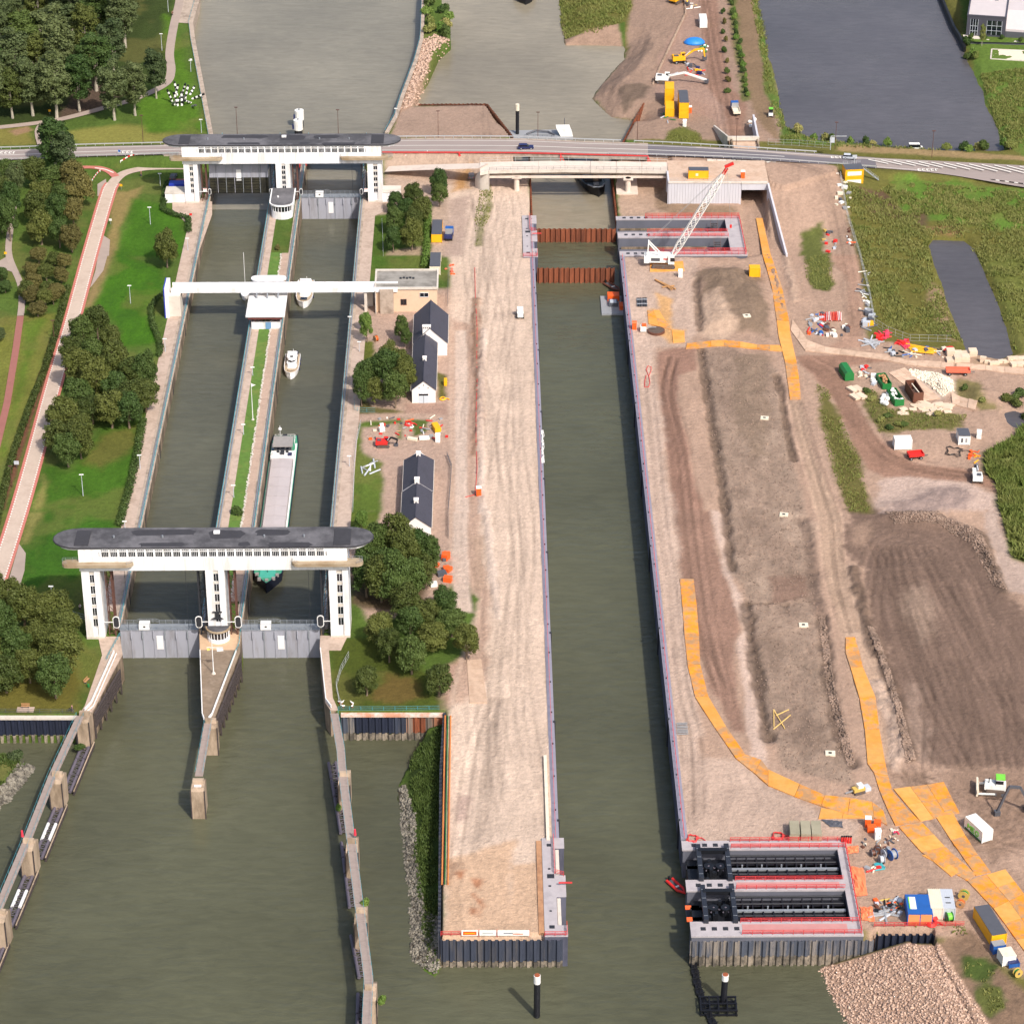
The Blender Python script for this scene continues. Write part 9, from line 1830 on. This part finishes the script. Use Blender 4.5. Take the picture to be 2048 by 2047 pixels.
grove('round tree in the fenced lawn beside the short gate building','trees beside the short gate building','round',0,1,[(1060,1610),(1200,1610),(1040,1760),(1190,1780),(1040,1900),(1170,1880),(1130,1690),(1250,1680)],['leaf_green','leaf_olive'],9.5,3.5);tree('round',G(T(0,1,1385,1560)),9,3.4,'round tree at the sand edge beside the yellow-fronted shed','sand-edge trees','leaf_green');tree('round',G(T(0,1,1380,1470)),10,3.4,'upper round tree at the sand edge below the new bridge','sand-edge trees','leaf_green')
grove('bush on the overgrown earth spit in the canal','bushes on the earth spit','shrub',0,1,[(1310,40),(1300,110),(1330,180),(1400,90),(1440,140),(1440,220),(1420,280),(1380,230),(1310,240),(1430,40),(1350,-30)],['leaf_green','leaf_bright','leaf_reed'],4.5,2.6)
grove('willow bush on the lake shore','bushes on the lake shore','shrub',0,3,[(440,1030),(480,1050),(640,1055),(770,1050),(740,1060),(900,1085),(1350,1115),(1460,1120),(1510,1125),(1600,1120),(1640,1130),(330,1020),(240,1000),(1500,340),(1530,400),(1555,440),(1500,420),(1790,1090),(1830,1120)],['leaf_reed','leaf_green','leaf_bright'],3.6,1.9)
grove('ball-shaped shrub in front of the office block','shrubs at the office block','shrub',0,3,[(1522,290),(1640,295),(1775,305),(1898,312)],['leaf_green'],2.2,1.1);tree('round',G(T(2,1,800,150)),7,2.6,'light tree beside the overgrown lawn by the skylit house','small garden trees','leaf_bright');tree('tall',G(T(0,3,1612,350)),9,1.6,'thin young tree in front of the office block','young trees','leaf_reed')
for c_ in range(2):grove(('sapling in the planted row beside the haul track','dark sapling beside the wheel-worn track')[c_],('saplings in the planted row','dark saplings by the track')[c_],'shrub',0,2,[(1620+k*6.2+(0 if c_ else 20),-60+k*36)if c_==0 else(1590+k*5.5,100+k*75)for k in range(23 if c_==0 else 9)],['leaf_green','leaf_brown']if c_ else['leaf_bright','leaf_green'],2.4,1.2)
grove('dark shrub by the small puddle','shrubs by the puddle','shrub',1,3,[(1800,1110),(1850,1090),(1890,1120),(1920,1060),(1940,1210)],['leaf_olive','leaf_green'],3,2.2);grove('weedy shrub in the storage yard','weed shrubs in the yard','shrub',1,3,[(900,1220),(850,1240),(740,1030),(790,1090),(1030,1290),(1280,1200),(930,1300),(980,1280),(1480,1010),(1600,1110)],['leaf_green','leaf_reed'],1.8,1.5)
for x,y,l in((945,1780,'leafy bush growing on the fourth east guide pier'),(812,1050,'small bush growing beside the third east guide pier'),(628,320,'small bush on the dark floating fender')):tree('shrub',T(3,1,x,y,-.6 if x>800 else-6),2.6,1.3 if x>700 else .9,l,'bushes on the guide wall','leaf_bright')
tree('shrub',T(2,0,600,1790,-6),2.0,1.4,'green bush growing on the west floating fender','bushes on the guide wall','leaf_green');tree('shrub',G(T(2,0,90,1690)),3.2,2.2,'grey-green bush on the stony west bank','bank bush','leaf_poplar');tree('shrub',G(T(0,1,155,1880)),2.2,1.3,'dark red-brown bush on the lock island lawn','island bush','leaf_brown');tree('shrub',G(T(2,0,1790,20)),2.6,1.9,'round green bush at the end of the lock island lawn','island bush','leaf_green')
def hedge(label,pts,w,h,leaf='leaf_green',dens=70):
 q=resample([G(p)for p in pts],.8);o=q[0];t=thing('hedge',label,'hedge',o,0,'clipped hedges');lobes=[(p.x-o.x,p.y-o.y,p.z-o.z+h*.55,w*.6,h/w*.8)for p in q]
 link('foliage',leaf_cloud(lobes,int(dens*len(q)),.12,.30,len(q)),leaf,t);mb=MB()
 for p in q[::3]:mb.bar(p-o,p-o+Vector((0,0,h*.6)),.12)
 mb.build('stems','bark',t,kind='stuff')
hedge('clipped hedge bordering the parking yard and quay corner',g0(0,0,[(1265,1390),(1240,1500),(1230,1590),(1300,1625),(1420,1660),(1425,1760)]),1.7,1.6);hedge('s-shaped hedge curling below the white bridge abutment',g0(1,0,[(1260,280),(1180,340),(1140,400),(1150,520),(1190,620),(1215,700),(1200,760)]),1.5,1.5);hedge('long hedge between lower lawn and quay path',g0(1,0,[(1080,1245),(1040,1480),(990,1720),(930,1931)])+g0(2,0,[(900,110)]),2.0,1.4);hedge('long dark hedge on the far side of the cycle road',g0(1,0,[(510,240),(430,560),(340,860),(220,1160),(100,1500),(20,1820)])+g0(2,0,[(-30,120)]),1.8,1.2,'leaf_olive');hedge('tall hedge between tree lawn and the sheds',g0(0,1,[(1295,1560),(1300,1700),(1285,1931)])+g0(1,1,[(1270,95)]),2.0,1.8,'leaf_bright')
def tufts(name,label,polys,n,h0,h1,leaf,seed,w=.22,zmin=-9):
 R=np.random.default_rng(seed);ar=[]
 for P in polys:
  a=0
  for i in range(len(P)):a+=P[i][0]*P[(i+1)%len(P)][1]-P[(i+1)%len(P)][0]*P[i][1]
  ar.append(abs(a))
 V=[];
 for P,a in zip(polys,ar):
  k=int(n*a/sum(ar));xs=np.array([p[0]for p in P]);yy=np.array([p[1]for p in P]);x=R.uniform(xs.min(),xs.max(),k*4);y=R.uniform(yy.min(),yy.max(),k*4)
  keep=(sdist(P,x,y)<0)&(fbm(x,y,.18,seed)>.42+.2*R.random(len(x))-.1);x=x[keep][:k];y=y[keep][:k]
  z=np.array([gz((a_,b_))for a_,b_ in zip(x,y)]);ok=z>zmin;x,y,z=x[ok],y[ok],z[ok]
  for q in range(3):
   an=R.uniform(0,6.28,len(x));hh_=R.uniform(h0,h1,len(x));dx=np.cos(an)*w;dy=np.sin(an)*w;lx=R.normal(size=len(x))*hh_*.45;ly=R.normal(size=len(x))*hh_*.45
   V.append(np.stack([np.stack([x-dx,y-dy,z-.05],-1),np.stack([x+dx,y+dy,z-.05],-1),np.stack([x+lx,y+ly,z+hh_],-1)],1).reshape(-1,3))
 V=np.concatenate(V);m_=len(V)//3;me=bpy.data.meshes.new(name);me.vertices.add(len(V));me.vertices.foreach_set('co',V.astype(np.float32).ravel());me.loops.add(len(V));me.loops.foreach_set('vertex_index',np.arange(len(V),dtype=np.int32));me.polygons.add(m_);me.polygons.foreach_set('loop_start',np.arange(0,len(V),3,dtype=np.int32));me.polygons.foreach_set('loop_total',np.full(m_,3,np.int32));me.update(calc_edges=True)
 tag(link(name,me,leaf),label,'grass',kind='stuff')
mead=g0(0,3,[(560,1440),(780,1490),(960,1370),(1931,1450),(2200,1480)])+g0(1,3,[(2200,700),(1870,700),(1700,250),(1600,0)])+g0(0,3,[(1480,1780),(1240,1780),(1200,1850)])+g0(1,3,[(1400,480),(1480,640),(820,530),(720,100)])
tufts('meadow_grass','rough olive meadow grass beside the small pond',[mead],20000,.3,.9,'leaf_reed',5,.2)
tufts('weeds','patches of weeds on the works and banks',[g0(1,3,[(370,970),(450,1010),(560,1250),(700,1550),(770,1931),(610,1931),(480,1600),(410,1300)]),g0(1,3,[(270,0),(460,0),(500,200),(460,270),(340,250),(280,150)]),g0(1,3,[(690,990),(800,1010),(900,1150),(1500,1200),(1460,1290),(840,1330)]),g0(3,3,[(1500,1430),(1660,1420),(1760,1500),(1640,1600),(1480,1560)]),g0(3,3,[(1590,1650),(1740,1640),(1790,1780),(1680,1870)]),g0(3,3,[(820,1200),(1500,1195),(1520,1260),(820,1235)]),g0(0,2,[(1150,1060),(1180,990),(1300,950),(1420,1010),(1440,1080)]),g0(0,1,[(1690,1400),(1790,1450),(1760,1640),(1660,1860),(1650,1650)])],3200,.2,.6,'leaf_reed',6,.16)
tufts('reeds','tall reeds and scrub at the eastern edge',[g0(1,3,[(1931,1260),(1860,1390),(1650,1490),(1650,1630),(1730,1720),(1760,1931),(2200,1931),(2200,1260)]),g0(2,3,[(1760,-10),(2200,-10),(2200,400),(1931,370),(1850,340)])],7000,.8,2.0,'leaf_reed',7,.3)
tufts('lake_grass','long grass on the lake shores and canal banks',[g0(0,3,[(-30,400),(60,620),(140,940),(330,1020),(1000,1090),(1300,1118),(1300,1130),(500,1110),(100,1080),(-40,640)]),g0(0,3,[(1600,560),(1660,750),(1750,980),(1800,1110),(2200,1160),(2200,480)]),g0(0,2,[(1780,-100),(1840,-100),(1931,250),(1931,620),(1880,400)]),g0(0,2,[(350,-100),(900,-100),(905,60),(830,170),(640,215),(400,220),(370,100)])],12000,.3,1.0,'leaf_reed',8,.2)
tufts('bank_grass','green grass on the stony bank below the spit wall',[g0(3,1,[(1150,-300),(1420,-420),(1400,0),(1395,760),(1310,1240),(1240,1000),(1200,500)]),g0(2,0,[(-500,1580),(40,1640),(180,1720),(0,1880),(-400,2300)])],7000,.3,.8,'leaf_green',9,.2)
def stones(name,label,P,n,s0,s1,mat,seed,zoff=0.0,line=None,wd=3):
 R=np.random.default_rng(seed);xs=[p[0]for p in P];yy=[p[1]for p in P];x=R.uniform(min(xs),max(xs),n*4);y=R.uniform(min(yy),max(yy),n*4);k=sdist(P,x,y)<0;x=x[k][:n];y=y[k][:n];n=len(x)
 ico=np.array([(0,0,1),(.9,0,.3),(.28,.85,.25),(-.72,.53,.35),(-.7,-.5,.2),(.3,-.88,.35),(0,0,-.8)]);fc=np.array([(0,1,2),(0,2,3),(0,3,4),(0,4,5),(0,5,1),(6,2,1),(6,3,2),(6,4,3),(6,5,4),(6,1,5)])
 s=R.uniform(s0,s1,(n,1,1));an=R.uniform(0,6.28,n);ca,sa=np.cos(an),np.sin(an);V=np.repeat(ico[None],n,0)*s*R.uniform(.6,1.3,(n,7,3));X=V[...,0]*ca[:,None]-V[...,1]*sa[:,None];Yv=V[...,0]*sa[:,None]+V[...,1]*ca[:,None];z=np.array([gz((a,b))for a,b in zip(x,y)])+zoff
 V=np.stack([X+x[:,None],Yv+y[:,None],V[...,2]*.8+z[:,None]],-1).reshape(-1,3);F_=(fc[None]+np.arange(n)[:,None,None]*7).reshape(-1,3).astype(np.int32)
 me=bpy.data.meshes.new(name);me.vertices.add(len(V));me.vertices.foreach_set('co',V.astype(np.float32).ravel());me.loops.add(F_.size);me.loops.foreach_set('vertex_index',F_.ravel());me.polygons.add(len(F_));me.polygons.foreach_set('loop_start',np.arange(0,F_.size,3,dtype=np.int32));me.polygons.foreach_set('loop_total',np.full(len(F_),3,np.int32));me.update(calc_edges=True)
 tag(link(name,me,mat),label,'stones',kind='stuff')
M('stone_warm',(206,178,158),.9,.3,2.6,stain=(150,122,108),stain_amt=.7,stain_scale=1.6);M('stone_grey',(140,134,122),.9,.35,1.2,stain=(74,70,64),stain_amt=.7,stain_scale=.8)
stones('riprap','pale rounded slope of loose stone below the black sheet piles',RIPP,15000,.11,.46,'stone_warm',1)
stones('rocks','grey rocks along the shore below the spit wall',g0(3,1,[(1075,-60),(1120,-60),(1200,160),(1210,480),(1270,900),(1395,1000),(1390,1330),(1330,1340),(1165,1230),(1130,700),(1090,300)]),2600,.2,.5,'stone_grey',2);stones('rocks','pale rocks edging the stony west bank',g0(2,0,[(150,1690),(260,1725),(140,1890),(-60,2090),(-160,2060),(20,1870)]),1100,.25,.6,'stone_grey',3)
stones('rocks','broken rock and timber along the earth spit',g0(0,1,[(1260,300),(1350,260),(1480,290),(1480,340),(1330,400),(1290,600),(1220,780),(1080,830),(1180,560)]),900,.25,.8,'stone_warm',4);stones('rubble','pale rubble heap beside the rusty open skip',g0(1,3,[(1060,850),(1250,880),(1390,940),(1400,1020),(1320,1060),(1200,960),(1080,900)]),900,.2,.55,'p_cream',5)
M('clod',(150,128,114),.95,.25,1.5,stain=(100,84,74),stain_amt=.6)
for i,P in enumerate((g0(2,3,[(750,880),(800,880),(900,1150),(1000,1480),(1110,1880),(1040,1900),(960,1500),(850,1150)]),mudL+mudR,g0(2,3,[(880,0),(1280,20),(1400,80),(1600,160),(1800,600),(1700,560),(1540,250),(1300,110),(950,90)]),g0(2,3,[(380,760),(430,780),(500,1300),(660,1880),(600,1900),(440,1300)]))):stones('clods',('dark rubble ridge between the plate track and the dark field','clods of earth on the long mud field','lumpy earth heap at the top of the dark field','broken earth along the rutted track')[i],P,(2600,3600,2200,1500)[i],.12,.42 if i!=1 else .28,'clod',20+i)
